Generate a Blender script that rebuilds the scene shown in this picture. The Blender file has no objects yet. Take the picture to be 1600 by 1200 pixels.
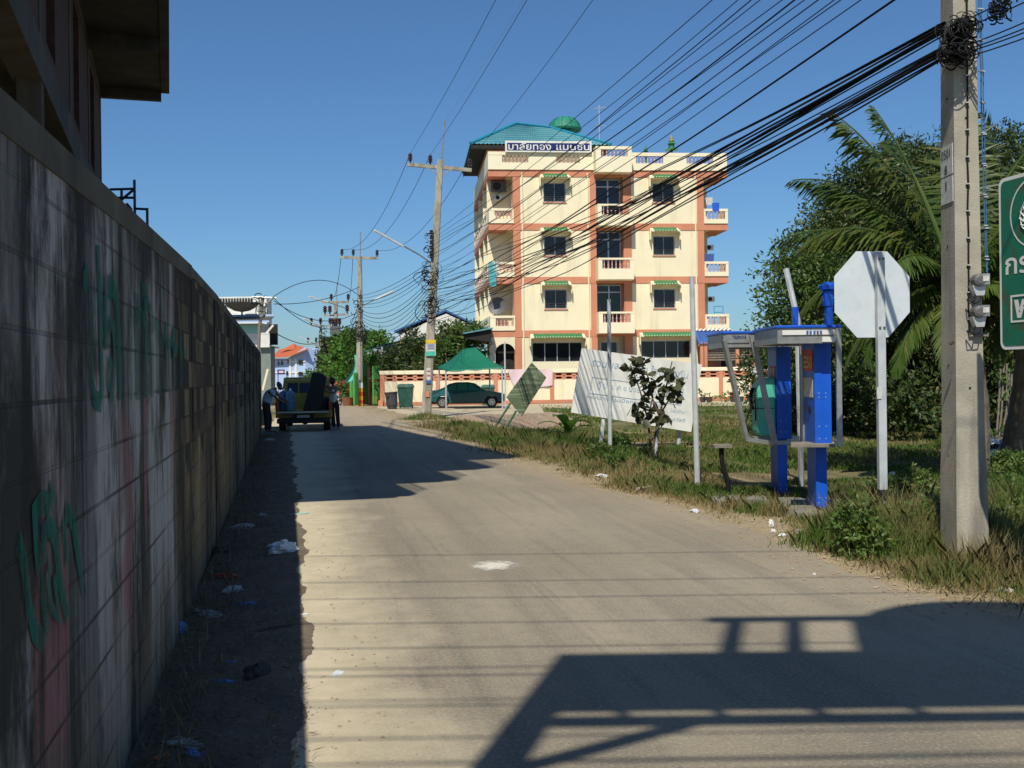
import bpy, math, random
import numpy as np
from mathutils import Vector, Matrix
R = math.radians
rnd = random.Random(7)
rng = np.random.default_rng(11)
scene = bpy.context.scene
col = scene.collection

# ---------------------------------------------------------------- camera
F, HZ, H, ROLL = 1700.0, 588.0, 1.7, R(0.7)       # focal length and horizon in photo pixels, eye height
cd = bpy.data.cameras.new('camera'); cam = bpy.data.objects.new('camera', cd); col.objects.link(cam)
cd.sensor_width = 36; cd.lens = F/1600*36; cd.shift_y = (HZ-600)/1600; cd.clip_start = 0.05; cd.clip_end = 3000
cam.matrix_world = Matrix.Translation((0, 0, H)) @ Matrix.Rotation(R(90), 4, 'X') @ Matrix.Rotation(-ROLL, 4, 'Z')
scene.camera = cam

# ---------------------------------------------------------------- sky and sun
PXR = 800
AZ, EL = R(13), R(53)                             # direction the shadows fall (right of forward), height of the sun
w = bpy.data.worlds.new('World'); scene.world = w; w.use_nodes = True
nt = w.node_tree; sky = nt.nodes.new('ShaderNodeTexSky'); sky.sky_type = 'NISHITA'; sky.sun_disc = False
sky.sun_elevation = EL; sky.sun_rotation = R(195); sky.air_density = 1.0; sky.dust_density = 0.6; sky.ozone_density = 9
bg = nt.nodes['Background']; bg.inputs[1].default_value = 0.100
tint = nt.nodes.new('ShaderNodeMix'); tint.data_type = 'RGBA'; tint.blend_type = 'MULTIPLY'; tint.inputs[0].default_value = 1; tint.inputs[7].default_value = (.80, .97, 1.03, 1)   # the camera's blue rendering of the sky
nt.links.new(sky.outputs[0], tint.inputs[6]); nt.links.new(tint.outputs[2], bg.inputs[0])
sl = bpy.data.lights.new('sun', 'SUN'); sl.energy = 4.85; sl.angle = R(0.53); sl.color = (1.0, 0.945, 0.81)
so = bpy.data.objects.new('sun', sl); col.objects.link(so); so.location = (-5, -20, 30)
SD = Vector((math.sin(AZ)*math.cos(EL), math.cos(AZ)*math.cos(EL), -math.sin(EL)))
so.rotation_euler = SD.to_track_quat('-Z', 'Y').to_euler()
vs = scene.view_settings; vs.view_transform = 'Standard'; vs.look = 'None'; vs.exposure = 0.0; vs.gamma = 1
scene.cycles.max_bounces = 6; scene.cycles.diffuse_bounces = 3

# ---------------------------------------------------------------- photo measurements -> metres
def ray(px, py):
    dx, dy = px-800, py-HZ; c, s = math.cos(ROLL), math.sin(ROLL)
    return (dx*c-dy*s)/F, -(dx*s+dy*c)/F
def P(px, py, Y):
    u, v = ray(px, py); return Vector((u*Y, Y, H+v*Y))
def G(px, py, z=0.0):
    u, v = ray(px, py); Y = (z-H)/v; return Vector((u*Y, Y, z))
class Frame:                                       # upright local frame: x along dir, y to the left-hand normal (away), z up
    def __init__(s, o, ang): s.o = Vector((o[0], o[1])); s.a = ang; s.e = Vector((math.cos(ang), math.sin(ang))); s.n = Vector((-math.sin(ang), math.cos(ang)))
    def at(s, px, py, d=0.0):
        u, v = ray(px, py); Y = (d+s.o.dot(s.n))/(u*s.n.x+s.n.y)
        return (Vector((u*Y, Y))-s.o).dot(s.e), H+v*Y

# ---------------------------------------------------------------- object helpers
def tag(o, label=None, cat=None, group=None, kind=None):
    if label: o['label'] = label
    if cat: o['category'] = cat
    if group: o['group'] = group
    if kind: o['kind'] = kind
    return o
def thing(name, label, cat, loc=(0, 0, 0), rz=0.0, group=None):
    o = bpy.data.objects.new(name, None); col.objects.link(o); o.empty_display_size = .2
    o.location = loc; o.rotation_euler = (0, 0, rz); return tag(o, label, cat, group)
def rootmat(p):
    while p.parent: p = p.parent
    return Matrix.Translation(p.location) @ p.rotation_euler.to_matrix().to_4x4()
def dup(o, parent=None):
    c = o.copy(); col.objects.link(c); c.parent = parent
    for ch in list(o.children): dup(ch, c)
    return c
def place(o, loc, rz=0.0, label=None, group=None):
    c = dup(o); c.location = loc; c.rotation_euler = (0, 0, rz)
    if label: c['label'] = label
    if group: c['group'] = group
    return c
def obj(name, V, Fc, m, parent=None, world=False, smooth=False, mi=None, label=None, cat=None, group=None, kind=None, bevel=0):
    me = bpy.data.meshes.new(name); off = None
    if world and parent is not None:
        Mi = rootmat(parent).inverted(); V = [Mi @ Vector(v) for v in V]
    elif parent is None:
        A = np.array([tuple(v) for v in V]); off = ((A[:, 0].min()+A[:, 0].max())/2, (A[:, 1].min()+A[:, 1].max())/2, A[:, 2].min()); V = (A-np.array(off)).tolist()
    me.from_pydata([tuple(v) for v in V], [], Fc); me.update()
    ms = m if isinstance(m, (list, tuple)) else [m]
    for q in ms: me.materials.append(q)
    if mi: me.polygons.foreach_set('material_index', mi)
    if smooth: me.polygons.foreach_set('use_smooth', [True]*len(me.polygons))
    o = bpy.data.objects.new(name, me); col.objects.link(o); o.parent = parent
    if off: o.location = off
    if bevel:
        b = o.modifiers.new('bevel', 'BEVEL'); b.width = bevel; b.segments = 2; b.limit_method = 'ANGLE'
    return tag(o, label, cat, group, kind)
def fast(name, V, Q, m, parent=None, label=None, cat=None, group=None, kind=None, smooth=False):
    """V (n,3) array, Q (m,k) array of equal sided faces"""
    V = np.asarray(V, dtype=np.float32); Q = np.asarray(Q, dtype=np.int32); off = np.zeros(3, np.float32)
    if parent is None:
        off = np.array([(V[:, 0].min()+V[:, 0].max())/2, (V[:, 1].min()+V[:, 1].max())/2, V[:, 2].min()], np.float32)
        if kind == 'stuff': off[:] = 0
        V = V-off
    me = bpy.data.meshes.new(name); me.vertices.add(len(V)); me.vertices.foreach_set('co', V.ravel())
    k = Q.shape[1]; me.loops.add(Q.size); me.loops.foreach_set('vertex_index', Q.ravel())
    me.polygons.add(len(Q)); me.polygons.foreach_set('loop_start', np.arange(0, Q.size, k, dtype=np.int32))
    me.polygons.foreach_set('loop_total', np.full(len(Q), k, dtype=np.int32))
    if smooth: me.polygons.foreach_set('use_smooth', np.ones(len(Q), dtype=bool))
    me.materials.append(m); me.update(calc_edges=True); me.validate()
    o = bpy.data.objects.new(name, me); col.objects.link(o); o.parent = parent; o.location = off.tolist()
    return tag(o, label, cat, group, kind)

class MB:
    def __init__(s): s.v = []; s.f = []; s.mi = []; s.cur = 0
    def add(s, V, Fc):
        n = len(s.v); s.v += [tuple(v) for v in V]; s.f += [tuple(i+n for i in f) for f in Fc]; s.mi += [s.cur]*len(Fc); return s
    def box(s, x0, x1, y0, y1, z0, z1):
        V = [(x, y, z) for z in (z0, z1) for y in (y0, y1) for x in (x0, x1)]
        return s.add(V, [(0, 2, 3, 1), (4, 5, 7, 6), (0, 1, 5, 4), (2, 6, 7, 3), (0, 4, 6, 2), (1, 3, 7, 5)])
    def hexa(s, V): return s.add(V, [(0, 2, 3, 1), (4, 5, 7, 6), (0, 1, 5, 4), (2, 6, 7, 3), (0, 4, 6, 2), (1, 3, 7, 5)])
    def beam(s, a, b, w, h=None, up=(0, 0, 1)):
        a = Vector(a); b = Vector(b); h = h or w; d = (b-a).normalized(); up = Vector(up)
        if abs(d.dot(up)) > .98: up = Vector((0, 1, 0))
        x = d.cross(up).normalized(); y = x.cross(d).normalized()
        return s.hexa([p+x*i*w/2+y*j*h/2 for p in (a, b) for j in (-1, 1) for i in (-1, 1)])
    def tube(s, pts, r, n=6, cap=True):
        pts = [Vector(p) for p in pts]; rs = r if isinstance(r, (list, tuple)) else [r]*len(pts); V = []; Fc = []; pr = None
        for i, p in enumerate(pts):
            d = (pts[min(i+1, len(pts)-1)]-pts[max(i-1, 0)]).normalized()
            if pr is None:
                a = Vector((0, 0, 1)) if abs(d.z) < .9 else Vector((1, 0, 0)); pr = d.cross(a).normalized()
            else:
                pr = (pr-d*pr.dot(d)).normalized()
            q = d.cross(pr)
            V += [p+(pr*math.cos(2*math.pi*k/n)+q*math.sin(2*math.pi*k/n))*rs[i] for k in range(n)]
        for i in range(len(pts)-1):
            for k in range(n): Fc.append((i*n+k, i*n+(k+1) % n, (i+1)*n+(k+1) % n, (i+1)*n+k))
        if cap: Fc += [tuple(reversed(range(n))), tuple((len(pts)-1)*n+k for k in range(n))]
        return s.add(V, Fc)
    def lathe(s, prof, c=(0, 0, 0), n=16, sx=1, sy=1):
        V = [(c[0]+r*sx*math.cos(2*math.pi*k/n), c[1]+r*sy*math.sin(2*math.pi*k/n), c[2]+z) for r, z in prof for k in range(n)]
        Fc = [(i*n+k, i*n+(k+1) % n, (i+1)*n+(k+1) % n, (i+1)*n+k) for i in range(len(prof)-1) for k in range(n)]
        Fc += [tuple(reversed(range(n))), tuple((len(prof)-1)*n+k for k in range(n))]
        return s.add(V, Fc)
    def disc(s, c, ax, r, t, n=16):
        c = Vector(c); ax = Vector(ax).normalized(); return s.tube([c-ax*t/2, c+ax*t/2], r, n)
    def prism(s, poly, vec):
        n = len(poly); V = [Vector(p) for p in poly]; vec = Vector(vec); V += [p+vec for p in V]
        return s.add(V, [tuple(range(n)), tuple(reversed(range(n, 2*n)))]+[(i, n+i, n+(i+1) % n, (i+1) % n) for i in range(n)])
    def quad(s, a, b, c, d): return s.add([a, b, c, d], [(0, 1, 2, 3)])
    def corr(s, a, b, c, d, n, amp, th=.012, k=6):
        """wavy sheet: a->b across the waves, a->d down the slope"""
        a, b, c, d = map(Vector, (a, b, c, d)); nrm = (b-a).cross(d-a).normalized(); V = []; m = n*k
        for i in range(m+1):
            t = i/m; o = nrm*amp*math.cos(2*math.pi*t*n)
            top = a.lerp(b, t); bot = d.lerp(c, t); V += [top+o, bot+o, top+o+nrm*th, bot+o+nrm*th]
        Fc = []
        for i in range(m):
            j = i*4; Fc += [(j, j+4, j+5, j+1), (j+2, j+3, j+7, j+6), (j+1, j+5, j+7, j+3), (j, j+2, j+6, j+4)]
        Fc += [(0, 1, 3, 2), (m*4, m*4+2, m*4+3, m*4+1)]
        return s.add(V, Fc)
    def holes(s, x0, x1, z0, z1, y, hs, dep):
        """upright wall face at y with rectangular openings hs=(a,b,c,d) and their reveals"""
        xs = sorted({x0, x1}|{min(max(h[i], x0), x1) for h in hs for i in (0, 1)}); zs = sorted({z0, z1}|{min(max(h[i], z0), z1) for h in hs for i in (2, 3)})
        for i in range(len(xs)-1):
            for j in range(len(zs)-1):
                cx, cz = (xs[i]+xs[i+1])/2, (zs[j]+zs[j+1])/2
                if any(h[0] < cx < h[1] and h[2] < cz < h[3] for h in hs): continue
                s.quad((xs[i], y, zs[j]), (xs[i+1], y, zs[j]), (xs[i+1], y, zs[j+1]), (xs[i], y, zs[j+1]))
        for a, b, c, d in hs:
            s.quad((a, y, c), (a, y, d), (a, y+dep, d), (a, y+dep, c)); s.quad((b, y, d), (b, y, c), (b, y+dep, c), (b, y+dep, d))
            s.quad((a, y, d), (b, y, d), (b, y+dep, d), (a, y+dep, d)); s.quad((b, y, c), (a, y, c), (a, y+dep, c), (b, y+dep, c))
        return s
    def build(s, name, m, parent=None, **k):
        mi = s.mi if any(s.mi) else None
        return obj(name, s.v, s.f, m, parent, mi=mi, **k)

# ---------------------------------------------------------------- materials
def nd(nt, t, **k):
    n = nt.nodes.new(t)
    for a, b in k.items(): setattr(n, a, b)
    return n
def lk(nt, a, b): nt.links.new(a, b)
def noise(nt, co, scale, detail=5, rough=.6, stretch=None, dist=0):
    n = nd(nt, 'ShaderNodeTexNoise'); n.inputs['Scale'].default_value = scale; n.inputs['Detail'].default_value = detail; n.inputs['Roughness'].default_value = rough; n.inputs['Distortion'].default_value = dist
    if stretch:
        mp = nd(nt, 'ShaderNodeMapping'); mp.inputs['Scale'].default_value = stretch; lk(nt, co, mp.inputs[0]); co = mp.outputs[0]
    lk(nt, co, n.inputs['Vector']); return n.outputs[0]
def ramp(nt, f, a, b, v0=0.0, v1=1.0):
    n = nd(nt, 'ShaderNodeMapRange'); lk(nt, f, n.inputs[0]); n.inputs[1].default_value = a; n.inputs[2].default_value = b; n.inputs[3].default_value = v0; n.inputs[4].default_value = v1; return n.outputs[0]
def mix(nt, f, a, b, mode='MIX'):
    n = nd(nt, 'ShaderNodeMix', data_type='RGBA', blend_type=mode)
    for s_, x in ((n.inputs[0], f), (n.inputs[6], a), (n.inputs[7], b)):
        if isinstance(x, (int, float)): s_.default_value = x
        elif isinstance(x, (tuple, list)): s_.default_value = (*x[:3], 1)
        else: lk(nt, x, s_)
    return n.outputs[2]
def math_(nt, op, a, b=None):
    n = nd(nt, 'ShaderNodeMath', operation=op)
    for s_, x in ((n.inputs[0], a), (n.inputs[1], b)):
        if x is None: continue
        if isinstance(x, (int, float)): s_.default_value = x
        else: lk(nt, x, s_)
    return n.outputs[0]
def base(name, rough=.8, metal=0, spec=.4):
    m = bpy.data.materials.new(name); m.use_nodes = True; nt = m.node_tree; b = nt.nodes['Principled BSDF']
    b.inputs['Roughness'].default_value = rough; b.inputs['Metallic'].default_value = metal; b.inputs['Specular IOR Level'].default_value = spec
    tc = nd(nt, 'ShaderNodeTexCoord'); return m, nt, b, tc.outputs['Object']
def bumpit(nt, b, h, st, dist=.01):
    n = nd(nt, 'ShaderNodeBump'); n.inputs['Strength'].default_value = st; n.inputs['Distance'].default_value = dist; lk(nt, h, n.inputs['Height']); lk(nt, n.outputs[0], b.inputs['Normal'])
def mat(name, c, c2=None, rough=.8, scale=4, bump=0, bs=None, metal=0, spec=.4, isl=None, stain=None, sa=.5, ss=1.5, streak=False, bd=.01):
    m, nt, b, co = base(name, rough, metal, spec)
    if c2 is None: c2 = tuple(x*.82 for x in c)
    f = ramp(nt, noise(nt, co, scale), .35, .65); cc = mix(nt, f, c, c2)
    if isl:
        g = nd(nt, 'ShaderNodeNewGeometry'); cc = mix(nt, ramp(nt, g.outputs['Random Per Island'], 0, 1, 0, isl[1]), cc, isl[0])
    if stain:
        f = ramp(nt, noise(nt, co, ss, 8, .65, (1, 1, .12) if streak else None), .5, .72, 0, sa); cc = mix(nt, f, cc, stain)
    lk(nt, cc, b.inputs['Base Color'])
    if bump: bumpit(nt, b, noise(nt, co, bs or scale*8, 6), bump, bd)
    return m
def leafmat(name, a, b_, c=None, amt=.35, trans=.25, rough=.5):
    m, nt, b, co = base(name, rough, 0, .35); g = nd(nt, 'ShaderNodeNewGeometry'); r = g.outputs['Random Per Island']
    cc = mix(nt, r, a, b_)
    if c: cc = mix(nt, ramp(nt, noise(nt, co, .7, 4), .45, .65, 0, amt), cc, c)
    cc = mix(nt, ramp(nt, r, .93, .96, 0, .7), cc, (.22, .17, .06))
    lk(nt, cc, b.inputs['Base Color'])
    tr = nd(nt, 'ShaderNodeBsdfTranslucent'); lk(nt, cc, tr.inputs[0]); ms = nd(nt, 'ShaderNodeMixShader'); ms.inputs[0].default_value = trans
    lk(nt, b.outputs[0], ms.inputs[1]); lk(nt, tr.outputs[0], ms.inputs[2]); lk(nt, ms.outputs[0], nt.nodes['Material Output'].inputs[0])
    return m

M = {}
M['cream'] = mat('cream_paint', (.86, .77, .54), (.82, .72, .50), .75, .6, .1, 30, stain=(.42, .34, .22), sa=.38, streak=True, ss=1.2)
M['coral'] = mat('coral_paint', (.62, .26, .15), (.56, .22, .125), .75, .8, .1, 30, stain=(.3, .14, .08), sa=.25, streak=True)
M['white'] = mat('white_paint', (.78, .77, .73), (.68, .67, .62), .6, 1.5, .05, 40)
M['pinkwhite'] = mat('baluster_paint', (.66, .42, .38), (.62, .30, .26), .6, 3)
M['trim'] = mat('cream_trim', (.87, .79, .57), (.83, .74, .52), .7, 1)
M['greentile'] = mat('green_tile', (.04, .21, .075), (.03, .15, .05), .5, 3, spec=.5)
M['alu'] = mat('aluminium_frame', (.60, .60, .58), (.5, .5, .5), .4, 5, metal=.4)
M['glass'] = mat('dark_glass', (.012, .014, .016), (.02, .022, .024), .08, 1, spec=.5)
M['dark'] = mat('dark_interior', (.02, .018, .016), (.03, .026, .022), .9, 1)
M['black'] = mat('black_rubber', (.015, .015, .015), (.022, .022, .022), .55, 8)
M['cable'] = mat('cable_black', (.008, .008, .009), (.014, .014, .014), .7, 8, spec=.2)
M['grill'] = mat('grille_iron', (.12, .12, .12), None, .5, 8)
M['steel'] = mat('galvanised_steel', (.42, .43, .42), (.30, .31, .30), .42, 9, .15, 60, metal=.55, stain=(.22, .17, .12), sa=.3)
M['pole'] = mat('pole_concrete', (.43, .39, .31), (.29, .265, .21), .9, 2.2, .5, 60, stain=(.075, .07, .06), sa=.85, ss=2.6, streak=True)
M['insul'] = mat('insulator', (.05, .03, .025), None, .3, 5)
M['fluo'] = mat('lamp_casing', (.75, .75, .72), None, .4, 5)
M['blue'] = mat('kiosk_blue', (.008, .105, .62), (.006, .085, .52), .38, 3, .04, 40, spec=.5, stain=(.05, .07, .13), sa=.6, ss=4)
M['phone'] = mat('phone_green', (.10, .50, .37), (.07, .42, .31), .4, 4, spec=.5, stain=(.05, .2, .16), sa=.3)
M['paper'] = mat('paper', (.66, .65, .62), (.5, .49, .46), .7, 16, stain=(.3, .28, .25), sa=.6, ss=14)
M['red'] = mat('red_print', (.55, .05, .03), None, .5, 6)
M['yellow'] = mat('yellow_print', (.75, .52, .03), None, .5, 6)
M['bluep'] = mat('blue_print', (.05, .12, .35), None, .6, 30)
M['navy'] = mat('navy_board', (.018, .025, .14), None, .4, 3)
M['signwhite'] = mat('sign_back', (.68, .73, .76), (.62, .67, .70), .4, 3, metal=.1, stain=(.45, .38, .3), sa=.25, ss=9)
M['signgreen'] = mat('sign_green', (.02, .17, .10), (.018, .14, .085), .4, 3, stain=(.10, .045, .02), sa=.95, ss=7)
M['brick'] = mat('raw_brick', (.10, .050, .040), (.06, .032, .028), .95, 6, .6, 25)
M['rawconc'] = mat('raw_concrete', (.24, .22, .18), (.17, .155, .13), .95, 2, .3, 25, stain=(.06, .055, .05), sa=.7, streak=True)
M['coping'] = mat('coping_concrete', (.135, .125, .09), (.07, .066, .048), .95, 1.6, .3, 25, stain=(.03, .03, .025), sa=.95, ss=2.2, streak=True)
M['darkconc'] = mat('shaded_concrete', (.095, .09, .075), (.055, .052, .045), .95, 1.2, .3, 25, stain=(.02, .02, .018), sa=.7, streak=True)  # darker copy of raw concrete; the soffits' deep shade is put into the colour
M['bark'] = mat('bark', (.16, .12, .085), (.09, .068, .05), .95, 6, .8, 20)
M['palmbark'] = mat('palm_bark', (.22, .18, .13), (.13, .105, .08), .95, 6, .8, 20)
M['tealroof'] = mat('teal_roof', (.125, .33, .37), (.10, .28, .32), .5, 1.5)
M['blueroof'] = mat('blue_roof', (.05, .14, .42), (.045, .11, .33), .45, 2)
M['greensheet'] = mat('green_tarp', (.008, .155, .085), (.006, .12, .066), .5, 1.5, .5, 9, bd=.03)
M['netting'] = mat('tank_netting', (.02, .24, .15), (.015, .17, .11), .6, 2, .5, 12, bd=.03)
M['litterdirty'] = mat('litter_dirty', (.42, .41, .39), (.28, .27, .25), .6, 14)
M['carpaint'] = mat('car_paint', (.008, .075, .078), (.010, .085, .088), .18, 3, spec=.6)
M['chrome'] = mat('chrome', (.6, .6, .6), None, .25, 5, metal=.9)
M['truck'] = mat('truck_yellow', (.36, .255, .03), (.29, .205, .025), .35, 3, spec=.5, stain=(.2, .14, .05), sa=.4)
M['skin'] = mat('skin', (.22, .115, .07), (.19, .095, .06), .55, 9)
M['hair'] = mat('hair', (.012, .01, .009), None, .5, 9)
M['shirt'] = mat('light_shirt', (.50, .58, .66), (.44, .52, .6), .85, 9, .3, 15)
M['vest'] = mat('white_shirt', (.7, .69, .67), (.6, .6, .58), .85, 9, .3, 15)
M['jeans'] = mat('dark_trousers', (.025, .022, .028), (.035, .03, .034), .9, 9, .3, 15)
M['leafdark'] = leafmat('leaf_dark', (.022, .050, .012), (.06, .098, .022), (.10, .115, .03), .45, .18)
M['leafmid'] = leafmat('leaf_mid', (.045, .10, .018), (.10, .17, .03), (.14, .17, .04), .5)
M['leafpalm'] = leafmat('leaf_palm', (.030, .070, .012), (.09, .145, .028), (.22, .22, .045), .35, .3, .4)
M['leafshrub'] = leafmat('leaf_shrub', (.055, .065, .028), (.11, .11, .05), None, 0, .2)
M['leafbright'] = leafmat('leaf_bright', (.06, .17, .02), (.13, .26, .04), None, 0, .35)
M['grass'] = leafmat('grass_blades', (.065, .135, .022), (.13, .20, .035), (.33, .27, .12), .85, .3, .6)
M['straw'] = leafmat('straw', (.36, .28, .13), (.26, .20, .09), (.14, .15, .04), .5, .3, .7)
M['litterstraw'] = leafmat('dead_straw', (.22, .16, .09), (.13, .095, .055), (.08, .06, .04), .6, .1, .8)
M['flower'] = leafmat('flower_red', (.5, .04, .05), (.55, .15, .12), None, 0, .3)
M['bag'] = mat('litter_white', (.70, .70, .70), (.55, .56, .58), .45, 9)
M['bin'] = mat('bin_grey', (.06, .06, .065), None, .5, 6)
M['bingreen'] = mat('bin_green', (.02, .10, .07), (.03, .12, .09), .5, 6, stain=(.12, .14, .13), sa=.5, ss=6)
M['gategreen'] = mat('gate_green', (.10, .38, .09), (.08, .3, .07), .5, 5)
M['pink'] = mat('pink_cloth', (.72, .50, .55), (.74, .60, .64), .9, 14)
M['teal'] = mat('teal_netting', (.10, .42, .36), (.16, .5, .44), .8, 3)
M['wood'] = mat('old_wood', (.25, .22, .18), (.16, .14, .115), .9, 9, .4, 30)
M['postwhite'] = mat('post_paint', (.52, .55, .56), (.40, .43, .45), .6, 6, .1, 30, stain=(.20, .11, .07), sa=.9, ss=5, streak=True)
M['aqua'] = mat('aqua_wall', (.35, .68, .66), (.3, .62, .6), .8, 1)
M['paleblue'] = mat('pale_blue_wall', (.42, .55, .80), (.38, .5, .74), .8, .5)
M['orange'] = mat('orange_roof', (.50, .13, .05), (.42, .1, .04), .7, .5)
M['greyroof'] = mat('corrugated_grey', (.26, .25, .23), (.18, .17, .16), .8, 1)
M['teraterra'] = mat('clay', (.3, .12, .07), None, .8, 5)
def worn(name, c, lo, hi, mx):
    m, nt, b, co = base(name, .9, 0, .2); b.inputs['Base Color'].default_value = (*c, 1)
    f = ramp(nt, noise(nt, co, 6, 9, .75, (1, 1, .12)), lo, hi, 0, mx); lk(nt, f, b.inputs['Alpha']); return m
M['graff'] = worn('graffiti_paint', (.010, .16, .115), .36, .54, .80)
M['grafffaint'] = worn('graffiti_faded', (.02, .17, .125), .40, .60, .75)

# boundary wall: block courses, streaks, pink and ochre areas (local x runs along the wall)
def wallmat():
    m, nt, b, co = base('old_block_wall', .93, 0, .2)
    sep = nd(nt, 'ShaderNodeSeparateXYZ'); lk(nt, co, sep.inputs[0]); X, Z = sep.outputs[0], sep.outputs[2]
    st = (1, 1, .07)
    g = mix(nt, ramp(nt, noise(nt, co, 4.5, 9, .72, st), .44, .55), (.035, .038, .033), (.19, .188, .178))
    g = mix(nt, ramp(nt, noise(nt, co, 1.9, 9, .72, (1, 1, .25)), .47, .56, 0, .9), g, (.46, .45, .43))
    pk = math_(nt, 'MULTIPLY', ramp(nt, noise(nt, co, 2.6, 6, .6, (1, 1, .12)), .50, .56), ramp(nt, noise(nt, co, .6, 3), .50, .60))
    g = mix(nt, ramp(nt, pk, 0, 1, 0, .85), g, (.30, .145, .145))
    g = mix(nt, ramp(nt, noise(nt, co, 7, 9, .75, (1, 1, .06)), .55, .64, 0, .8), g, (.03, .033, .028))
    # ochre part farther on
    blk = nd(nt, 'ShaderNodeTexBrick'); mp = nd(nt, 'ShaderNodeMapping'); mp.inputs['Rotation'].default_value = (R(90), 0, 0); lk(nt, co, mp.inputs[0]); lk(nt, mp.outputs[0], blk.inputs[0])
    blk.inputs['Scale'].default_value = 1; blk.inputs['Brick Width'].default_value = .40; blk.inputs['Row Height'].default_value = .205; blk.inputs['Mortar Size'].default_value = .008
    blk.inputs['Color1'].default_value = (0, 0, 0, 1); blk.inputs['Color2'].default_value = (1, 1, 1, 1); blk.inputs['Mortar'].default_value = (.5, .5, .5, 1); blk.offset = 0
    blk.inputs['Mortar Smooth'].default_value = .3
    och = mix(nt, ramp(nt, noise(nt, co, 2.0, 6, .65, (1, 1, .25)), .42, .6), (.13, .105, .06), (.27, .215, .12))
    dk = math_(nt, 'MULTIPLY', ramp(nt, blk.outputs[0], .2, .9), ramp(nt, math_(nt, 'ADD', Z, noise(nt, co, 2.5)), 1.5, 1.9))
    och = mix(nt, ramp(nt, dk, .1, .5, 0, .93), och, (.03, .027, .022))
    sw = ramp(nt, math_(nt, 'ADD', X, ramp(nt, noise(nt, co, 1.5), 0, 1, -.5, .5)), 7.1, 7.5)
    g = mix(nt, sw, g, och)
    low = ramp(nt, math_(nt, 'ADD', Z, ramp(nt, noise(nt, co, 1.2, 6), 0, 1, -.6, .6)), .05, .75, .8, 0)
    g = mix(nt, low, g, mix(nt, ramp(nt, noise(nt, co, 1.1, 4), .4, .6), (.19, .15, .085), (.13, .115, .09)))
    top = ramp(nt, math_(nt, 'ADD', Z, ramp(nt, noise(nt, co, 2.2, 8, .7, st), 0, 1, -.9, .9)), 2.15, 2.7, 0, .9)
    g = mix(nt, top, g, (.035, .033, .03))
    big = ramp(nt, noise(nt, co, 1.1, 9, .75, (1, 1, .4)), .49, .58, 0, .9); g = mix(nt, big, g, (.028, .03, .026))
    lines = math_(nt, 'MULTIPLY', ramp(nt, blk.outputs['Fac'], 0, 1, 0, .75), ramp(nt, noise(nt, co, 2.2, 3, .5, (.5, 1, 2)), .42, .62, .12, 1))
    g = mix(nt, lines, g, (.035, .033, .03)); lk(nt, g, b.inputs['Base Color'])
    h = math_(nt, 'SUBTRACT', noise(nt, co, 22, 8, .7), math_(nt, 'MULTIPLY', blk.outputs['Fac'], 1.4)); bumpit(nt, b, h, .7, .012)
    return m
M['wall'] = wallmat()
def roadmat():
    m, nt, b, co = base('road_concrete', .9, 0, .25)
    n1 = ramp(nt, noise(nt, co, .35, 6, .6), .35, .65); c = mix(nt, n1, (.235, .20, .145), (.305, .262, .195))
    mr = nd(nt, 'ShaderNodeMapping'); mr.inputs['Rotation'].default_value = (0, 0, R(-10.7)); lk(nt, co, mr.inputs[0]); rot = mr.outputs[0]   # wheel tracks run along the road
    c = mix(nt, ramp(nt, noise(nt, rot, 1.3, 7, .65, (1, .045, 1)), .47, .62, 0, .6), c, (.165, .145, .115)); c = mix(nt, ramp(nt, noise(nt, rot, 5, 6, .7, (1, .03, 1)), .54, .66, 0, .4), c, (.12, .105, .085))
    c = mix(nt, ramp(nt, noise(nt, co, 48, 5, .75), .50, .66, 0, .6), c, (.42, .38, .31))
    c = mix(nt, ramp(nt, noise(nt, co, 60, 5, .75), .54, .66, 0, .7), c, (.10, .09, .07)); c = mix(nt, ramp(nt, noise(nt, co, 7, 6, .7), .5, .68, 0, .35), c, (.17, .145, .105))
    c = mix(nt, ramp(nt, noise(nt, co, 2.2, 8, .75), .60, .75, 0, .4), c, (.12, .105, .085))
    ge = nd(nt, 'ShaderNodeNewGeometry'); sp = nd(nt, 'ShaderNodeSeparateXYZ'); lk(nt, ge.outputs['Position'], sp.inputs[0])
    t = math_(nt, 'ADD', sp.outputs[0], math_(nt, 'MULTIPLY', sp.outputs[1], .185))
    t = math_(nt, 'ADD', t, ramp(nt, noise(nt, ge.outputs['Position'], 1.1, 7, .65), 0, 1, -.75, .75))
    sand = mix(nt, ramp(nt, noise(nt, co, 5, 7, .7), .35, .65), (.58, .50, .355), (.50, .43, .30)); sand = mix(nt, ramp(nt, noise(nt, co, 60, 4, .7), .58, .7, 0, .5), sand, (.25, .20, .14))
    c = mix(nt, ramp(nt, t, -.05, .8, .9, 0), c, sand)
    sd_ = ramp(nt, math_(nt, 'ADD', math_(nt, 'SUBTRACT', sp.outputs[0], math_(nt, 'MULTIPLY', math_(nt, 'SUBTRACT', 20, sp.outputs[1]), .29)), ramp(nt, noise(nt, ge.outputs['Position'], .9, 7, .65), 0, 1, -1.6, 1.6)), -.9, .9, 0, .55)
    c = mix(nt, sd_, c, (.37, .29, .19))
    lk(nt, c, b.inputs['Base Color']); bumpit(nt, b, noise(nt, co, 60, 6, .7), .5, .008); return m
M['road'] = roadmat()
M['sand'] = mat('sandy_dirt', (.49, .42, .29), (.42, .355, .24), .95, 1.2, .5, 50, isl=None, stain=(.22, .17, .11), sa=.5, ss=6)
M['dirt'] = mat('wall_side_dirt', (.17, .13, .09), (.10, .08, .06), .95, 3, .9, 30, stain=(.25, .21, .15), sa=.6, ss=12)
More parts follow.
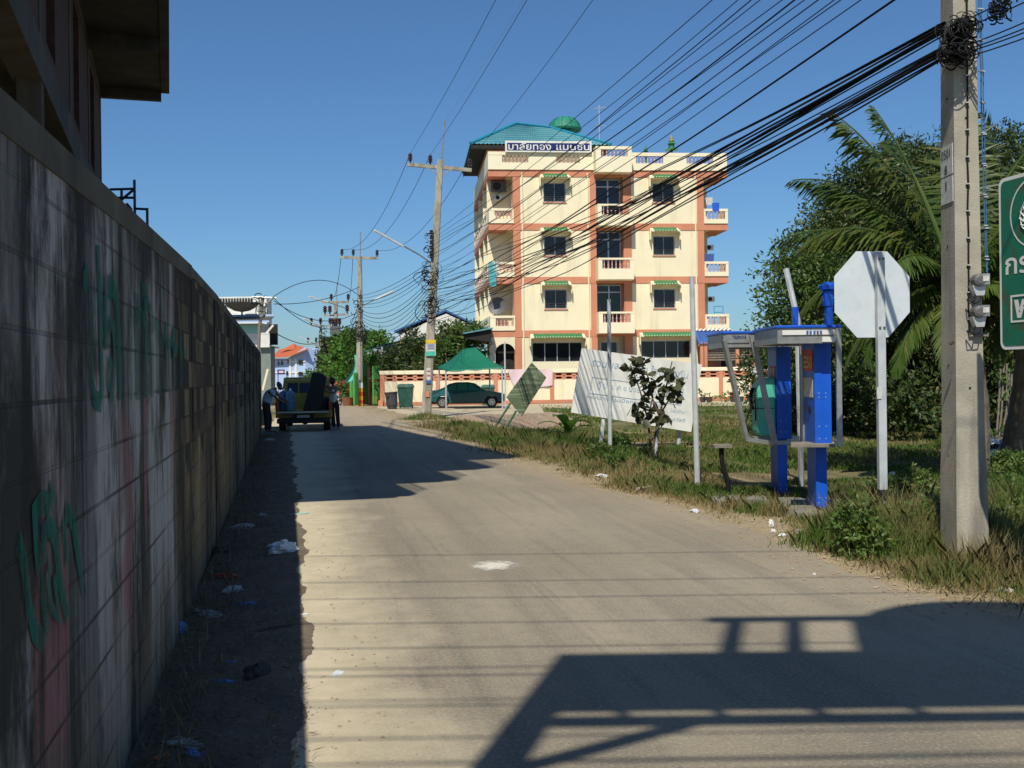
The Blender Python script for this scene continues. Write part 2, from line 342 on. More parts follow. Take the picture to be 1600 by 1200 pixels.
M['verge'] = mat('dry_verge_dirt', (.36, .28, .17), (.26, .20, .12), .95, 2.2, .9, 25, stain=(.16, .13, .08), sa=.6, ss=7)
M['gravel'] = mat('gravel', (.36, .33, .29), (.27, .235, .20), .95, 30, .9, 60, stain=(.44, .41, .37), sa=.8, ss=40)
M['mound'] = mat('mound_dirt', (.36, .25, .16), (.28, .20, .14), .95, 3, .9, 20, stain=(.40, .36, .31), sa=.7, ss=8)
def groundmat():
    m, nt, b, co = base('field_ground', .95, 0, .2)
    g = mix(nt, ramp(nt, noise(nt, co, 1.2, 6), .4, .6), (.10, .105, .035), (.17, .14, .065))
    g = mix(nt, ramp(nt, noise(nt, co, .16, 6, .6), .46, .60, 0, .9), g, (.33, .25, .15))
    g = mix(nt, ramp(nt, noise(nt, co, 9, 6, .7), .5, .7, 0, .5), g, (.07, .06, .03))
    lk(nt, g, b.inputs['Base Color']); bumpit(nt, b, noise(nt, co, 25, 6, .7), .8, .03); return m
M['ground'] = groundmat()

def text(body, O, ex, ez, wd, ht, name, m, parent=None, world=False, bold=0.0, **k):
    """flat lettering: fitted into wd x ht, lower-left corner at O, along ex and up ez"""
    c = bpy.data.curves.new('lettering', 'FONT'); c.body = body; c.size = 1; c.offset = bold; c.resolution_u = 3
    o = bpy.data.objects.new('lettering', c); col.objects.link(o); bpy.context.view_layer.update()
    me = bpy.data.meshes.new_from_object(o.evaluated_get(bpy.context.evaluated_depsgraph_get()))
    A = np.array([tuple(v.co) for v in me.vertices]); Fc = [tuple(p.vertices) for p in me.polygons]
    bpy.data.objects.remove(o); bpy.data.curves.remove(c); bpy.data.meshes.remove(me)
    lo, hi = A.min(0), A.max(0); O = Vector(O); ex = Vector(ex).normalized(); ez = Vector(ez).normalized()
    V = [O+ex*((a[0]-lo[0])/(hi[0]-lo[0])*wd)+ez*((a[1]-lo[1])/(hi[1]-lo[1])*ht) for a in A]
    return obj(name, V, Fc, m, parent, world=world, **k)

# ================================================================ GROUND
def resample(pts, step):
    pts = [Vector((p[0], p[1])) for p in pts]; out = [pts[0]]
    for a, b in zip(pts, pts[1:]):
        n = max(1, min(60, int((b-a).length/step)))
        out += [a.lerp(b, i/n) for i in range(1, n+1)]
    return out
def sheet(name, L, Rr, z, m, jl=.0, jr=.0, kind='structure', label=None):
    n = 700
    def at(pl, t):
        s = t*(len(pl)-1); i = min(int(s), len(pl)-2); a, b = pl[i], pl[i+1]; d = (b-a).normalized(); return a.lerp(b, s-i), Vector((d.y, -d.x)), a.lerp(b, s-i).y*1.0
    L = [Vector((p[0], p[1])) for p in L]; Rr = [Vector((p[0], p[1])) for p in Rr]; V = []
    for i in range(n+1):
        for pl, j in ((L, jl), (Rr, jr)):
            p, nn, yy = at(pl, i/n); xx = p.x*.7+p.y; k = j*(.8*math.sin(xx*1.7+z*900)+.6*math.sin(xx*4.3)+.4*math.sin(xx*11)+rnd.uniform(-.25, .25)); V.append((p.x+nn.x*k, p.y+nn.y*k, z))
    Fc = [(2*i, 2*i+1, 2*i+3, 2*i+2) for i in range(n)]
    return obj(name, V, Fc, m, kind=kind, label=label)
def shifted(pl, d):
    pl = [Vector((p[0], p[1])) for p in pl]; out = []
    for i, p in enumerate(pl):
        t = (pl[min(i+1, len(pl)-1)]-pl[max(i-1, 0)]).normalized(); out.append(p+Vector((t.y, -t.x))*d)
    return out
obj('ground', [(-900, -60, -.03), (900, -60, -.03), (900, 1500, -.03), (-900, 1500, -.03)], [(0, 1, 2, 3)], M['ground'], kind='structure')
redge = [(14, -8), (12, 3.0), G(1600, 965), G(1420, 925), G(1290, 880), G(1200, 835), G(1050, 790), G(900, 755), G(800, 720), G(640, 663), G(560, 637), G(541, 628), (-15.3, 90), (-37, 200), (-95, 500)]
ledge = [(-.75, -8), (-.75, 3.0), G(628, 1200), G(585, 1030), G(545, 930), G(520, 860), G(490, 780), G(470, 720), G(452, 680), (-9.3, 42), (-11.8, 55), (-14.2, 66), (-19.5, 92), (-44, 210), (-100, 500)]
def pad(a, b):      # both polylines are walked together by index
    return a, b
sheet('road', [Vector((p[0]-(.75 if p[1] < 41 else 0), p[1])) for p in ledge], redge, 0.0, M['road'], .03, .05)
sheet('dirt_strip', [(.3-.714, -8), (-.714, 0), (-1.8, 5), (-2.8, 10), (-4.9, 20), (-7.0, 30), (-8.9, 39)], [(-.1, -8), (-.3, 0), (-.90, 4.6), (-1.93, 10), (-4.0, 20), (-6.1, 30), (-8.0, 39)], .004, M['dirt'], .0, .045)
# dry verge beside the right road edge and the sandy mouth of the side lane
sheet('dry_verge', shifted(redge, -.35)[1:12], [(13, 4.6), G(1600, 925), G(1470, 900), G(1330, 855), G(1230, 812), G(1080, 772), G(930, 742), G(830, 706), G(660, 654), G(575, 633), G(548, 626)], -.004, M['verge'], .0, .12)
def patch_sheet(name, pts, z, m, jit):
    P2 = resample([(p[0], p[1]) for p in pts]+[(pts[0][0], pts[0][1])], .8)[:-1]
    V = [(p.x+jit*math.sin(k*1.3)+rnd.uniform(-jit, jit)*.6, p.y+jit*math.cos(k*1.9), z) for k, p in enumerate(P2)]
    obj(name, V, [tuple(range(len(V)))], m, kind='structure')
patch_sheet('sandy_forecourt', [G(585, 642), G(640, 664), (-1.0, 44), (1.5, 47), (2.5, 55), (18, 60), (18, 69.3), (-8.2, 65.2), G(575, 634)], -.010, M['sand'], .12)
patch_sheet('gravel_patch', [G(648, 660), G(670, 652), G(760, 650), G(820, 656), G(850, 690), G(800, 700), G(720, 678)], -.002, M['gravel'], .15)
# bare mound of earth and gravel
nx, ny = 90, 90; x0, x1, y0, y1 = -5.0, 4.4, 28.5, 51.0; V = []
for j in range(ny+1):
    for i in range(nx+1):
        x = x0+(x1-x0)*i/nx; y = y0+(y1-y0)*j/ny
        h = .46*math.exp(-((x-1.2)/1.1)**2-((y-37)/2.6)**2)+.22*math.exp(-((x+1.3)/1.7)**2-((y-43)/3.2)**2)+.22*math.exp(-((x-.1)/1.2)**2-((y-39.5)/2.5)**2)
        h += .07*(rnd.random()-.3)*min(1, h*5)+.05*math.sin(x*5+y)*min(1, h*3); V.append((x, y, h-.06))
obj('dirt_mound', V, [(j*(nx+1)+i, j*(nx+1)+i+1, (j+1)*(nx+1)+i+1, (j+1)*(nx+1)+i) for j in range(ny) for i in range(nx)], M['mound'], smooth=True, kind='structure')
for a, b, c, e, z in ((1105, 1195, 776, 797, .05), (1215, 1310, 783, 812, .06)):
    p = [G(a, c), G(b, c+4), G(b+12, e), G(a+14, e-4)]
    MB().prism([(q.x, q.y, -.04) for q in p], (0, 0, .04+z)).build('concrete_pad', M['rawconc'], kind='structure')

# ================================================================ BOUNDARY WALL
wa = math.atan2(1, -.21); W = Frame((-.714, 0), wa)
wall = thing('boundary_wall', 'long grimy concrete block wall with green and pink painted streaks, running along the left road edge', 'wall', (-.714, 0, 0), wa)
L = 35.4; WH = 2.50
tops = [(-2.5, 2.34), (0, 2.40), (2.5, 2.44), (4.5, 2.49), (8.75, 2.60), (12, 2.63), (20, 2.60), (L, 2.56)]
def wtop(x): return float(np.interp(x, [t[0] for t in tops], [t[1] for t in tops]))
b = MB(); cp = MB()
for (xa, za), (xb, zb) in zip(tops, tops[1:]):
    o = 0 if xb < 8.8 else .008; th = .11 if xb < 8.8 else .08
    b.hexa([(x, y, z) for k in (0, 1) for y in (o, .18) for x, z in ((xa, (za-th) if k else -.1), (xb, (zb-th) if k else -.1))])
    cp.hexa([(x, y, z) for k in (0, 1) for y in (o-.006, .19) for x, z in ((xa, za if k else za-th), (xb, zb if k else zb-th))])
b.build('block_face', M['wall'], wall); cp.build('coping', M['coping'], wall)
for x in [8.75, 11.7, 14.6, 17.5, 20.5, 23.5, 26.5, 29.5, 32.5, 35.2]:
    MB().box(x-.1, x+.1, -.006, .2, -.1, wtop(x)-.09).build('pilaster', M['wall'], wall)
def ribbon(mb, pts, wd, y=-.006):
    P2 = [Vector(W.at(*p)) for p in pts]; V = []
    for i, p in enumerate(P2):
        d = (P2[min(i+1, len(P2)-1)]-P2[max(i-1, 0)]).normalized(); n = Vector((-d.y, d.x))*wd*(.5+rnd.uniform(-.05, .05))
        V += [(p.x+n.x, y, p.y+n.y), (p.x-n.x, y, p.y-n.y)]
    mb.add(V, [(2*i, 2*i+1, 2*i+3, 2*i+2) for i in range(len(P2)-1)])
z1 = lambda x, y: (x/2.4, 150+y/2.4)
gm = MB()
ribbon(gm, [z1(312, 735), z1(312, 690), z1(320, 665), z1(330, 690), z1(330, 900), z1(338, 1080), z1(352, 1140), z1(372, 1150), z1(378, 1100), z1(370, 800), z1(362, 560)], .085, -.006)
ribbon(gm, [z1(392, 950), z1(388, 800), z1(398, 725), z1(415, 712), z1(432, 760), z1(438, 900), z1(444, 1140)], .11, -.008)
ribbon(gm, [z1(396, 900), z1(400, 850), z1(414, 860), z1(422, 960), z1(418, 1080), z1(408, 1130), z1(400, 1080), z1(402, 1000), z1(412, 1010)], .06, -.010)
z2 = lambda x, y: (x/2, 600+y/2)
ribbon(gm, [z2(50, 490), z2(68, 560), z2(80, 680), z2(100, 770), z2(122, 800), z2(140, 770), z2(125, 640), z2(108, 500), z2(100, 400), z2(125, 370), z2(150, 372), z2(160, 320)], .075, -.006)
ribbon(gm, [z2(128, 560), z2(128, 470), z2(145, 440), z2(165, 480), z2(178, 600), z2(208, 740)], .075, -.008)
ribbon(gm, [z2(150, 560), z2(138, 600), z2(150, 700), z2(178, 745), z2(160, 600)], .05, -.010)
ribbon(gm, [z2(205, 560), z2(195, 440), z2(205, 400), z2(222, 430), z2(236, 520), z2(262, 670)], .07, -.006)
gm.build('graffiti', M['graff'], wall)
gf = MB()
for k, (x, ya, yb) in enumerate(((482, 760, 1140), (508, 740, 1140), (535, 700, 1130), (562, 780, 1130), (590, 830, 1120), (618, 850, 1110), (645, 870, 1095), (670, 880, 1090))):
    ribbon(gf, [z1(x, ya), z1(x+3, (ya+yb)/2), z1(x+5, yb)], .17, -.005-.001*k)
    ribbon(gf, [z1(x-6, ya+90), z1(x+14, ya+70), z1(x+26, ya+110)], .07, -.013-.001*k)
gf.build('faded_graffiti', M['grafffaint'], wall, label='faded green lettering washed into the blocks')

# ================================================================ UNFINISHED BUILDING, LEFT
shp = G(640, 775); BL_ = 8.44/math.tan(EL); BO = (shp.x-math.sin(AZ)*BL_, shp.y-math.cos(AZ)*BL_); ba = math.atan2(25.5-BO[1], -7.97-BO[0]); B = Frame(BO, ba)
bl = thing('unfinished_building', 'dark unfinished brick building with deep concrete balconies rising behind the wall at left', 'building', (*BO, 0), ba)
XL = math.hypot(25.5-BO[1], -7.97-BO[0]); FY = 1.5
for k, z in enumerate((8.44, 11.5, 14.6, 18.1)):
    s = MB().box(0, XL, 0, FY, z, z+.14)
    s.box(0, XL, -.02, .16, z-.02, z+.42); s.box(XL-.18, XL+.02, .16, FY, z-.22, z+.3); s.box(-.02, .18, .16, FY, z-.22, z+.3)
    for x in (4.2, 8.4, 12.7): s.box(x-.1, x+.1, .17, FY, z-.26, z-.001)
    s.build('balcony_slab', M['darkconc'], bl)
    if k < 3:
        r = MB()
        for x in np.arange(.1, XL, .16): r.tube([(x, .03, z+.42), (x, .03, z+1.15)], .012, 4)
        r.tube([(0, .03, z+1.15), (XL, .03, z+1.15)], .025, 5); r.tube([(0, .03, z+.8), (XL, .03, z+.8)], .015, 5)
        for y in np.arange(.2, FY, .16): r.tube([(XL, y, z+.3), (XL, y, z+1.15)], .012, 4)
        r.build('railing', M['cable'], bl)
# masonry behind the balconies, with openings
hs = []
for zf in (5.55, 8.6, 11.7, 14.7):
    for x in (1.2, 5.2, 9.4, 13.4): hs.append((x, x+1.15, zf+(.5 if zf < 8 else .02), zf+2.5))
b = MB(); b.holes(0, XL, 5.82, 17.5, FY, hs, .2); b.box(0, XL, FY+6, FY+6.2, 0, 18.2); b.quad((XL, FY, 0), (XL, FY+6, 0), (XL, FY+6, 17.5), (XL, FY, 17.5)); b.quad((0, FY+6, 5.5), (0, FY, 5.5), (0, FY, 17.5), (0, FY+6, 17.5))
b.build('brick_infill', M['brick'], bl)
b = MB().box(-.02, XL+.02, FY-.04, FY+.3, 5.33, 5.82)
for x in (.0, 4.3, 8.5, 12.7, XL-.3): b.box(x, x+.28, FY-.025, FY+.25, -.05, 5.33); b.box(x+.0, x+.28, FY-.015, FY+.02, 5.82, 17.4)
b.box(0, XL, FY+.31, FY+6, 5.5, 5.7); b.box(12.6, XL, FY+.4, FY+5, 18.2, 20.4); b.box(0, XL, FY+.3, FY+6, 17.3, 17.5)  # the raised rooftop box is unseen, added to throw shade over the truck
for z in (8.2, 11.2, 14.3): b.box(0, XL, FY-.012, FY+.05, z, z+.22)
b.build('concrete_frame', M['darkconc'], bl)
b = MB().box(XL+.02, XL+.75, FY+.3, FY+3, 0, 7.1); b.build('stair_block', M['brick'], bl)
# bar scaffolding standing proud of the roof edge
sc = thing('scaffold', 'steel pole scaffold fixed high along the roof edge of the unfinished building', 'scaffold', (*BO, 0), ba)
s = MB()
for d, z in ((-.6, 17.9), (-1.3, 17.5), (-2.1, 18.2)): s.tube([(1.5, d, z), (XL+3.2, d-.3, z)], .045, 6)
for x in (3, 6, 9, 12, 15, 18.2): s.tube([(x, .4, 17.8), (x+.4, -2.6, 18.0)], .04, 6)
s.tube([(9, 1, 17.5), (XL+5, -1.6, 18.4)], .04, 6); s.tube([(6, .5, 17.5), (15, -2.4, 18.6)], .04, 6)
s.build('scaffold_poles', M['steel'], sc)
# loose frame behind the wall
ff = Frame((-7.6, 24.5), ba)
sf = thing('steel_scaffold', 'dark steel scaffold frame poking above the wall beside the brick corner', 'scaffold', (-8.2, 24.2, 0))
s = MB(); Yf = 24.2
q = lambda x, y, d=0: P(x, y, Yf+d)
for a, c in (((210, 281), (212, 420)), ((172, 296), (211, 295)), ((190, 297), (190, 420)), ((172, 309), (208, 309)), ((208, 297), (190, 312)), ((211, 326), (230, 327)), ((230, 325), (231, 420)), ((172, 296), (172, 420)), ((198, 318), (206, 328))):
    s.tube([q(*a), q(*c)], .03, 6)
s.build('frame_tubes', mat('scaffold_blue', (.03, .05, .10), None, .5, 5), sf, world=True)
bt = MB().corr((-14, 18, 2.5), (-8.9, 21.5, 2.5), (-8.9, 21.5, 4.7), (-14, 18, 4.7), 30, .02)
bt.build('tin_fence', mat('tin_blue', (.20, .30, .42), None, .5, 5), label='pale blue corrugated tin sheet glimpsed under the beam of the unfinished building', cat='fence')

# ================================================================ OVERHEAD SHADOW FRAME (unseen behind the camera; shaped to cast the road shadow)
gs = thing('shadow_frame', 'unseen steel frame on a thick post, added to cast the shadow across the road', 'sign', (-1.6, -.2, 0))
def cast(px, py, Yc):
    g = G(px, py); t = (g.y-Yc)/(math.cos(AZ)*math.cos(EL)); return Vector((g.x-math.sin(AZ)*math.cos(EL)*t, Yc, math.sin(EL)*t))
c = lambda x, y: cast(x, y, 0.0)
pz = c(870, 1032); pb = c(740, 1200)
d = (pz-pb).normalized(); ft = pb-d*(pb.z/d.z)
b = MB().beam((ft.x+.1, .0, 0), (pz.x+.1, 0, pz.z), .19); b.build('post', M['steel'], gs, world=True)
b = MB(); tl, tr, br, blc = c(870, 1030), c(1385, 1016), c(1640, 1092), c(880, 1108)
zt = (tl.z+tr.z)/2; b.box(tl.x, 4.6, -.06, .06, blc.z, zt); b.build('board', M['steel'], gs, world=True)
b = MB()
zr = c(1250, 967).z; b.box(c(1105, 968).x, c(1410, 966).x, -.05, .05, zr-.05, zr+.05)
for x in (1142, 1240, 1350): cx = c(x, 1000).x; b.beam((cx, 0, zt), (cx+.02, 0, zr), .11)
b.box(c(865, 1125).x, 4.6, -.05, .05, c(900, 1128).z-.05, c(900, 1128).z+.05)
for x in (990, 1140, 1295, 1450): cx = c(x, 1110).x; b.beam((cx, 0, c(900, 1125).z), (cx-.1, 0, blc.z), .05)
b.beam(c(1080, 1130), c(815, 1200), .08); b.build('rails', M['steel'], gs, world=True)
dk = c(1500, 985); b = MB().lathe([(.1, 0), (1.1, .0), (1.1, .5), (.8, .68), (.1, .72)], (dk.x+.45, 0, zt+.002), 24); b.build('drum', M['steel'], gs, world=True)
MB().beam((4.5, 0, 0), (4.5, 0, zt), .25).build('post', M['steel'], gs, world=True)

# ================================================================ UTILITY POLES
def ins(mb, p, s=1.0):
    mb.lathe([(.03*s, 0), (.03*s, .08*s), (.09*s, .09*s), (.05*s, .15*s), (.09*s, .17*s), (.05*s, .23*s), (.085*s, .25*s), (.04*s, .33*s)], p, 8)
def tangle(pole, c, z0, z1, n, r, name='cable_tangle', th=.012, spread=(1, 1)):
    t = MB()
    for _ in range(n):
        o = Vector((c.x+rnd.gauss(0, r*.7)*spread[0], c.y-.2+rnd.uniform(-.1, .18), rnd.uniform(z0, z1))); a0 = rnd.uniform(0, 6.28); ar = rnd.uniform(1.5, 5.5); rr_ = r*rnd.uniform(.35, 1.1); e1_ = rnd.uniform(.4, 1.3); tl_ = rnd.uniform(-.5, .5); pts = []
        for k in range(10): a = a0+ar*k/9; pts.append(o+Vector((rr_*math.cos(a)*spread[0], rr_*.35*math.sin(a*1.3), rr_*e1_*math.sin(a)+tl_*rr_*k/9)))
        t.tube(pts, th*rnd.uniform(.55, 1.25), 4)
    return t.build(name, M['cable'], pole, world=True)
def crossarm(root, a, b, fr=(.02, .35, .97), r=.055, s=1.0):
    MB().beam(a, b, r*2).build('crossarm', M['pole'], root, world=True); out = []
    for t in fr:
        p = Vector(a).lerp(Vector(b), t)+Vector((0, 0, r)); m_ = MB(); ins(m_, p, s); m_.build('insulator', M['insul'], root, world=True); out.append(p+Vector((0, 0, .33*s)))
    return out
def upole(base_, top, label, wb=.30, wt=.17):
    root = thing('utility_pole', label, 'utility pole', base_, group='utility poles along the road')
    MB().hexa([Vector(p)+Vector((i*w_/2, j*w_*.6, 0)) for p, w_ in ((base_-Vector((0, 0, .3)), wb), (top, wt)) for j in (-1, 1) for i in (-1, 1)]).build('shaft', M['pole'], root, world=True)
    return root
# pole 1
PXR = 670
g1 = G(665, 652); Y1 = g1.y; t1 = P(688, 250, Y1)
p1 = upole(g1, t1, 'tall leaning concrete utility pole with posters, standing by the green car canopy', .40, .24)
ins1 = crossarm(p1, P(636, 257, Y1), P(737, 266, Y1), (.05, .36, .97), .075, 1.25)
MB().tube([P(689, 262, Y1-.12), P(695, 188, Y1-.12)], .035, 6).build('lightning_rod', M['steel'], p1, world=True)
b = MB(); b.beam(P(688, 275, Y1-.1), P(668, 262, Y1-.1), .04); b.beam(P(688, 275, Y1-.1), P(708, 264, Y1-.1), .04); b.build('brace', M['steel'], p1, world=True)
la = MB().tube([P(674, 411, Y1-.1), P(655, 398, Y1-.4), P(630, 384, Y1-.9)], .03, 6).build('lamp_arm', M['steel'], p1, world=True)
MB().beam(P(630, 385, Y1-.9), P(585, 360, Y1-1.6), .12, .06).build('tube_lamp', M['fluo'], la, world=True)
for k, y in enumerate((366, 374, 382, 390, 398, 404)):
    MB().lathe([(.06, 0), (.09, .05), (.06, .1), (.09, .15), (.04, .18)], P(674, y, Y1-.25), 7).build('spool_insulator', M['insul'], p1, world=True)
tangle(p1, P(671, 460, Y1-.1), P(PXR, 500, Y1).z, P(PXR, 420, Y1).z, 60, .28, th=.016)
tangle(p1, P(670, 400, Y1-.1), P(PXR, 430, Y1).z, P(PXR, 365, Y1).z, 16, .16, th=.014)
fz = lambda px, py: P(px, py, Y1-.27)
def plate(root, name, m, a, b_, th=.01):
    p, q = fz(*a), fz(*b_); return MB().box(p.x, q.x, p.y-th, p.y, q.z, p.z).build(name, m, root, world=True)
st = plate(p1, 'poster', M['paper'], (665.2, 531), (681, 556)); plate(st, 'yellow_heading', M['yellow'], (665.2, 531), (681, 536.5), .02); plate(st, 'green_footer', M['phone'], (665.2, 549), (680, 556), .02)
for i, y in enumerate((539, 542, 545)):
    p = fz(668, y); MB().box(p.x, p.x+.3, p.y-.016, p.y, p.z-.02, p.z+.02).build('print_line', M['bluep'], st, world=True)
for m_, a, b_ in ((M['paper'], (666.5, 575), (673, 594)), (M['bluep'], (666, 594), (673, 599)), (M['coral'], (665.5, 611), (671, 620)), (M['red'], (667.5, 579), (672, 581)), (M['red'], (667.5, 586), (672, 588))):
    plate(p1, 'sticker', m_, a, b_, .012 if m_ is not M['red'] else .018)
PXR = 562
# pole 2, its foot painted in bands
g2 = G(562, 634); Y2 = g2.y; t2 = P(562, 403, Y2)
p2 = upole(g2, t2, 'concrete utility pole with yellow, orange and red painted foot beside the green gate', .42, .24)
ins2 = crossarm(p2, P(532, 402, Y2), P(591, 403.5, Y2), (.04, .34, .97), .075, 1.3)
MB().tube([P(563, 415, Y2-.15), P(563, 362, Y2-.15)], .035, 6).build('lightning_rod', M['steel'], p2, world=True)
zb = [(634, 630, 'yellow'), (630, 625, 'red'), (625, 619, 'yellow'), (619, 612, 'red'), (612, 606, 'yellow'), (606, 598, 'white')]
orange = mat('band_orange', (.75, .33, .02), None, .6, 5); redb = mat('band_red', (.62, .07, .02), None, .6, 5)
for a, c_, k in zb:
    za, zc = P(562, a, Y2).z, P(562, c_, Y2).z; MB().box(g2.x-.23, g2.x+.23, g2.y-.29, g2.y+.29, max(za, 0), zc).build('painted_band', {'yellow': orange, 'red': redb, 'white': M['white']}[k], p2, world=True)
tangle(p2, P(562, 505, Y2-.1), P(PXR, 530, Y2).z, P(PXR, 500, Y2).z, 30, .3, th=.02); tangle(p2, P(561, 470, Y2-.1), P(PXR, 490, Y2).z, P(PXR, 462, Y2).z, 18, .2, th=.02)
la = MB().tube([P(566, 478, Y2-.2), P(586, 468, Y2-.6)], .035, 6).build('lamp_arm', M['steel'], p2, world=True)
MB().beam(P(586, 468, Y2-.6), P(614, 455, Y2-1.2), .16, .08).build('tube_lamp', M['fluo'], la, world=True)
PXR = 525
# pole 3 with transformer
Y3 = 100; p3 = upole(Vector((P(523, 600, Y3).x, Y3, 0)), P(525, 470, Y3), 'utility pole carrying a grey transformer box and two crossarms', .42, .26)
ins3 = crossarm(p3, P(503, 472, Y3), P(545, 472, Y3), (.35, .98), .09, 2); crossarm(p3, P(506, 493, Y3), P(544, 491, Y3), (.05, .25, .96), .09, 2.4)
MB().tube([P(526, 475, Y3), P(526.5, 440, Y3)], .04, 5).build('lightning_rod', M['steel'], p3, world=True)
b = MB().box(P(518, 600, Y3-.4).x, P(533, 600, Y3-.4).x, Y3-.9, Y3-.3, P(PXR, 523, Y3).z, P(PXR, 510, Y3).z); b.build('transformer', M['grill'], p3, world=True)
b = MB()
for x in (520, 525.5, 530.5): ins(b, P(x, 510, Y3-.5), 2.3)
b.build('bushings', M['insul'], p3, world=True)
tangle(p3, P(525, 530, Y3-.1), P(PXR, 560, Y3).z, P(PXR, 522, Y3).z, 24, .3, th=.03)
la = MB().tube([P(545, 483, Y3), P(512, 472, Y3-1)], .05, 5).build('lamp_arm', M['steel'], p3, world=True)
MB().beam(P(512, 472, Y3-1), P(483, 463, Y3-2), .2, .1).build('tube_lamp', M['fluo'], la, world=True)
# farther poles
for (x, yt, Yd, wd, lab) in ((501, 508, 125, 16, 'thinner distant utility pole with a lamp arm, beside the pale blue building'), (494, 536, 160, 14, 'small far utility pole right of the pale blue building'), (490, 552, 215, 10, 'farthest small utility pole near the end of the street')):
    pp = upole(Vector((P(x, 600, Yd).x, Yd, 0)), P(x, yt, Yd), lab, .4, .26)
    crossarm(pp, P(x-wd, yt+1, Yd), P(x+wd, yt+1, Yd), (.05, .5, .96), .08, 2.5)
    PXR = x; tangle(pp, P(x, yt+25, Yd), P(PXR, yt+40, Yd).z, P(PXR, yt+5, Yd).z, 22, .35, th=.04)
    if Yd < 200:
        la = MB().tube([P(x, yt+4, Yd-.3), P(x-9, yt-2, Yd-1)], .05, 5).build('lamp_arm', M['steel'], pp, world=True)
        MB().beam(P(x-9, yt-2, Yd-1), P(x-26, yt-10, Yd-2), .2, .1).build('tube_lamp', M['fluo'], la, world=True)
PXR = 410
# leaning service pole at the left shop house
Y4 = 55; sp = thing('service_pole', 'thin crooked service pole with bunched cables before the white shop house', 'utility pole', (P(402, 600, Y4).x, Y4, 0), group='utility poles along the road')
MB().tube([P(402, 640, Y4), P(405, 520, Y4), P(409, 480, Y4), P(411, 463, Y4)], .09, 7).build('shaft', M['wood'], sp, world=True)
MB().tube([P(408, 500, Y4-.2), P(416, 476, Y4-.2), P(428, 464, Y4-.2)], .06, 6).build('stay', M['steel'], sp, world=True)
MB().tube([P(395, 464, Y4-.1), P(432, 466, Y4-.1)], .05, 6).build('crossarm', M['steel'], sp, world=True)
tangle(sp, P(408, 485, Y4-.1), P(PXR, 500, Y4).z, P(PXR, 462, Y4).z, 14, .25, th=.02)

# near pole
PXR = 1510
gp = G(1507, 880); NX, NY = gp.x, gp.y
npole = thing('utility_pole', 'massive near concrete pole with two electricity meters and a knot of black cables', 'utility pole', gp, group='utility poles along the road')
fw = lambda z: .262-.0135*z; sd = lambda z: .34-.013*z
def npt(z, i, j): return Vector((NX+i*fw(z)/2, NY+j*sd(z)/2, z))
b = MB(); zs = [-.4, .0, .8, 1.15, 5, 11]
for a_, c_ in zip(zs, zs[1:]):
    wa_ = 1.07 if a_ <= .8 else 1; wc_ = 1.07 if c_ <= .8 else 1
    b.hexa([Vector((NX+i*fw(z)/2*k, NY+j*sd(z)/2*k, z)) for z, k in ((a_, wa_), (c_, wc_)) for j in (-1, 1) for i in (-1, 1)])
b.build('shaft', M['pole'], npole, world=True)
b = MB()
for z in (.75, 1.55, 2.6, 3.3, 3.9, 4.5):
    y = NY-sd(z)/2-.001; b.disc((NX+.0, y, z), (0, 1, 0), .011, .006, 10); b.disc((NX-fw(z)/2-.001, NY, z+.2), (1, 0, 0), .011, .006, 10)
b.build('bolt_holes', M['dark'], npole, world=True)
def side(px, py):            # a point on the left face of the near pole
    u, v = ray(px, py); x = NX-fw(3)/2; Y = x/u; return Vector((x-.004, Y, H+v*Y))
a, c_ = side(1481, 227), side(1503, 309); zc = side(1490, 272).z
for z0_, z1_, ln in ((zc+.01, a.z, ('0501', '8')), (c_.z, zc-.005, ('1',))):
    pl = MB().box(NX-fw(3)/2-.006, NX-fw(3)/2, NY-.13, NY+.13, z0_, z1_).build('number_plate', M['paper'], npole, world=True)
    for i, s_ in enumerate(ln):
        wd = .19 if len(s_) > 1 else (.055 if s_ == '8' else .022)
        text(s_, (NX-fw(3)/2-.009, NY+wd/2+(.01), z1_-.12-.14*i), (0, -1, 0), (0, 0, 1), wd, .085, 'plate_lettering', M['cable'], pl, world=True, bold=.0)
# cable down the corner and blue cables on the right
def down(x0, y0, x1, y1, m, r, nm, nclip, off=0):
    c_ = MB(); yy = NY-sd(3)/2-.012-off; pts = []
    for i in range(15):
        t = i/14; px = x0+(x1-x0)*t+rnd.uniform(-.8, .8); py = y0+(y1-y0)*t; pts.append(P(px, py, yy))
    c_.tube(pts, r, 6); o = c_.build(nm, m, npole, world=True)
    for i in range(nclip):
        p = pts[0].lerp(pts[-1], (i+.5)/nclip); MB().box(p.x-.017, p.x+.017, p.y-.014, p.y+.012, p.z-.005, p.z+.005).build('cable_clip', M['alu'], o, world=True)
down(1510, -30, 1514, 520, M['cable'], .008, 'service_cable', 13)
bluec = mat('blue_cable', (.05, .14, .28), None, .5, 6)
down(1529, -10, 1541, 425, bluec, .006, 'service_cable', 9); down(1532.5, -10, 1543.5, 430, bluec, .005, 'service_cable', 9, .004)
my = NY-sd(2.5)/2
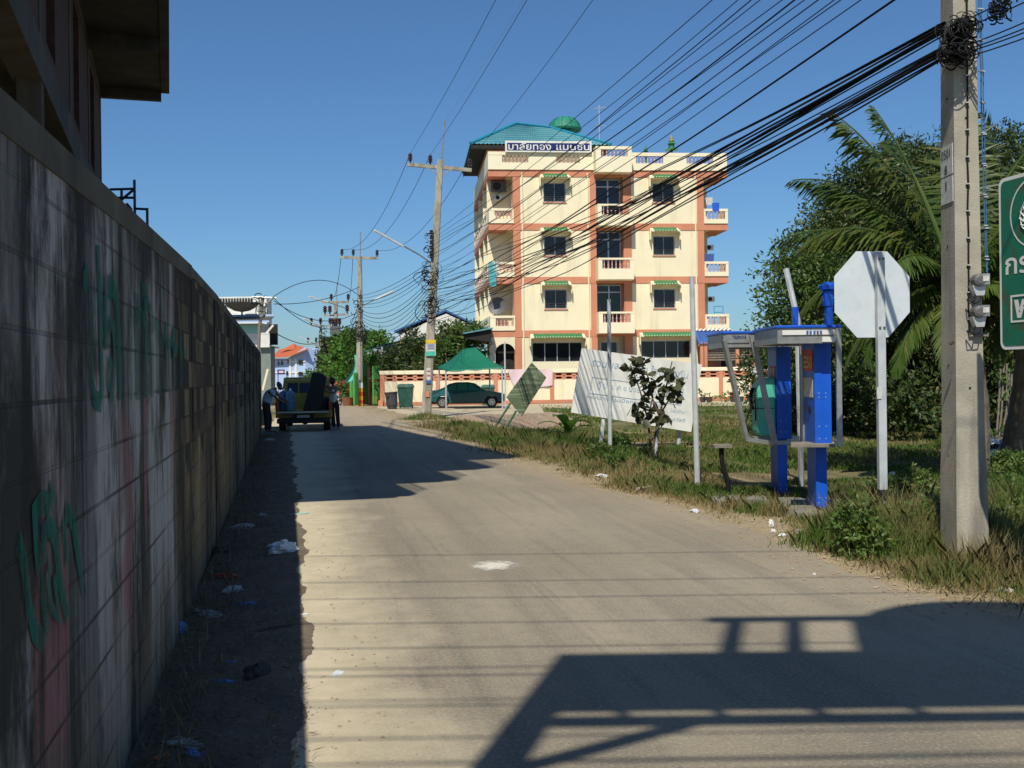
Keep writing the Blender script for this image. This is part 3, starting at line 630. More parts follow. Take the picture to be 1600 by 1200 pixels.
for k, y in enumerate((440, 489)):
    p = P(1529, y, my-.09); mt = MB().lathe([(.001, 0), (.052, .003), (.055, .02), (.05, .105), (.03, .115)], (0, 0, 0), 14)
    mt.v = [(p.x+v[0]*1.15, p.y+.045-v[2]*.9, p.z+v[1]*1.05+.01) for v in mt.v]
    o = mt.build('electricity_meter', M['grill'], npole, world=True, smooth=False)
    MB().box(p.x+.005, p.x+.075, p.y-.055, p.y+.05, p.z-.03, p.z+.065).build('dial_housing', M['steel'], o, world=True)
    MB().box(p.x+.014, p.x+.066, p.y-.059, p.y-.0551, p.z+.0, p.z+.045).build('dial_face', M['paper'], o, world=True)
    MB().prism([(p.x-.06, p.y-.02, p.z-.03), (p.x+.06, p.y-.02, p.z-.03), (p.x+.04, p.y-.02, p.z-.12), (p.x-.03, p.y-.02, p.z-.12)], (0, .09, 0)).build('terminal_cover', M['alu'], o, world=True)
    lp = MB()
    for dx in (-.03, .02): lp.tube([(p.x+dx, p.y, p.z-.11), (p.x+dx-.02, p.y-.02, p.z-.17), (p.x+dx-.06, p.y-.01, p.z-.19), (p.x-.09, p.y+.03, p.z-.15)], .006, 5)
    lp.build('meter_wires', M['cable'], o, world=True)
MB().box(P(1513, 600, my).x, P(1543, 600, my).x, my-.03, my+.0, P(PXR, 526, my).z, P(PXR, 521, my).z).build('bracket', M['wood'], npole, world=True)
MB().beam(P(1484, 538, NY-.25), P(1492, 533, NY-.3), .02).build('step_bolt', M['bark'], npole, world=True)
nt_ = Vector((NX, NY, 0)); zA = P(1480, 48, NY-.3).z; zB = P(1480, 78, NY-.3).z
tangle(npole, Vector((P(1480, 50, NY).x, NY-.12, 0)), zA-.06, zA+.06, 120, .075, th=.007); tangle(npole, Vector((P(1474, 84, NY).x, NY-.12, 0)), zB-.06, zB+.03, 100, .075, th=.007)
tangle(npole, Vector((P(1542, 12, NY).x, NY-.12, 0)), zA+.12, zA+.26, 60, .05, th=.007)
nin = crossarm(npole, (NX-1.0, NY-.15, 10.7), (NX+1.0, NY-.15, 10.7), (.03, .35, .97), .06, 1)

# ================================================================ WIRES
def wire(a, b, sag, r=.012, n=26, wob=0.0, label=None, group='overhead wires over the field', m=None):
    a, b = Vector(a), Vector(b); pts = []; ph = rnd.uniform(0, 6); fr = rnd.uniform(14, 24)
    for i in range(n+1):
        t = i/n; p = a.lerp(b, t); e = min(t, 1-t)*4; e = min(e, 1)
        p.z -= 4*sag*t*(1-t)+wob*e*math.sin(fr*t+ph); p.x += wob*.6*e*math.cos(fr*t*.8+ph); pts.append(p)
    o = MB().tube(pts, r*.62, 5, False).build('overhead_wire', m or M['cable'], smooth=True)
    return tag(o, label, 'wire', group)
Lp = 'power line strung from the leaning pole insulators up out of the picture'
for i in range(3): wire(ins1[i], nin[i], .35 if i < 2 else .5, .012, 30, 0, ('leftmost', 'middle', 'rightmost')[i]+' of three power lines from the leaning pole up past the top edge', 'power lines from the leaning pole')
wire(P(695, 190, Y1-.1), (NX, NY-.2, 11.4), .3, .006, 24, 0, 'thin grey earth wire from the rod tip on the leaning pole', 'power lines from the leaning pole', M['steel'])
Lm = 'black wire sloping from the leaning pole across the apartments to the top edge'
for i, (xt, yf, r) in enumerate(((1092, 368, .011), (1125, 374, .010), (1140, 384, .013), (1168, 392, .010), (1196, 378, .010), (1212, 398, .017), (1240, 405, .010), (1258, 417, .012), (1280, 425, .010), (1300, 432, .010), (1330, 440, .010), (1384, 452, .020))):
    yn = -yf*(1500-xt)/(xt-676); yn = min(-48, yn*.93)
    wire(P(674, yf, Y1-.25), P(1497, yn, NY-.2), .12+.10*(i % 3), r, 34, .0 if i % 3 == 0 else .02, Lm, 'wires sloping over the apartment building')
Lb = 'black cable in the heavy bundle between the leaning pole and the near pole'
for i in range(20):
    up = i % 20 < 11
    a = P(672+rnd.uniform(-2, 2), (430+i*4.4) if up else (470+(i-11)*4), Y1-.3); e = P((1476 if up else 1472)+rnd.uniform(-3, 3), (34+i*1.9) if up else (74+(i-11)*2.3), NY-.16)
    wire(a, e, .10+.30*rnd.random()+(.10 if up else .0), rnd.choice([.012, .015, .020]), 44, .055, Lb, 'cable bundle to the near pole')
Lr = 'black cable leaving the near pole knot towards the right edge of the picture'
for i, (y0_, y1_) in enumerate(((40, -60), (50, -36), (78, -2), (84, 10), (88, 18), (95, 28))):
    wire(P(1490, y0_, NY-.17), P(1680, y1_, NY-1.2), .02, .010, 10, .0, Lr, 'cables right of the near pole')
L2 = 'dark cable sagging between the leaning pole and the pole with the painted foot'
for i in range(15):
    a = P(670, 410+i*5.6, Y1-.15); e = P(563, 462+i*4.4, Y2-.2); wire(a, e, .3+.085*i if i > 4 else .25+.05*i, rnd.choice([.016, .02, .026]), 20, .0, L2, 'cables between the leaning pole and the painted pole')
for i in range(3): wire(ins1[i], ins2[i], 1.2, .018, 22, 0, ('leftmost', 'middle', 'rightmost')[i]+' power line dipping from the leaning pole to the painted-foot pole', 'power lines to the painted pole')
for i in range(2): wire(ins2[i], ins3[i], 1.3, .028, 16, 0, ('left', 'right')[i]+' power line dipping from the painted-foot pole to the transformer pole', 'power lines to the transformer pole')
for i in range(8): wire(P(562, 470+i*8, Y2), P(525, 520+i*5, Y3), 1.0+.2*i, .035, 14, 0, 'cable hanging between the painted-foot pole and the transformer pole', 'cables to the transformer pole')
for i in range(5): wire(P(525, 522+i*7, Y3), P(501, 535+i*6, 125), .6+.2*i, .045, 8, 0, 'cable hanging beyond the transformer pole', 'cables beyond the transformer pole')
for i in range(4): wire(P(501, 530+i*8, 125), P(494, 552+i*6, 160), .6, .05, 8, 0, 'cable hanging beyond the transformer pole', 'cables beyond the transformer pole')
for y0_, y1_, sg in ((466, 492, 1.0), (463, 455, -.9), (470, 478, .8), (475, 440, .3)): wire(P(428, y0_, Y4), P(562, y1_+8, Y2-.3), sg, .03, 20, 0, 'service cable crossing the street from the crooked service pole', 'service cables over the street')
wire(P(433, 522, 70), P(501, 533, 125), .5, .05, 12, 0, 'service cable crossing the street behind the transformer pole', 'service cables over the street')
wire(P(735, 470, 68), P(676, 500, Y1), .4, .016, 12, 0, 'service cable running from the leaning pole to the apartment building', 'service cables to the apartments')
wire(P(735, 500, 68), P(676, 505, Y1), .7, .016, 12, 0, 'service cable running from the leaning pole to the apartment building', 'service cables to the apartments')
# wires high over the foreground road, carried by a pole out to the right
rp = thing('utility_pole', 'utility pole beyond the right edge that carries the wires crossing the road', 'utility pole', (13, 2.2, 0), group='utility poles along the road')
MB().hexa([Vector((13+i*w_/2, 2.2+j*w_/2, z)) for z, w_ in ((-.2, .34), (9.5, .2)) for j in (-1, 1) for i in (-1, 1)]).build('shaft', M['pole'], rp, world=True)
for i, (ys, z) in enumerate(((866, 7.4), (906, 7.1), (930, 6.9), (966, 6.6), (1001, 6.3), (1040, 6.0), (1081, 6.7), (1160, 6.2), (1172, 6.3), (1184, 6.1), (1018, 6.9), (1060, 7.2), (1108, 6.5), (1138, 7.0))):
    g = G(700, ys); yw = g.y-z*.75/.788*.788
    k = z/math.tan(EL)*math.cos(AZ); yw = g.y-k
    wire((-9, yw-.05*i, z+.25), (13, yw+.15, z+.05), .35, .016, 24, 0, 'wire crossing high above the foreground road', 'wires crossing the foreground road')

# ================================================================ APARTMENT BUILDING
AO = P(762.6, 600, 70); A = Frame((AO.x, AO.y), R(5.5))
ap = thing('apartment_building', 'five storey cream and coral apartment building with green awnings and blue rooftop name board', 'building', (AO.x, AO.y, 0), R(5.5))
zz = lambda x, y, d=0: A.at(720+x/3.636, 160+y/3.636, d)
X = lambda x, y=600: zz(x, y)[0]
Z = lambda y, x=600: zz(x, y)[1]
xL, xC1, xC2, xS1, xS2, xD1, xD2, xR = X(157), X(296), X(338), X(733), X(768), X(922), X(968), X(1512)
xE1, xE2 = X(1342), X(1380)
FP = (Z(385)-Z(991))/2                                  # storey height from the coral bands
zT = Z(385); bands = [zT-FP*k for k in range(4)]        # tops of the coral bands
BH = FP*.125; zP = Z(284); DEP = 15.0
hs = []; wins = []
def wbox(a, c, k, y0, y1): return (X(a), X(c), bands[k]-FP*y0, bands[k]-FP*y1)
for k in range(3):
    for a, c in ((470, 597), (1090, 1213)):
        x0, x1 = X(a), X(c); zt = bands[k]-FP*.235; zb = bands[k]-FP*.60; hs.append((x0, x1, zb, zt)); wins.append((x0, x1, zb, zt))
gl = []
for a, c, t_, b_ in ((405, 690, 1362, 1474), (1025, 1305, 1358, 1460), (808, 905, 1360, 1450)):
    h = (X(a, 1350), X(c, 1350), Z(b_), Z(t_)); gl.append(h); hs.append(h)
b = MB()
b.holes(xC2-.1, xS1+.02, 0, zT, .0, [h for h in hs if h[1] < xS1], .22)
b.holes(xD2-.02, xE1+.1, 0, zT, .0, [h for h in hs if h[0] > xD2], .22)
b.holes(xS1, xD2, 0, bands[3]+.2, .9, [h for h in hs if xS1 < h[0] < xD2], .2)
# outer side and back walls, bay back walls, floors
b.quad((xL+.02, 1.6, 0), (xC1, 1.6, 0), (xC1, 1.6, zT), (xL+.02, 1.6, zT)); b.quad((xE2, 1.6, 0), (xR-.9, 1.6, 0), (xR-.9, 1.6, zT), (xE2, 1.6, zT))
b.quad((xR-.9, 1.6, 0), (xR-.9, DEP, 0), (xR-.9, DEP, zT), (xR-.9, 1.6, zT)); b.quad((xR-.9, DEP, 0), (xL+.9, DEP, 0), (xL+.9, DEP, zT), (xR-.9, DEP, zT))
b.quad((xC1, 1.6, 0), (xC1+.05, 0, 0), (xC1+.05, 0, zT), (xC1, 1.6, zT)); b.quad((xE2, 0, 0), (xE2, 1.6, 0), (xE2, 1.6, zT), (xE2, 0, zT))
for k in range(4): b.box(xL+.1, xR-.1, .25, DEP-.1, bands[k]-BH+.03, bands[k]-.03)
b.build('wall', M['cream'], ap)
# left side: recessed wall with small windows and stair-stepped balconies
sh = []
for k in range(4):
    for y in (2.6, 4.6, 7.2, 9.4, 12.2): sh.append((y, y+.7, bands[k]-FP*.55, bands[k]-FP*.25))
s = MB(); s.holes(1.6, DEP, 0, zT, 0, sh, .15); s.v = [(xL+.9+v[1]*1, DEP+1.6-v[0], v[2]) for v in s.v]; s.build('side_wall', M['cream'], ap)
b = MB()
for y0, y1, z0_, z1_ in sh: b.box(xL+1.0, xL+1.05, DEP+1.6-y1, DEP+1.6-y0, z0_, z1_)
b.build('side_windows', M['glass'], ap)
b = MB()
for k in range(4):
    b.box(xL-.0, xR+.03, -.04, .24, bands[k]-BH, bands[k]); b.box(xL-.0, xL+1.2, .25, DEP, bands[k]-BH, bands[k]); b.box(xR-1.0, xR+.03, .25, 3, bands[k]-BH, bands[k])
for x0, x1 in ((xC1, xC2), (xS1, xS2), (xD1, xD2), (xE1, xE2)):
    y = -.02; b.box(x0, x1, y if x0 not in (xS1, xD1) else -.025, .35, 0, zT-BH-.003)
b.box(xS1+.01, xD2-.01, .1, .2, 0, .3)
b.build('coral_bands', M['coral'], ap)
bs = MB(); bs.quad((xD1-.02, .05, bands[3]), (xD1-.02, 1.2, bands[3]), (xD1-.02, 1.2, zT), (xD1-.02, .05, zT)); bs.quad((xS2+.02, 1.2, bands[3]), (xS2+.02, .05, bands[3]), (xS2+.02, .05, zT), (xS2+.02, 1.2, zT)); bs.build('stair_recess_sides', M['coral'], ap)
def balusters(mb, x0, x1, z0, z1, y, n, r=.055):
    h = z1-z0
    for i in range(n):
        x = x0+(x1-x0)*(i+.5)/n; mb.lathe([(r, 0), (r, h*.12), (r*.5, h*.2), (r*.95, h*.45), (r*.5, h*.62), (r*.45, h*.82), (r, h*.9), (r, h)], (x, y, z0), 6)
def parapet(x0, x1, z0, z1, y, ops, nm, th=.14, ly=None):
    """balcony front with openings filled by balusters; ly = y extents of the returns"""
    m_ = MB(); xs = sorted([x0, x1]+[o for p in ops for o in p[:2]])
    zl, zh = (ops[0][2], ops[0][3]) if ops else (z0, z1)
    m_.box(x0, x1, y, y+th, z0, zl); m_.box(x0, x1, y-.012, y+th+.012, zh, z1); cur = x0
    for o in sorted(ops): m_.box(cur, o[0], y+.002, y+th-.002, zl+.001, zh-.001); cur = o[1]
    m_.box(cur, x1, y+.002, y+th-.002, zl+.001, zh-.001)
    if ly:
        for xs_, y1 in ly: m_.box(xs_-.07, xs_+.07, y+th+.002, y1, z0, z1-.004)
    o_ = m_.build(nm, M['trim'], ap); q_ = MB()
    for o in ops: balusters(q_, o[0], o[1], zl, zh, y+th/2, max(3, int(round((o[1]-o[0])/.24))))
    if ops: q_.build('baluster_row', M['pinkwhite'], o_)
    return o_
# roof parapet
zl, zh = Z(345), Z(303)
parapet(xL, xS2-.15, zT+.004, zP, -.12, [(X(233, 320), X(382, 320), zl, zh), (X(540, 320), X(675, 320), zl, zh)], 'roof_parapet', ly=[(xL+.07, DEP)])
parapet(xD2-.1, xR, zT+.004, zP, -.12, [(X(992, 320), X(1148, 320), zl, zh), (X(1280, 320), X(1430, 320), zl, zh)], 'roof_parapet', ly=[(xR-.07, DEP)])
parapet(X(755), X(957), Z(410), Z(265), -1.0, [(X(785), X(935), Z(322), Z(282))], 'balcony', ly=[(X(755)+.08, -.0), (X(957)-.08, -.0)])
b = MB().box(X(755), X(957), -.85, .9, Z(410)+.02, Z(410)+.15); b.box(xL+.1, xR-.1, 0, DEP-.1, zT-.05, zT+.02); b.build('roof_slab', M['trim'], ap)
for k in range(3):
    zo = bands[k]-(Z(425)-Z(425)); f0 = bands[k+1]
    # central stair balcony
    x0, x1 = X(762), X(962); parapet(x0, x1, f0+FP*.012-.30, f0+FP*.325, -1.0, [(X(785), X(940), f0+FP*.125, f0+FP*.29)], 'balcony', ly=[(x0+.08, -.0), (x1-.08, -.0)])
    MB().box(x0, x1, -.85, 1.1, f0-.28, f0-.15).build('balcony_floor', M['trim'], ap)
    # corner balconies
    parapet(X(158), X(300), f0+.004, f0+FP*.28, -.10, [(X(190), X(292), f0+FP*.085, f0+FP*.235)], 'balcony', ly=[(X(158)+.08, 1.6)])
    parapet(xE2, xR+.03, f0+.004, f0+FP*.28, -.10, [(xE2+.1, xR-.15, f0+FP*.085, f0+FP*.235)], 'balcony', ly=[(xR-.06, 1.6)])
    # tall stair door frames
    za, zb_ = f0+.02, bands[k]-BH-.02; x0, x1 = xS2+.02, xD1-.06
    fr = MB()
    for x in (x0, (x0+x1)/2-.02, x1-.08): fr.box(x, x+.09, .62, .70, za, zb_)
    for z in (za, zb_-.09, zb_-FP*.16): fr.box(x0+.09, x1-.08, .625, .695, z, z+.08)
    o = fr.build('stair_window', M['alu'], ap); MB().box(x0+.05, x1-.05, .71, .73, za+.05, zb_-.05).build('pane', M['glass'], o)
# side balconies along the left flank
for k in range(4):
    f0 = bands[k]-.02 if k else zT
    if k == 0: continue
    m_ = MB(); m_.box(xL, xL+.12, 1.7, DEP, bands[k]+.01, bands[k]+FP*.10); m_.box(xL-.01, xL+.13, 1.7, DEP, bands[k]+FP*.24, bands[k]+FP*.29)
    for y in np.arange(1.7, DEP, 1.9): m_.box(xL+.003, xL+.117, y, y+.45, bands[k]+FP*.10+.001, bands[k]+FP*.24-.001)
    for y in (5.0, 9.5, DEP-.4): m_.box(xL+.0, xL+.9, y, y+.16, bands[k]+.01, bands[k-1]-BH-.01)
    o = m_.build('side_balcony', M['trim'], ap); q_ = MB()
    for y in np.arange(2.25, DEP, .24): q_.lathe([(.06, 0), (.03, .12), (.055, .25), (.03, .42)], (xL+.06, y, bands[k]+FP*.10), 5)
    q_.build('baluster_row', M['pinkwhite'], o)
# windows with awnings
def window(x0, x1, z0, z1, n, grille=True):
    y = .09; fr = MB(); t = .05
    fr.box(x0, x1, y, y+.06, z0, z0+t); fr.box(x0, x1, y, y+.06, z1-t, z1)
    for i in range(n+1):
        x = x0+(x1-x0-t)*i/n; fr.box(x, x+t, y+.003, y+.057, z0+t, z1-t)
    o = fr.build('window', M['alu'], ap); MB().box(x0+.02, x1-.02, y+.065, y+.08, z0+.02, z1-.02).build('pane', M['glass'], o)
    if grille:
        g = MB()
        for i in range(7): z = z0+(z1-z0)*(i+.5)/9; g.box(x0+.02, x1-.02, .03, .042, z, z+.014)
        for i in range(3): x = x0+(x1-x0)*(i+.5)/3; g.box(x, x+.012, .046, .058, z0, z1)
        g.build('grille', M['grill'], o)
        MB().box(x0-.05, x1+.05, -.06, .05, z0-.07, z0-.002).build('sill', M['coral'], o)
def awning(x0, x1, zt, drop, out, nw):
    w_ = MB(); w_.box(x0-.22, x1+.22, -out-.08, -.001, zt-.12, zt-.02); w_.box(x0-.28, x0-.22, -out+.1, -.002, zt-.62, zt-.021) ; w_.box(x1+.22, x1+.28, -out+.1, -.002, zt-.62, zt-.021)
    w_.prism([(x0-.22, -.01, zt+.18), (x0-.22, -.01, zt-.019), (x0-.22, -out*.75, zt-.019)], (x1-x0+.44, 0, 0))
    o = w_.build('awning', M['trim'], ap)
    MB().corr((x0-.05, -.22, zt+.20), (x1+.05, -.22, zt+.20), (x1+.05, -out-.2, zt-.10), (x0-.05, -out-.2, zt-.10), nw, .03).build('awning_tiles', M['greentile'], o)
for k, (x0, x1, z0, z1) in enumerate(wins):
    window(x0, x1, z0, z1, 2); awning(x0, x1, z1+FP*.10, .4, .55, 8)
for i, (x0, x1, z0, z1) in enumerate(gl):
    if i < 2: window(x0, x1, z0, z1, 4, False); awning(x0+.1, x1-.1, z1+.36, .4, .55, 18)
    else:
        fr = MB().box(x0, x1, .96, 1.0, z0, z0+.05); fr.box(x0, x1, .96, 1.0, z1-.05, z1)
        for x in (x0, (x0+x1)/2, x1-.05): fr.box(x, x+.05, .962, .998, z0+.05, z1-.05)
        o = fr.build('window', M['alu'], ap); MB().box(x0, x1, 1.01, 1.03, z0, z1).build('pane', M['glass'], o)
# arched porch on the ground floor, left bay
b = MB(); xa, xb = X(195, 1400), X(308, 1400); zsp = Z(1420); n = 14; xc, ra = (xa+xb)/2, (xb-xa)/2; pts = [(xa, 0)]+[(xc-ra*math.cos(math.pi*i/n), zsp+ra*.95*math.sin(math.pi*i/n)) for i in range(n+1)]+[(xb, 0)]
zb = bands[3]-BH; x0, x1 = xL-.05, xC1
m_ = [(x0, 0), pts[0]]
for i in range(len(pts)-1):
    a_, c_ = pts[i], pts[i+1]
    if i in (0, len(pts)-2): continue
    b.quad((a_[0], -.12, a_[1]), (c_[0], -.12, c_[1]), (c_[0], -.12, zb), (a_[0], -.12, zb)); b.quad((a_[0], -.12, a_[1]), (a_[0], .1, a_[1]), (c_[0], .1, c_[1]), (c_[0], -.12, c_[1]))
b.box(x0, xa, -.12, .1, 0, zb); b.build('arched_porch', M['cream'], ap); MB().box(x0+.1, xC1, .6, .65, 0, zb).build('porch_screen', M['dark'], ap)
# pitched sun roof over the left wing
xw0, zw0 = zz(0, 1320); xw1, zw1 = zz(175, 1290)
wr = MB().prism([(xw0+.1, -1.2, zw0), (xw1, -1.2, zw1), (xw1, -1.2, zw1+.08), (xw0+.1, -1.2, zw0+.08)], (0, 6, 0)); wr.build('lean_to_roof', M['tealroof'], ap)
wr = MB().prism([(xw0+.3, -1.0, zw0-.3), (xw1-.1, -1.0, zw1-.85), (xw1-.1, -1.0, zw1-.05), (xw0+.3, -1.0, zw0-.05)], (0, .1, 0)); wr.build('lean_to_fascia', M['dark'], ap)
# penthouse and hipped roof
ph = Frame(A.o+A.n*2.4, A.a); py0 = 2.4
h = lambda x, y: ph.at(720+x/3.636, 160+y/3.636)
ex0, ez = h(55, 238); ex1 = h(852, 240)[0]; zsof = ez-.12
b = MB().box(ex0+1.2, ex1-.8, py0+.9, 12.5, zT, ez-.1); b.build('penthouse', M['cream'], ap)
b = MB().box(ex0+1.1, ex0+1.5, py0+.8, py0+1.2, zT, ez-.15); b.box(ex0+1.1, ex1-.7, py0+.85, py0+.89, ez-.42, ez-.16); b.box(ex0+1.12, ex0+1.17, py0+1.2, 12.5, ez-.42, ez-.16); b.build('penthouse_trim', M['coral'], ap)
rx0 = ph.at(720+318/3.636, 160+112/3.636, 3.5); rx1 = ph.at(720+500/3.636, 160+115/3.636, 3.5); rz_ = rx0[1]; yb = 12.8; ym = py0+4.2
r = MB(); E0, E1, E2, E3 = Vector((ex0, py0, ez)), Vector((ex1, py0, ez)), Vector((ex1, yb, ez)), Vector((ex0, yb, ez)); R0, R1 = Vector((rx0[0], ym, rz_)), Vector((rx1[0]+.4, ym+1.2, rz_))
def slope(a, b_, c_, d_, nw, rows=9):
    """tiled slope a-b eave, d-c ridge, stepped in courses and waved across"""
    nrm = (b_-a).cross(d_-a).normalized(); V = []; m = nw*4
    for j in range(rows*2+1):
        t = (j//2+(j % 2)*1.0)/rows if j < rows*2 else 1; t = min(t, 1); lift = .0 if j % 2 else .05
        l, rr_ = a.lerp(d_, t), b_.lerp(c_, t)
        for i in range(m+1): V.append(l.lerp(rr_, i/m)+nrm*(lift+.035*math.cos(2*math.pi*i/4)))
    r.add(V, [(j*(m+1)+i, j*(m+1)+i+1, (j+1)*(m+1)+i+1, (j+1)*(m+1)+i) for j in range(rows*2) for i in range(m)])
slope(E0, E1, R1, R0, 34); slope(E3, E0, R0, R0+Vector((0, .01, 0)), 30); slope(E1, E2, R1+Vector((0, .01, 0)), R1, 30); slope(E2, E3, R0, R1, 30)
ro = r.build('hipped_roof', M['tealroof'], ap)
r = MB()
for a_, c_ in ((E0, R0), (E1, R1), (R0, R1), (E3, R0)): r.tube([a_+Vector((0, 0, .08)), c_+Vector((0, 0, .08))], .11, 7)
r.build('ridge_tiles', mat('teal_ridge', (.02, .25, .36), None, .5, 3), ro)
r = MB().box(ex0+.05, ex1-.05, py0+.03, py0+.07, ez-.26, ez-.03); r.box(ex0+.03, ex0+.07, py0+.07, yb, ez-.26, ez-.03); r.box(ex0+.07, ex1-.05, py0+.07, yb, ez-.2, ez-.16); r.build('eave_board', M['dark'], ro)
# name board
x0, z0 = zz(252, 282, -.25); x1, z1_ = zz(742, 222, -.25)
nb = MB().box(x0, x1, -.30, -.22, z0, z1_).build('name_board', M['white'], ap); MB().box(x0+.12, x1-.12, -.31, -.302, z0+.10, z1_-.14).build('board_face', M['navy'], nb)
text('มาลัยทอง', (x0+.2, -.325, z0+.14), (1, 0, 0), (0, 0, 1), X(510)-X(268), (z1_-z0)*.66, 'board_lettering', M['white'], nb, bold=.010)
text('แมนชั่น', (X(543), -.325, z0+.14), (1, 0, 0), (0, 0, 1), X(730)-X(543), (z1_-z0)*.70, 'board_lettering', M['white'], nb, bold=.010)
for x_, zt_b in ((xC2+.12, zT), (xE1-.12, zT), (xS1-.14, zT)):
    MB().tube([(x_, -.07, .2), (x_, -.07, zt_b-.2)], .045, 6).build('rain_pipe', M['trim'], ap)
# things on the building
TS = .68
def aloc(x, y, z): return Matrix.Translation((AO.x, AO.y, 0)) @ Matrix.Rotation(R(5.5), 4, 'Z') @ Vector((x, y, z))
tk = thing('water_tank', 'rooftop water tank wrapped in green netting behind the teal roof', 'water tank', aloc(*(lambda q: (q[0], 9, q[1]-.5))(A.at(720+590/3.636, 160+150/3.636, 9))), R(5.5))
MB().lathe([(1.4, -1.4), (1.45, .5), (1.75, .55), (1.82, .75), (1.6, 1.35), (1.1, 1.85), (.45, 2.1), (.05, 2.15)], (0, 0, 0), 22).build('netting_cover', M['netting'], tk, smooth=False)
s = MB()
for k in range(10):
    a_ = k*math.pi/5; s.tube([(1.84*math.cos(a_), 1.84*math.sin(a_), .7), (1.62*math.cos(a_), 1.62*math.sin(a_), 1.35), (1.12*math.cos(a_), 1.12*math.sin(a_), 1.86), (.1, 0, 2.17)], .02, 4)
s.build('cords', M['cable'], tk); tk.scale = (TS, TS, TS); tk.location.z -= .05
an = thing('antenna', 'thin rooftop television aerial right of the green tank', 'antenna', aloc(*(lambda q: (q[0], 5, q[1]))(A.at(720+788/3.636, 160+260/3.636, 5))), R(5.5))
s = MB().tube([(0, 0, -.5), (0, 0, 3.0)], .035, 5); s.tube([(-.35, 0, 2.75), (.5, 0, 2.85)], .02, 4); s.tube([(-.3, 0, 1.6), (.45, 0, 1.55)], .02, 4)
for x in (-.25, 0, .25, .42): s.tube([(x, -.35, 2.8), (x, .35, 2.8)], .015, 4); s.tube([(x, -.3, 1.58), (x, .3, 1.58)], .015, 4)
s.build('aerial_rods', M['alu'], an)
def shrine(px, py, sc, lab):
    q_ = A.at(720+px/3.636, 160+py/3.636, 1.5); sh_ = thing('roof_shrine', lab, 'shrine', aloc(q_[0], 1.5, q_[1]), R(5.5))
    MB().lathe([(.15, -1.2), (.15, 0), (.75, .02), (.6, .12), (.35, .2), (.32, .6), (.5, .66), (.25, .9)], (0, 0, 0), 10).build('shrine_body', M['greentile'], sh_)
    MB().lathe([(.28, .9), (.34, 1.0), (.15, 1.25), (.18, 1.3), (.06, 1.6), (.01, 2.0)], (0, 0, 0), 8).build('spire', M['greentile'] if sc < .5 else mat('dull_gold', (.30, .24, .06), None, .5, 9), sh_); sh_.scale = (sc, sc, sc)
shrine(1197, 272, .62, 'small green and gold spirit shrine standing on the roof parapet'); shrine(1052, 300, .4, 'lower green shrine roof just behind the parapet balusters')
def acunit(px, py, d, lab, s=1.0):
    q_ = A.at(720+px/3.636, 160+py/3.636, d); o = thing('air_conditioner', lab, 'air conditioner', aloc(q_[0], d, q_[1]), R(5.5), 'air conditioners on the corner balconies')
    MB().box(-.42*s, .42*s, -.16, .16, -.28*s, .28*s).build('casing', M['grill'] if s > .9 else M['white'], o)
    f = MB().disc((-.1*s, -.17, 0), (0, 1, 0), .22*s, .02, 16); f.build('fan_grille', M['dark'], o)
acunit(215, 478, 1.3, 'grey air conditioner high in the top left balcony', 1.2); acunit(213, 542, 1.3, 'small white unit under the grey air conditioner', .6)
acunit(1412, 825, 1.2, 'white air conditioner in the middle right balcony', .6); acunit(1418, 1118, 1.2, 'white air conditioner in the lower right balcony', .6); acunit(1400, 560, 1.2, 'white air conditioner in the top right balcony', .6)
def cloth(px, py, w_, h_, m_, lab, d=-.16, cat='laundry'):
    q_ = A.at(720+px/3.636, 160+py/3.636, d); n = 10; V = []
    for j in range(6):
        for i in range(n+1): V.append((w_*(i/n-.5)*(1-.12*j/5), .03*math.sin(i*1.9+j), -h_*j/5))
    M_ = Matrix.Translation(aloc(q_[0], d, q_[1])) @ Matrix.Rotation(R(5.5), 4, 'Z')
    return obj('laundry', [M_ @ Vector(v) for v in V], [(j*(n+1)+i, j*(n+1)+i+1, (j+1)*(n+1)+i+1, (j+1)*(n+1)+i) for j in range(5) for i in range(n)], m_, smooth=True, label=lab, cat=cat, group='laundry on the apartment balconies')
cloth(180, 905, .5, 1.6, mat('cloth_aqua', (.1, .45, .5)), 'turquoise towel hanging over the middle left balcony'); cloth(200, 905, .35, .7, M['paper'], 'white cloth beside the turquoise towel on the middle left balcony')
cloth(1412, 540, .5, .5, M['paper'], 'pale clothes drying in the top right balcony', 0.5); cloth(1410, 860, .7, .6, M['bluep'], 'dark blue clothes drying in the middle right balcony', .5)
cloth(1448, 570, .5, .55, mat('cloth_blue', (.02, .12, .6)), 'bright blue cloth over the top right balcony rail', -.14)
cloth(860, 585, .5, .3, M['cable'], 'black cloth draped over the top stair balcony rail', -1.2)
q_ = zz(210, 1160, .9); dsh = thing('satellite_dish', 'dark satellite dish standing in the lower left balcony', 'satellite dish', aloc(q_[0], .9, q_[1]), R(5.5))
MB().lathe([(.05, 0), (.35, .04), (.55, .12), (.6, .2), (.56, .16), (.1, .03)], (0, 0, 0), 16).build('dish', M['grill'], dsh).rotation_euler = (R(80), 0, R(-20))
MB().tube([(0, .1, -1.0), (0, .1, 0)], .04, 6).build('stand', M['bluep'], dsh)
rk = thing('drying_rack', 'light blue drying rack in the lower right balcony', 'rack', aloc(zz(1465, 1200, .8)[0], .8, bands[3]+.05), R(5.5)); s = MB()
for x in (-.3, .3): s.tube([(x, 0, 0), (x, 0, 1.5)], .03, 5)
s.tube([(-.3, 0, 1.5), (.3, 0, 1.5)], .03, 5); s.tube([(-.3, 0, 1.1), (.3, 0, 1.1)], .03, 5); s.build('rack_frame', mat('rack_blue', (.1, .35, .6)), rk)
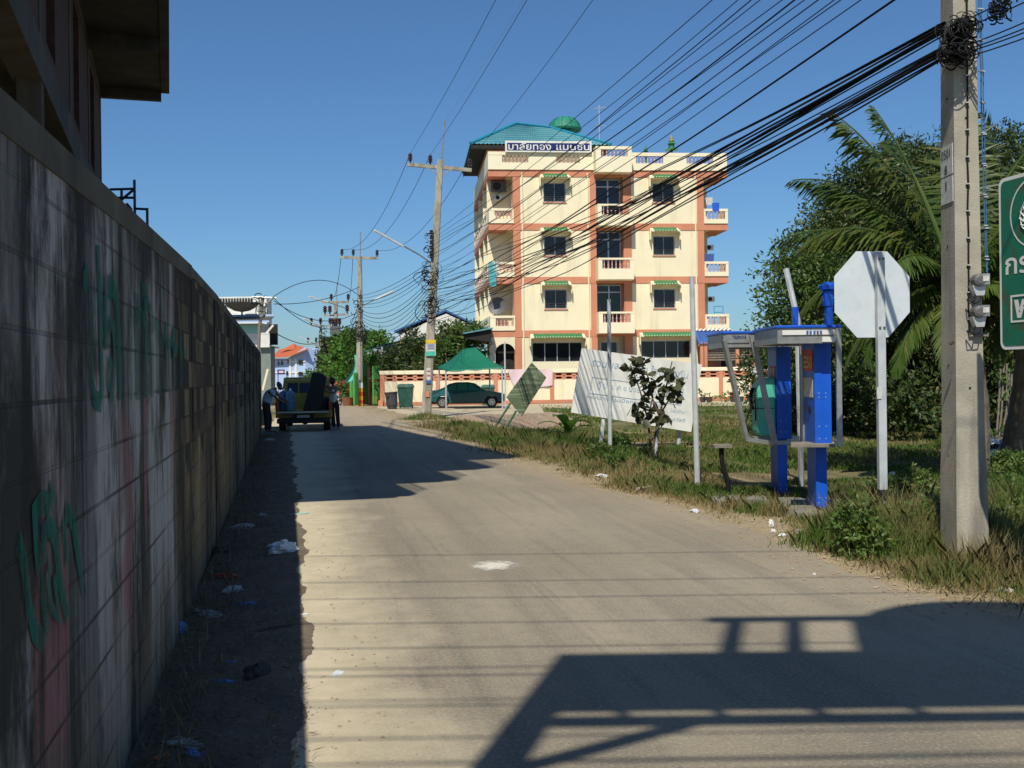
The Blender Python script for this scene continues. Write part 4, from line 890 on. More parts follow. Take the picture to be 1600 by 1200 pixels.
# open terrace at the right foot of the building
te = thing('terrace', 'open terrace with coral posts and a bright blue tiled roof right of the apartment building', 'terrace', (*A.o, 0), R(5.5))
q2 = lambda x, y, d=0: A.at(720+x/3.636, 430+y/3.636, d)
xa, za = q2(1335, 312, -.5); xb, zb = q2(1570, 318, -.5); xl, zl_ = q2(1355, 390, -2.0)
MB().corr((xa, -.2, za), (xb-.3, -.2, za), (xb-.3, -2.0, zl_), (xl, -2.0, zl_), 15, .05).build('tiled_roof', M['blueroof'], te)
MB().corr((xa, -.24, za+.08), (xb-.3, -.24, za+.08), (xb-.3, -.40, za+.0), (xa, -.40, za+.0), 9, .05).build('roof_edge', M['white'], te)
b = MB()
for x in (1368, 1390, 1570, 1660, 1760): xx = q2(x, 450, -1.8)[0]; b.box(xx-.10, xx+.10, -1.9, -1.7, 0, zl_+.1)
b.box(xl, xb+5, -1.86, -1.74, zl_-.15, zl_-.001); b.build('terrace_posts', M['coral'], te)
b = MB()
for k in range(7): z = q2(1600, 395+14*k, -1.6)[1]; b.box(xl+.4, xb+6, -1.60, -1.55, z-.05, z+.05)
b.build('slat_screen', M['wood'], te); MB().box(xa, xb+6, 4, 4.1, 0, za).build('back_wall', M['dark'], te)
MB().box(q2(1388, 450, -1)[0], q2(1480, 450, -1)[0], -.9, -.8, 0, q2(1400, 400, -1)[1]).build('door', M['coral'], te)

PXR = 600
# ================================================================ FENCE WALL
fA, fB = Vector((P(596, 630, 65.6).x, 65.6)), Vector((P(1215, 626, 69.6).x, 69.6)); fa = math.atan2(fB.y-fA.y, fB.x-fA.x); Fn = Frame(fA, fa); FL = (fB-fA).length+1.5
fw_ = thing('garden_wall', 'cream and coral garden wall with a row of oval vents in front of the apartment building', 'wall', (*fA, 0), fa)
zc0 = Fn.at(620, 580.5)[1]; zc1 = Fn.at(620, 585)[1]; zv = Fn.at(620, 596)[1]; zb0 = Fn.at(620, 628.5)[1]
psx = [Fn.at(px, 610)[0] for px in (597.5, 684, 774.5, 862.5, 947, 1036, 1126.5, 1215)]
b = MB().box(0, FL, 0, .15, zb0, zv); b.build('panels', M['cream'], fw_)
b = MB().box(-.1, FL, -.06, .25, zc1, zc0); b.box(-.1, FL, -.02, .22, zc0+.001, zc0+.05); b.build('coping', M['trim'], fw_)
b = MB().box(-.03, FL, -.05, .2, 0, zb0-.002)
for x in psx: b.box(x-.13, x+.13, -.035, .19, zb0, zc1-.002)
b.build('coral_posts', M['coral'], fw_)
# vent band: coral plate pierced by flattened oval holes
hb = (zv, zc1); vb = MB(); hz = hb[1]-hb[0]; oi = 10
for a_, c_ in zip(psx, psx[1:]):
    x0, x1 = a_+.131, c_-.131; wd = (x1-x0)/5
    for j in range(2):
        for i in range(5):
            cx, cz = x0+wd*(i+.5), hb[0]+hz*(.5*j+.25); hw, hh, rw, rh = wd/2, hz/4, wd*.33, hz*.15; n = 16
            out = []; inn = []
            for k in range(n):
                t = 2*math.pi*k/n+math.pi/n; cs, sn = math.cos(t), math.sin(t); m_ = max(abs(cs), abs(sn)); out.append((cx+hw*cs/m_, cz+hh*sn/m_)); inn.append((cx+rw*(abs(cs)**.7)*(1 if cs > 0 else -1), cz+rh*sn))
            V = [(p[0], .0, p[1]) for p in out]+[(p[0], .0, p[1]) for p in inn]+[(p[0], .14, p[1]) for p in inn]
            vb.add(V, [(k, (k+1) % n, n+(k+1) % n, n+k) for k in range(n)]+[(n+k, n+(k+1) % n, 2*n+(k+1) % n, 2*n+k) for k in range(n)])
vb.build('vent_band', M['coral'], fw_)
MB().box(0, FL, .16, .2, zv, zc1).build('vent_backing', M['dark'], fw_)
# return of the wall along the street, gate posts and green gate
gt = thing('gate', 'bright green metal gate with yellow and red panels standing open at the street', 'gate', (-9.3, 67, 0))
def gleaf(x0, x1, Y, zt, parent=gt):
    a_, c_ = P(x0, 600, Y).x, P(x1, 600, Y+.5).x; m_ = MB(); m_.beam((a_, Y, .1), (a_, Y, zt), .09); m_.beam((c_, Y+.5, .1), (c_, Y+.5, zt), .09)
    for z in (.1, .7, zt*.55, zt): m_.beam((a_, Y, z), (c_, Y+.5, z), .08)
    for i in range(1, 5): t = i/5; m_.beam((a_+(c_-a_)*t, Y+.5*t, .1), (a_+(c_-a_)*t, Y+.5*t, zt), .12, .03)
    o = m_.build('gate_leaf', M['gategreen'], parent, world=True)
    MB().hexa([(x, y-.03, z) for z in (.15, .65) for x, y in ((a_, Y-.02), (c_, Y+.48), (a_, Y+.0), (c_, Y+.5))]).build('yellow_panel', M['yellow'], o, world=True)
    MB().hexa([(x, y-.05, z) for z in (zt*.6, zt*.68) for x, y in ((a_, Y-.02), (c_, Y+.48), (a_, Y+.0), (c_, Y+.5))]).build('red_panel', M['red'], o, world=True)
gleaf(553, 559, 66, 2.0); gleaf(565.5, 573, 68, 2.55); gleaf(583, 593, 67.2, 2.4)
for x0, x1 in ((574, 579.5),):
    MB().box(P(x0, 600, 69).x, P(x1, 600, 69).x, 68.8, 69.3, 0, 2.5).build('gate_post', M['coral'], gt, world=True)
MB().box(P(593, 600, 66).x, P(600, 600, 66).x, 65.3, 65.55, 0, .35).build('gate_stop', M['coral'], gt, world=True)
# pink cloth over the wall
q3 = lambda px, py: Fn.at(px, py)
V = []; n = 18; x0 = q3(793, 580)[0]; x1 = q3(863, 577)[0]; zt = zc0+.04
bot = [(793, 580), (800, 598), (804, 605), (815, 607), (828, 610), (836, 606), (848, 604), (857, 603), (862, 602)]
for i in range(n+1):
    t = i/n; px = 793+70*t; j = max(k for k in range(len(bot)) if bot[k][0] <= px+.01); j = min(j, len(bot)-2); u_ = (px-bot[j][0])/(bot[j+1][0]-bot[j][0]); py = bot[j][1]+(bot[j+1][1]-bot[j][1])*min(1, max(0, u_))
    x, zb_ = q3(px, py); 
    for k in range(6): z = zt+(zb_-zt)*k/5; V.append((x, -.09-.03*math.sin(i*1.1+k*.5), z))
Mx = Matrix.Translation((*fA, 0)) @ Matrix.Rotation(fa, 4, 'Z')
V += [Mx @ Vector((x0+(x1-x0)*i/n, .3, zt-.02)) for i in range(0)]
obj('pink_cloth', [Mx @ Vector(v) for v in V], [(i*6+k, i*6+k+1, (i+1)*6+k+1, (i+1)*6+k) for i in range(n) for k in range(5)], M['pink'], smooth=True, label='patterned pink cloth hanging over the garden wall behind the leaning green sign', cat='cloth')
qx, qz = q3(1181, 572)
obj('white_cloth', [Mx @ Vector((qx-.35+.7*i/4, -.1-.02*(i % 2), qz-.9*k/3)) for i in range(5) for k in range(4)], [(i*4+k, i*4+k+1, i*4+k+5, i*4+k+4) for i in range(4) for k in range(3)], M['paper'], label='white cloth hanging on the garden wall near the phone kiosks', cat='cloth')

# ================================================================ STREET FURNITURE, RIGHT
PXR = 1374
# octagonal sign seen from behind
g = G(1374, 830); sg = thing('road_sign', 'back of a white octagonal road sign on a white post with black foot', 'road sign', g)
Ys = g.y; cpt = P(1365, 459.5, Ys-.0); Rw = 62.5/F*Ys/math.cos(math.pi/8); Rh = 67.5/F*Ys/math.cos(math.pi/8); ya = R(8)
b = MB(); poly = [(cpt.x+Rw*math.cos(a_)*math.cos(ya), Ys+.045+Rw*math.cos(a_)*math.sin(ya), cpt.z+Rh*math.sin(a_)) for a_ in [math.pi/8+k*math.pi/4 for k in range(8)]]
b.prism(poly, (0, .006, 0)).build('sign_plate', M['signwhite'], sg, world=True)
pw = .086; zb = P(1374, 765, Ys).z; ztp = P(1370, 394, Ys).z
px_ = P(1376.5, 600, Ys).x
m_ = MB(); m_.box(px_-pw/2, px_+pw/2, Ys-.05, Ys+.035, zb, ztp); m_.build('post', M['postwhite'], sg, world=True, bevel=.006)
m_ = MB(); m_.box(px_-pw/2-.001, px_+pw/2+.001, Ys-.051, Ys+.036, -.1, zb-.001); m_.build('black_foot', M['cable'], sg, world=True)
b = MB()
for y in (405, 512):
    z = P(1374, y, Ys).z
    for dx in (-.02, .025): b.disc((px_+dx, Ys-.056, z), (0, 1, 0), .012, .014, 8)
b.build('bolts', M['grill'], sg, world=True)
MB().box(px_-pw/2-.02, px_-pw/2+.03, Ys-.06, Ys-.051, P(PXR, 620, Ys).z-.02, P(PXR, 605, Ys).z+.0).build('paper_tag', M['paper'], sg, world=True)

# green ministry sign at the right edge
e1 = Vector((.225, -.974, 0)).normalized(); S0 = P(1563.5, 548, 8.5); S0.z = 1.86; hS = 1.33; wS = 2.3
gs2 = thing('direction_sign', 'rusty green sign with white border and Thai lettering, cut by the right edge', 'sign', (S0.x, S0.y, 0))
nrm = Vector((-.974, -.225, 0))
def onS(x, z, d): return S0+e1*x+Vector((0, 0, z))+nrm*d
def rrect(x0, x1, z0, z1, r, n=6):
    out = []
    for cx, cz, a0 in ((x1-r, z1-r, 0), (x0+r, z1-r, 90), (x0+r, z0+r, 180), (x1-r, z0+r, 270)):
        for k in range(n+1): t = R(a0+90*k/n); out.append((cx+r*math.cos(t), cz+r*math.sin(t)))
    return out
bd = MB().prism([onS(x, z, 0) for x, z in rrect(0, wS, 0, hS, .06)], -nrm*.02).build('border_plate', M['white'], gs2, world=True)
MB().prism([onS(x, z, .003) for x, z in rrect(.028, wS-.028, .028, hS-.028, .045)], -nrm*.002).build('green_face', M['signgreen'], gs2, world=True)
rg = MB(); cx, cz, n = .40, 1.02, 40
for ro_, ri_ in ((.265, .252),):
    V = [onS(cx+r_*math.cos(2*math.pi*k/n), cz+r_*math.sin(2*math.pi*k/n), .006) for r_ in (ro_, ri_) for k in range(n)]; rg.add(V, [(k, (k+1) % n, n+(k+1) % n, n+k) for k in range(n)])
rg.build('emblem_ring', M['white'], gs2, world=True)
em = MB()
for k in range(16):     # plain scrollwork inside the ring
    a_ = k*.41; r_ = .06+.01*k; pts = [onS(cx+(r_+.03*math.sin(q*2))*math.cos(a_+q*.5), cz+(r_+.03*math.cos(q*1.7))*math.sin(a_+q*.5), .008) for q in range(5)]; em.tube(pts, .006, 4)
em.build('emblem_scrollwork', M['white'], gs2, world=True)
text('กระทรวงคมนาคม', onS(.075, .575, .006), e1, (0, 0, 1), 1.9, .13, 'sign_lettering', M['white'], gs2, world=True, bold=.015)
fr = MB()
for x0, x1, z0, z1 in ((.13, wS-.1, .205, .22), (.13, wS-.1, .40, .415), (.13, .145, .22, .40)): fr.prism([onS(x0, z0, .007), onS(x1, z0, .007), onS(x1, z1, .007), onS(x0, z1, .007)], -nrm*.002)
fr.build('lettering_frame', M['white'], gs2, world=True)
text('พล.๔๐๑๗', onS(.17, .235, .006), e1, (0, 0, 1), 1.2, .15, 'sign_lettering', M['white'], gs2, world=True, bold=.03)
for x in (.5, 1.9): p_ = onS(x, 0, -.06); MB().box(p_.x-.04, p_.x+.04, p_.y-.04, p_.y+.04, -.1, 3.1).build('sign_post', M['steel'], gs2, world=True)

PXR = 1262
# phone kiosks: silver framed blue booths
def fascia(mb, x0, x1, y0, y1, z0, z1): mb.box(x0, x1, y0, y1, z0, z1)
zt = P(1216, 508.5, 12.9).z; zf = P(1216, 537, 12.9).z
def kiosk(label, x0, x1, y0, y1, cx0, cx1, front_lean, near):
    k = thing('phone_kiosk', label, 'phone kiosk', (cx0, y0+.2, 0), group='phone kiosks')
    MB().box(x0-.02, x1+.02, y0-.02, y1+.02, zt-.035, zt).build('roof', M['blue'], k, world=True, bevel=.008)
    b = MB(); b.box(x0, x1, y0, y0+.04, zf, zt-.036); b.box(x0, x0+.04, y0+.041, y1, zf, zt-.036); b.box(x0+.041, x1, y1-.04, y1-.001, zf, zt-.036); b.box(x0+.05, x1, y0+.05, y1-.05, zf+.04, zf+.06)
    b.build('fascia', M['steel'], k, world=True)
    cy0, cy1 = y0+(.26 if near else .34), y0+(.74 if near else .84)
    low = MB().box(cx0, cx1, cy0+.05, cy1-.03, -.1, .80).build('pedestal', M['blue'], k, world=True, bevel=.006)
    MB().box(cx0-.02, cx1+.05, cy0, cy1, .803, zf+.05).build('column', M['blue'], k, world=True, bevel=.006)
    b = MB()
    for z in (.12, .18, .9, 1.05, 1.4, 1.45): b.disc((cx0+.03, cy0-(.0 if z > .5 else -.048), z), (0, 1, 0), .007, .01, 6); b.disc((cx1-.02, cy0-(.0 if z > .5 else -.048), z), (0, 1, 0), .007, .01, 6)
    b.build('rivets', M['alu'], low, world=True)
    return k, cy0, cy1
def xat(px, Y): return P(px, 600, Y).x
# near one
kA, ya0, ya1 = kiosk('nearer blue phone kiosk with a small shelf and a red and yellow 50 poster', xat(1216, 12.9), xat(1313.5, 12.9), 12.9, 14.15, xat(1283, 12.95), xat(1300.5, 12.95), False, True)
x0, x1 = xat(1217, 12.9), xat(1314, 12.9)
q = MB().box(xat(1223, 12.9), xat(1304, 12.9), 12.885, 12.897, P(PXR, 523, 12.88).z, P(PXR, 515.5, 12.88).z).build('white_sign_strip', M['white'], kA, world=True)
for i, px in enumerate((1261, 1266, 1272, 1277, 1282)):
    MB().box(xat(px, 12.88), xat(px+3.3, 12.88), 12.877, 12.883, P(PXR, 521.5, 12.88).z, P(PXR, 516.5, 12.88).z).build('blue_lettering', M['bluep'], q, world=True)
MB().box(xat(1285, 12.9), xat(1307, 12.9), 12.88, 12.8965, P(1295, 534, 12.9).z, P(1295, 526, 12.9).z).build('white_label', M['white'], kA, world=True)
b = MB(); b.box(x1-.06, x1+.0, 12.86, 12.90, P(1310, 697, 12.9).z, zt-.04); b.build('silver_upright', M['steel'], kA, world=True); MB().box(x1-.055, x1-.005, 13.8, 13.86, .82, zf).build('silver_upright', M['steel'], kA, world=True)
cxA = xat(1283, 12.95)
MB().box(cxA-.04, cxA-.019, ya1-.005, ya1+.04, .80, zf).build('silver_edge', M['steel'], kA, world=True)
shf = MB().hexa([P(a_, c_, Yd)+Vector((0, 0, dz)) for dz in (-.03, 0) for (a_, c_, Yd) in ((1236, 700, 12.95), (1303, 697, 12.85), (1236, 692, 13.5), (1306, 690, 13.5))]); shf.v = [(v[0], v[1], .815+(0 if i < 4 else .03)) for i, v in enumerate(shf.v)]; shf.build('shelf', M['wood'], kA, world=True)
xf = cxA-.0235
def onside(nm, m, ylo, yhi, z0, z1, par, off=0.0, lab=None): return MB().box(xf-.004-off, xf-off, ylo, yhi, z0, z1).build(nm, m, par, world=True, label=lab)
po = onside('poster', M['red'], ya0+.05, ya0+.47, 1.72, 1.98, kA, lab='red poster with a yellow 50')
text('50', (xf-.007, ya0+.30, 1.75), (0, -1, 0), (0, 0, 1), .23, .15, 'poster_digits', M['yellow'], po, world=True, bold=.02)
for k in range(3): MB().box(xf-.008, xf-.005, ya0+.33, ya0+.44, 1.76+.06*k, 1.785+.06*k).build('poster_print', M['paper'], po, world=True)
onside('notice_paper', M['paper'], ya0+.06, ya0+.47, 1.40, 1.64, kA, .0)
hp = MB().disc((xf-.002, ya0+.22, 1.25), (1, 0, 0), .055, .006, 14); hp.build('receiver_hole', M['dark'], kA, world=True); MB().disc((xf-.002, ya0+.30, 1.13), (1, 0, 0), .018, .006, 10).build('coin_hole', M['dark'], kA, world=True)
# far one
xB0, xB1 = xat(1129, 14.55), xat(1256, 14.45)
kB, yb0, yb1 = kiosk('farther blue phone kiosk with slanted silver legs and a turquoise telephone', xB0, xB1, 14.45, 15.6, xat(1221, 14.6), xat(1236, 14.6), True, False)
q = MB().box(xB0+.03, xat(1171, 14.45), 14.435, 14.447, zf+.06, zt-.05).build('telephone_plate', M['steel'], kB, world=True)
text('TELEPHONE', (xat(1146, 14.43), 14.431, zf+.11), (1, 0, 0), (0, 0, 1), xat(1167, 14.43)-xat(1146, 14.43), .045, 'plate_lettering', M['navy'], q, world=True, bold=.02)
b = MB(); b.beam(P(1131, 532, 14.43), P(1166, 686, 14.55), .065, .05); b.beam(P(1175, 524, 14.3), P(1211, 693, 14.3), .07, .05); b.beam(P(1166, 686, 14.55), P(1211, 693, 14.3), .05); b.beam(P(1211, 692, 14.3), P(1255, 690, 14.45), .05); b.beam(P(1166, 685, 14.9), P(1248, 684, 15.0), .05)
b.build('slanted_legs', M['steel'], kB, world=True)
b = MB().box(xat(1249, 14.45), xat(1257, 14.45), 14.40, 14.45, P(PXR, 690, 14.4).z, zt-.04); b.build('silver_upright', M['steel'], kB, world=True)
cxB = xat(1221, 14.6)
tp = MB(); prof = [(0, 0), (.22, 0), (.255, .05), (.255, .62), (.235, .72), (.17, .78), (.05, .80), (0, .80)]
xr = cxB-.021; y0_, y1_ = yb0+.03, yb0+.40; zb_ = .84
tp.prism([(xr-p_[0], y0_, zb_+p_[1]) for p_ in prof], (0, y1_-y0_, 0)); tpo = tp.build('telephone', M['phone'], kB, world=True, bevel=.03)
MB().box(xr-.262, xr-.02, y0_-.004, y1_+.004, zb_+.375, zb_+.385).build('case_seam', M['dark'], tpo, world=True)
b = MB()
for k in range(5): b.box(xr-.262, xr-.25, y0_+.08, y1_-.08, zb_+.52+.03*k, zb_+.533+.03*k)
b.build('speaker_slots', M['dark'], tpo, world=True)
b = MB(); pts = [Vector((xr-.26, y0_+.1, 1.05))]
for k in range(10): t = k/9; pts.append(Vector((xr-.28-.13*math.sin(math.pi*t), y0_+.03, 1.35-.85*t+.35*t*t)))
b.tube(pts, .009, 5); b.tube([(xr-.29, y0_+.15, 1.2), (xr-.31, y0_+.15, 1.3), (xr-.31, y0_+.15, 1.42), (xr-.28, y0_+.15, 1.5)], .025, 8); b.build('handset', M['cable'], tpo, world=True)
xf = cxB-.0215
po = onside('poster', M['red'], yb0+.06, yb0+.4, 1.62, 1.80, kB); MB().box(xf-.008, xf-.005, yb0+.08, yb0+.22, 1.64, 1.77).build('poster_print', M['paper'], po, world=True); MB().box(xf-.008, xf-.005, yb0+.25, yb0+.38, 1.64, 1.77).build('poster_print', M['paper'], po, world=True)
onside('notice_paper', M['paper'], yb0+.07, yb0+.22, 1.45, 1.60, kB); onside('notice_paper', M['paper'], yb0+.25, yb0+.4, 1.45, 1.60, kB)
# pipes over the roofs
k = MB().tube([P(1295, 512, 14), P(1295, 478, 14)], .055, 8); k.tube([P(1294, 478, 14), P(1293, 455, 14)], .07, 8); k.lathe([(.05, 0), (.11, .02), (.12, .07), (.06, .11), (.02, .12)], P(1294, 455, 14), 10); k.tube([P(1286, 470, 14), P(1302, 466, 14)], .03, 6)
k.build('mast_stub', M['blue'], kA, world=True); MB().box(xat(1238, 15.2), xat(1246, 15.2), 15.1, 15.2, zt-.01, P(PXR, 480, 15.2).z).build('mast_stub', M['blue'], kB, world=True)
lp = MB().tube([P(1252, 760, 16.2), P(1246, 500, 16.2), P(1228, 420, 16.3)], .045, 7).build('leaning_stake', M['postwhite'], None, label='weathered white stake leaning behind the phone kiosks, rising above their roof', cat='stake')
# low bent post with a pad
g = G(1138, 779); bp = thing('bent_post', 'short bent black post with a small flat seat beside the kiosks', 'post', g)
MB().tube([P(1138, 779, g.y), P(1138, 752, g.y), P(1131, 735, g.y), P(1128, 720, g.y), P(1127, 699, g.y)], .035, 8).build('bent_tube', M['cable'], bp, world=True)
MB().box(P(1113, 600, g.y).x, P(1141, 600, g.y).x, g.y-.1, g.y+.18, P(1127, 699, g.y).z-.001, P(1127, 696, g.y).z+.01).build('seat', M['wood'], bp, world=True)
MB().box(g.x-.1, g.x+.1, g.y-.08, g.y+.08, 0.02, .04).build('foot_plate', M['wood'], bp, world=True)

PXR = 950
# slim white posts
for (xb_, yb_, xt_, yt_, r_, lab) in ((953.5, 717, 951.5, 468, .036, 'slim rusty white pipe standing in front of the tilted billboard'), (1090, 765, 1081, 432, .036, 'taller flaking white post beside the right end of the tilted billboard')):
    g = G(xb_, yb_); MB().tube([g-Vector((0, 0, .1)), P((xb_+xt_)/2, (yb_+yt_)/2, g.y), P(xt_, yt_, g.y)], [.043, .041, .038], 9).build('pipe_post', M['postwhite'], None, label=lab, cat='post')
# tilted billboard
YB = 25.5; tl, tr, br, bl_ = P(909.5, 544, YB), P(1097, 569.5, YB+.5), P(1080, 675, YB+.5), P(892.5, 644.5, YB)
bb = thing('billboard', 'big white board with faded blue Thai handwriting, tilted down to the right', 'sign board', (bl_.x, YB, 0))
dn = (tr-tl).cross(bl_-tl).normalized(); dn = dn if dn.y > 0 else -dn
MB().prism([tl, tr, br, bl_], dn*.05).build('panel', mat('board_white', (.84, .84, .80), (.78, .78, .73), .6, 1.2, stain=(.35, .30, .24), sa=.35, ss=1.5), bb, world=True)
ex, ez = (tr-tl).normalized(), (tl-bl_).normalized(); Wb, Hb = (tr-tl).length, (tl-bl_).length
at = lambda u_, v_: bl_+ex*(u_*Wb)+ez*(v_*Hb)-dn*.006
fade = mat('faded_blue', (.30, .42, .55), (.52, .58, .63), .8, 9)
for s_, u_, v_, w_, h_ in (('รวมพลชาวไทย ใจเดียวกัน', .10, .75, .80, .13), ('และ', .44, .59, .10, .09), ('ตู้ ปณ. ค ๑ บจธ. กทม.', .17, .40, .50, .14), ('240', .74, .41, .13, .09), ('ขอความร่วมมือทุกท่านด้วย', .10, .235, .62, .08), ('โปรดรักษา', .80, .20, .13, .06), ('ศรีสุขสวัสดิ์', .72, .05, .22, .07)):
    text(s_, at(u_, v_), ex, ez, Wb*w_, Hb*h_, 'board_lettering', fade, bb, world=True, bold=.008)
b = MB()
for u0, v0, u1, v1 in ((.12, .33, .88, .33), (.12, .58, .88, .58), (.12, .33, .12, .58), (.88, .33, .88, .58)): b.beam(at(u0, v0), at(u1, v1), .016, .004, up=dn)
b.build('lettering_frame', fade, bb, world=True)
MB().tube([P(943, 656, YB-.15), P(939, 690, YB-.4), G(935, 712)], .05, 7).build('prop', M['postwhite'], bb, world=True)
MB().tube([P(1062, 640, YB+.7), P(1060, 720, YB+.6)], .05, 7).build('prop', M['postwhite'], bb, world=True)
# leaning green sign on two legs
Yg = 31.5; tl, tr, br, bl_ = P(830.3, 566.7, Yg), P(852.8, 589.9, Yg), P(814.4, 650.6, Yg), P(791, 620.7, Yg)
lg = thing('leaning_sign', 'weathered green board on two green legs leaning steeply to the right on the verge', 'sign board', (G(773, 681).x, Yg, 0))
def lgmat():
    m, nt, b, co = base('mossy_board', .8); c = mix(nt, ramp(nt, noise(nt, co, 2.2, 5, .6, (.5, 1, 3), 1.2), .45, .6), (.10, .14, .075), (.22, .27, .17))
    c = mix(nt, ramp(nt, noise(nt, co, 1.6, 5, .6, (.5, 1, 4), 1.5), .58, .66), c, (.04, .05, .055)); lk(nt, c, b.inputs['Base Color']); return m
MB().prism([tl, tr, br, bl_], (.02, .06, 0)).build('panel', lgmat(), lg, world=True)
b = MB()
u1, u2 = (br-tr).normalized(), 0
for a_, c_ in (((797.6, 630), (764, 682)), ((806.5, 642), (782, 684))): b = MB().tube([P(a_[0], a_[1], Yg-.02), P(c_[0], c_[1], Yg-.05)], .035, 6); b.build('leg', M['gategreen'] if 0 else mat('leg_green', (.05, .15, .08), None, .6, 5), lg, world=True)
# canopy and car
Yc0, Yc1 = 57.0, 62.0
cn = thing('canopy', 'green tarpaulin canopy on thin poles over the dark parked car', 'canopy', (P(740, 640, 59).x, 59, 0))
FL_, FR_, BR_, BL_ = P(699, 579.5, Yc0), P(788.5, 574, Yc0), P(772, 573.0, Yc1), P(683, 573.5, Yc1); K0, K1 = P(723, 545, 59.8), P(743, 542.5, 59.4)
V = []; n = 12
def patch(a_, b_, c_, d_, sag=.18, nn=12):
    base_ = len(V); Fc = []
    for j in range(nn+1):
        for i in range(nn+1):
            u_, v_ = i/nn, j/nn; p_ = a_.lerp(b_, u_).lerp(d_.lerp(c_, u_), v_); p_.z -= sag*math.sin(math.pi*v_)*(.7+.3*math.sin(math.pi*u_))+(.07*abs(math.sin(u_*9)) if j == 0 else 0); V.append(p_)
    for j in range(nn):
        for i in range(nn): Fc.append((base_+j*(nn+1)+i, base_+j*(nn+1)+i+1, base_+(j+1)*(nn+1)+i+1, base_+(j+1)*(nn+1)+i))
    return Fc
Fc = patch(FL_, FR_, K1, K0)+patch(FR_, BR_, K1+Vector((0, .01, 0)), K1)+patch(BR_, BL_, K0, K1)+patch(BL_, FL_, K0, K0-Vector((0, .01, 0)))
o = obj('tarpaulin', V, Fc, M['greensheet'], cn, world=True, smooth=True); sd_ = o.modifiers.new('cloth_thickness', 'SOLIDIFY'); sd_.thickness = .02
for a_, c_ in ((P(696.5, 580, Yc0), (697.5, 641)), (P(784.5, 575, Yc0), (784.5, 640)), (P(686, 574, Yc1), (686, 636)), (P(765, 573, Yc1), (765, 634))):
    MB().tube([(a_.x, a_.y, 0), a_], .05, 6).build('pole', M['alu'], cn, world=True)
pl2 = MB().tube([(P(789.5, 600, 56.5).x, 56.5, 0), P(788.5, 534, 56.5)], .045, 6); pl2.build('bare_pole', M['postwhite'], None, label='thin bare pole standing at the right corner of the green canopy', cat='post')

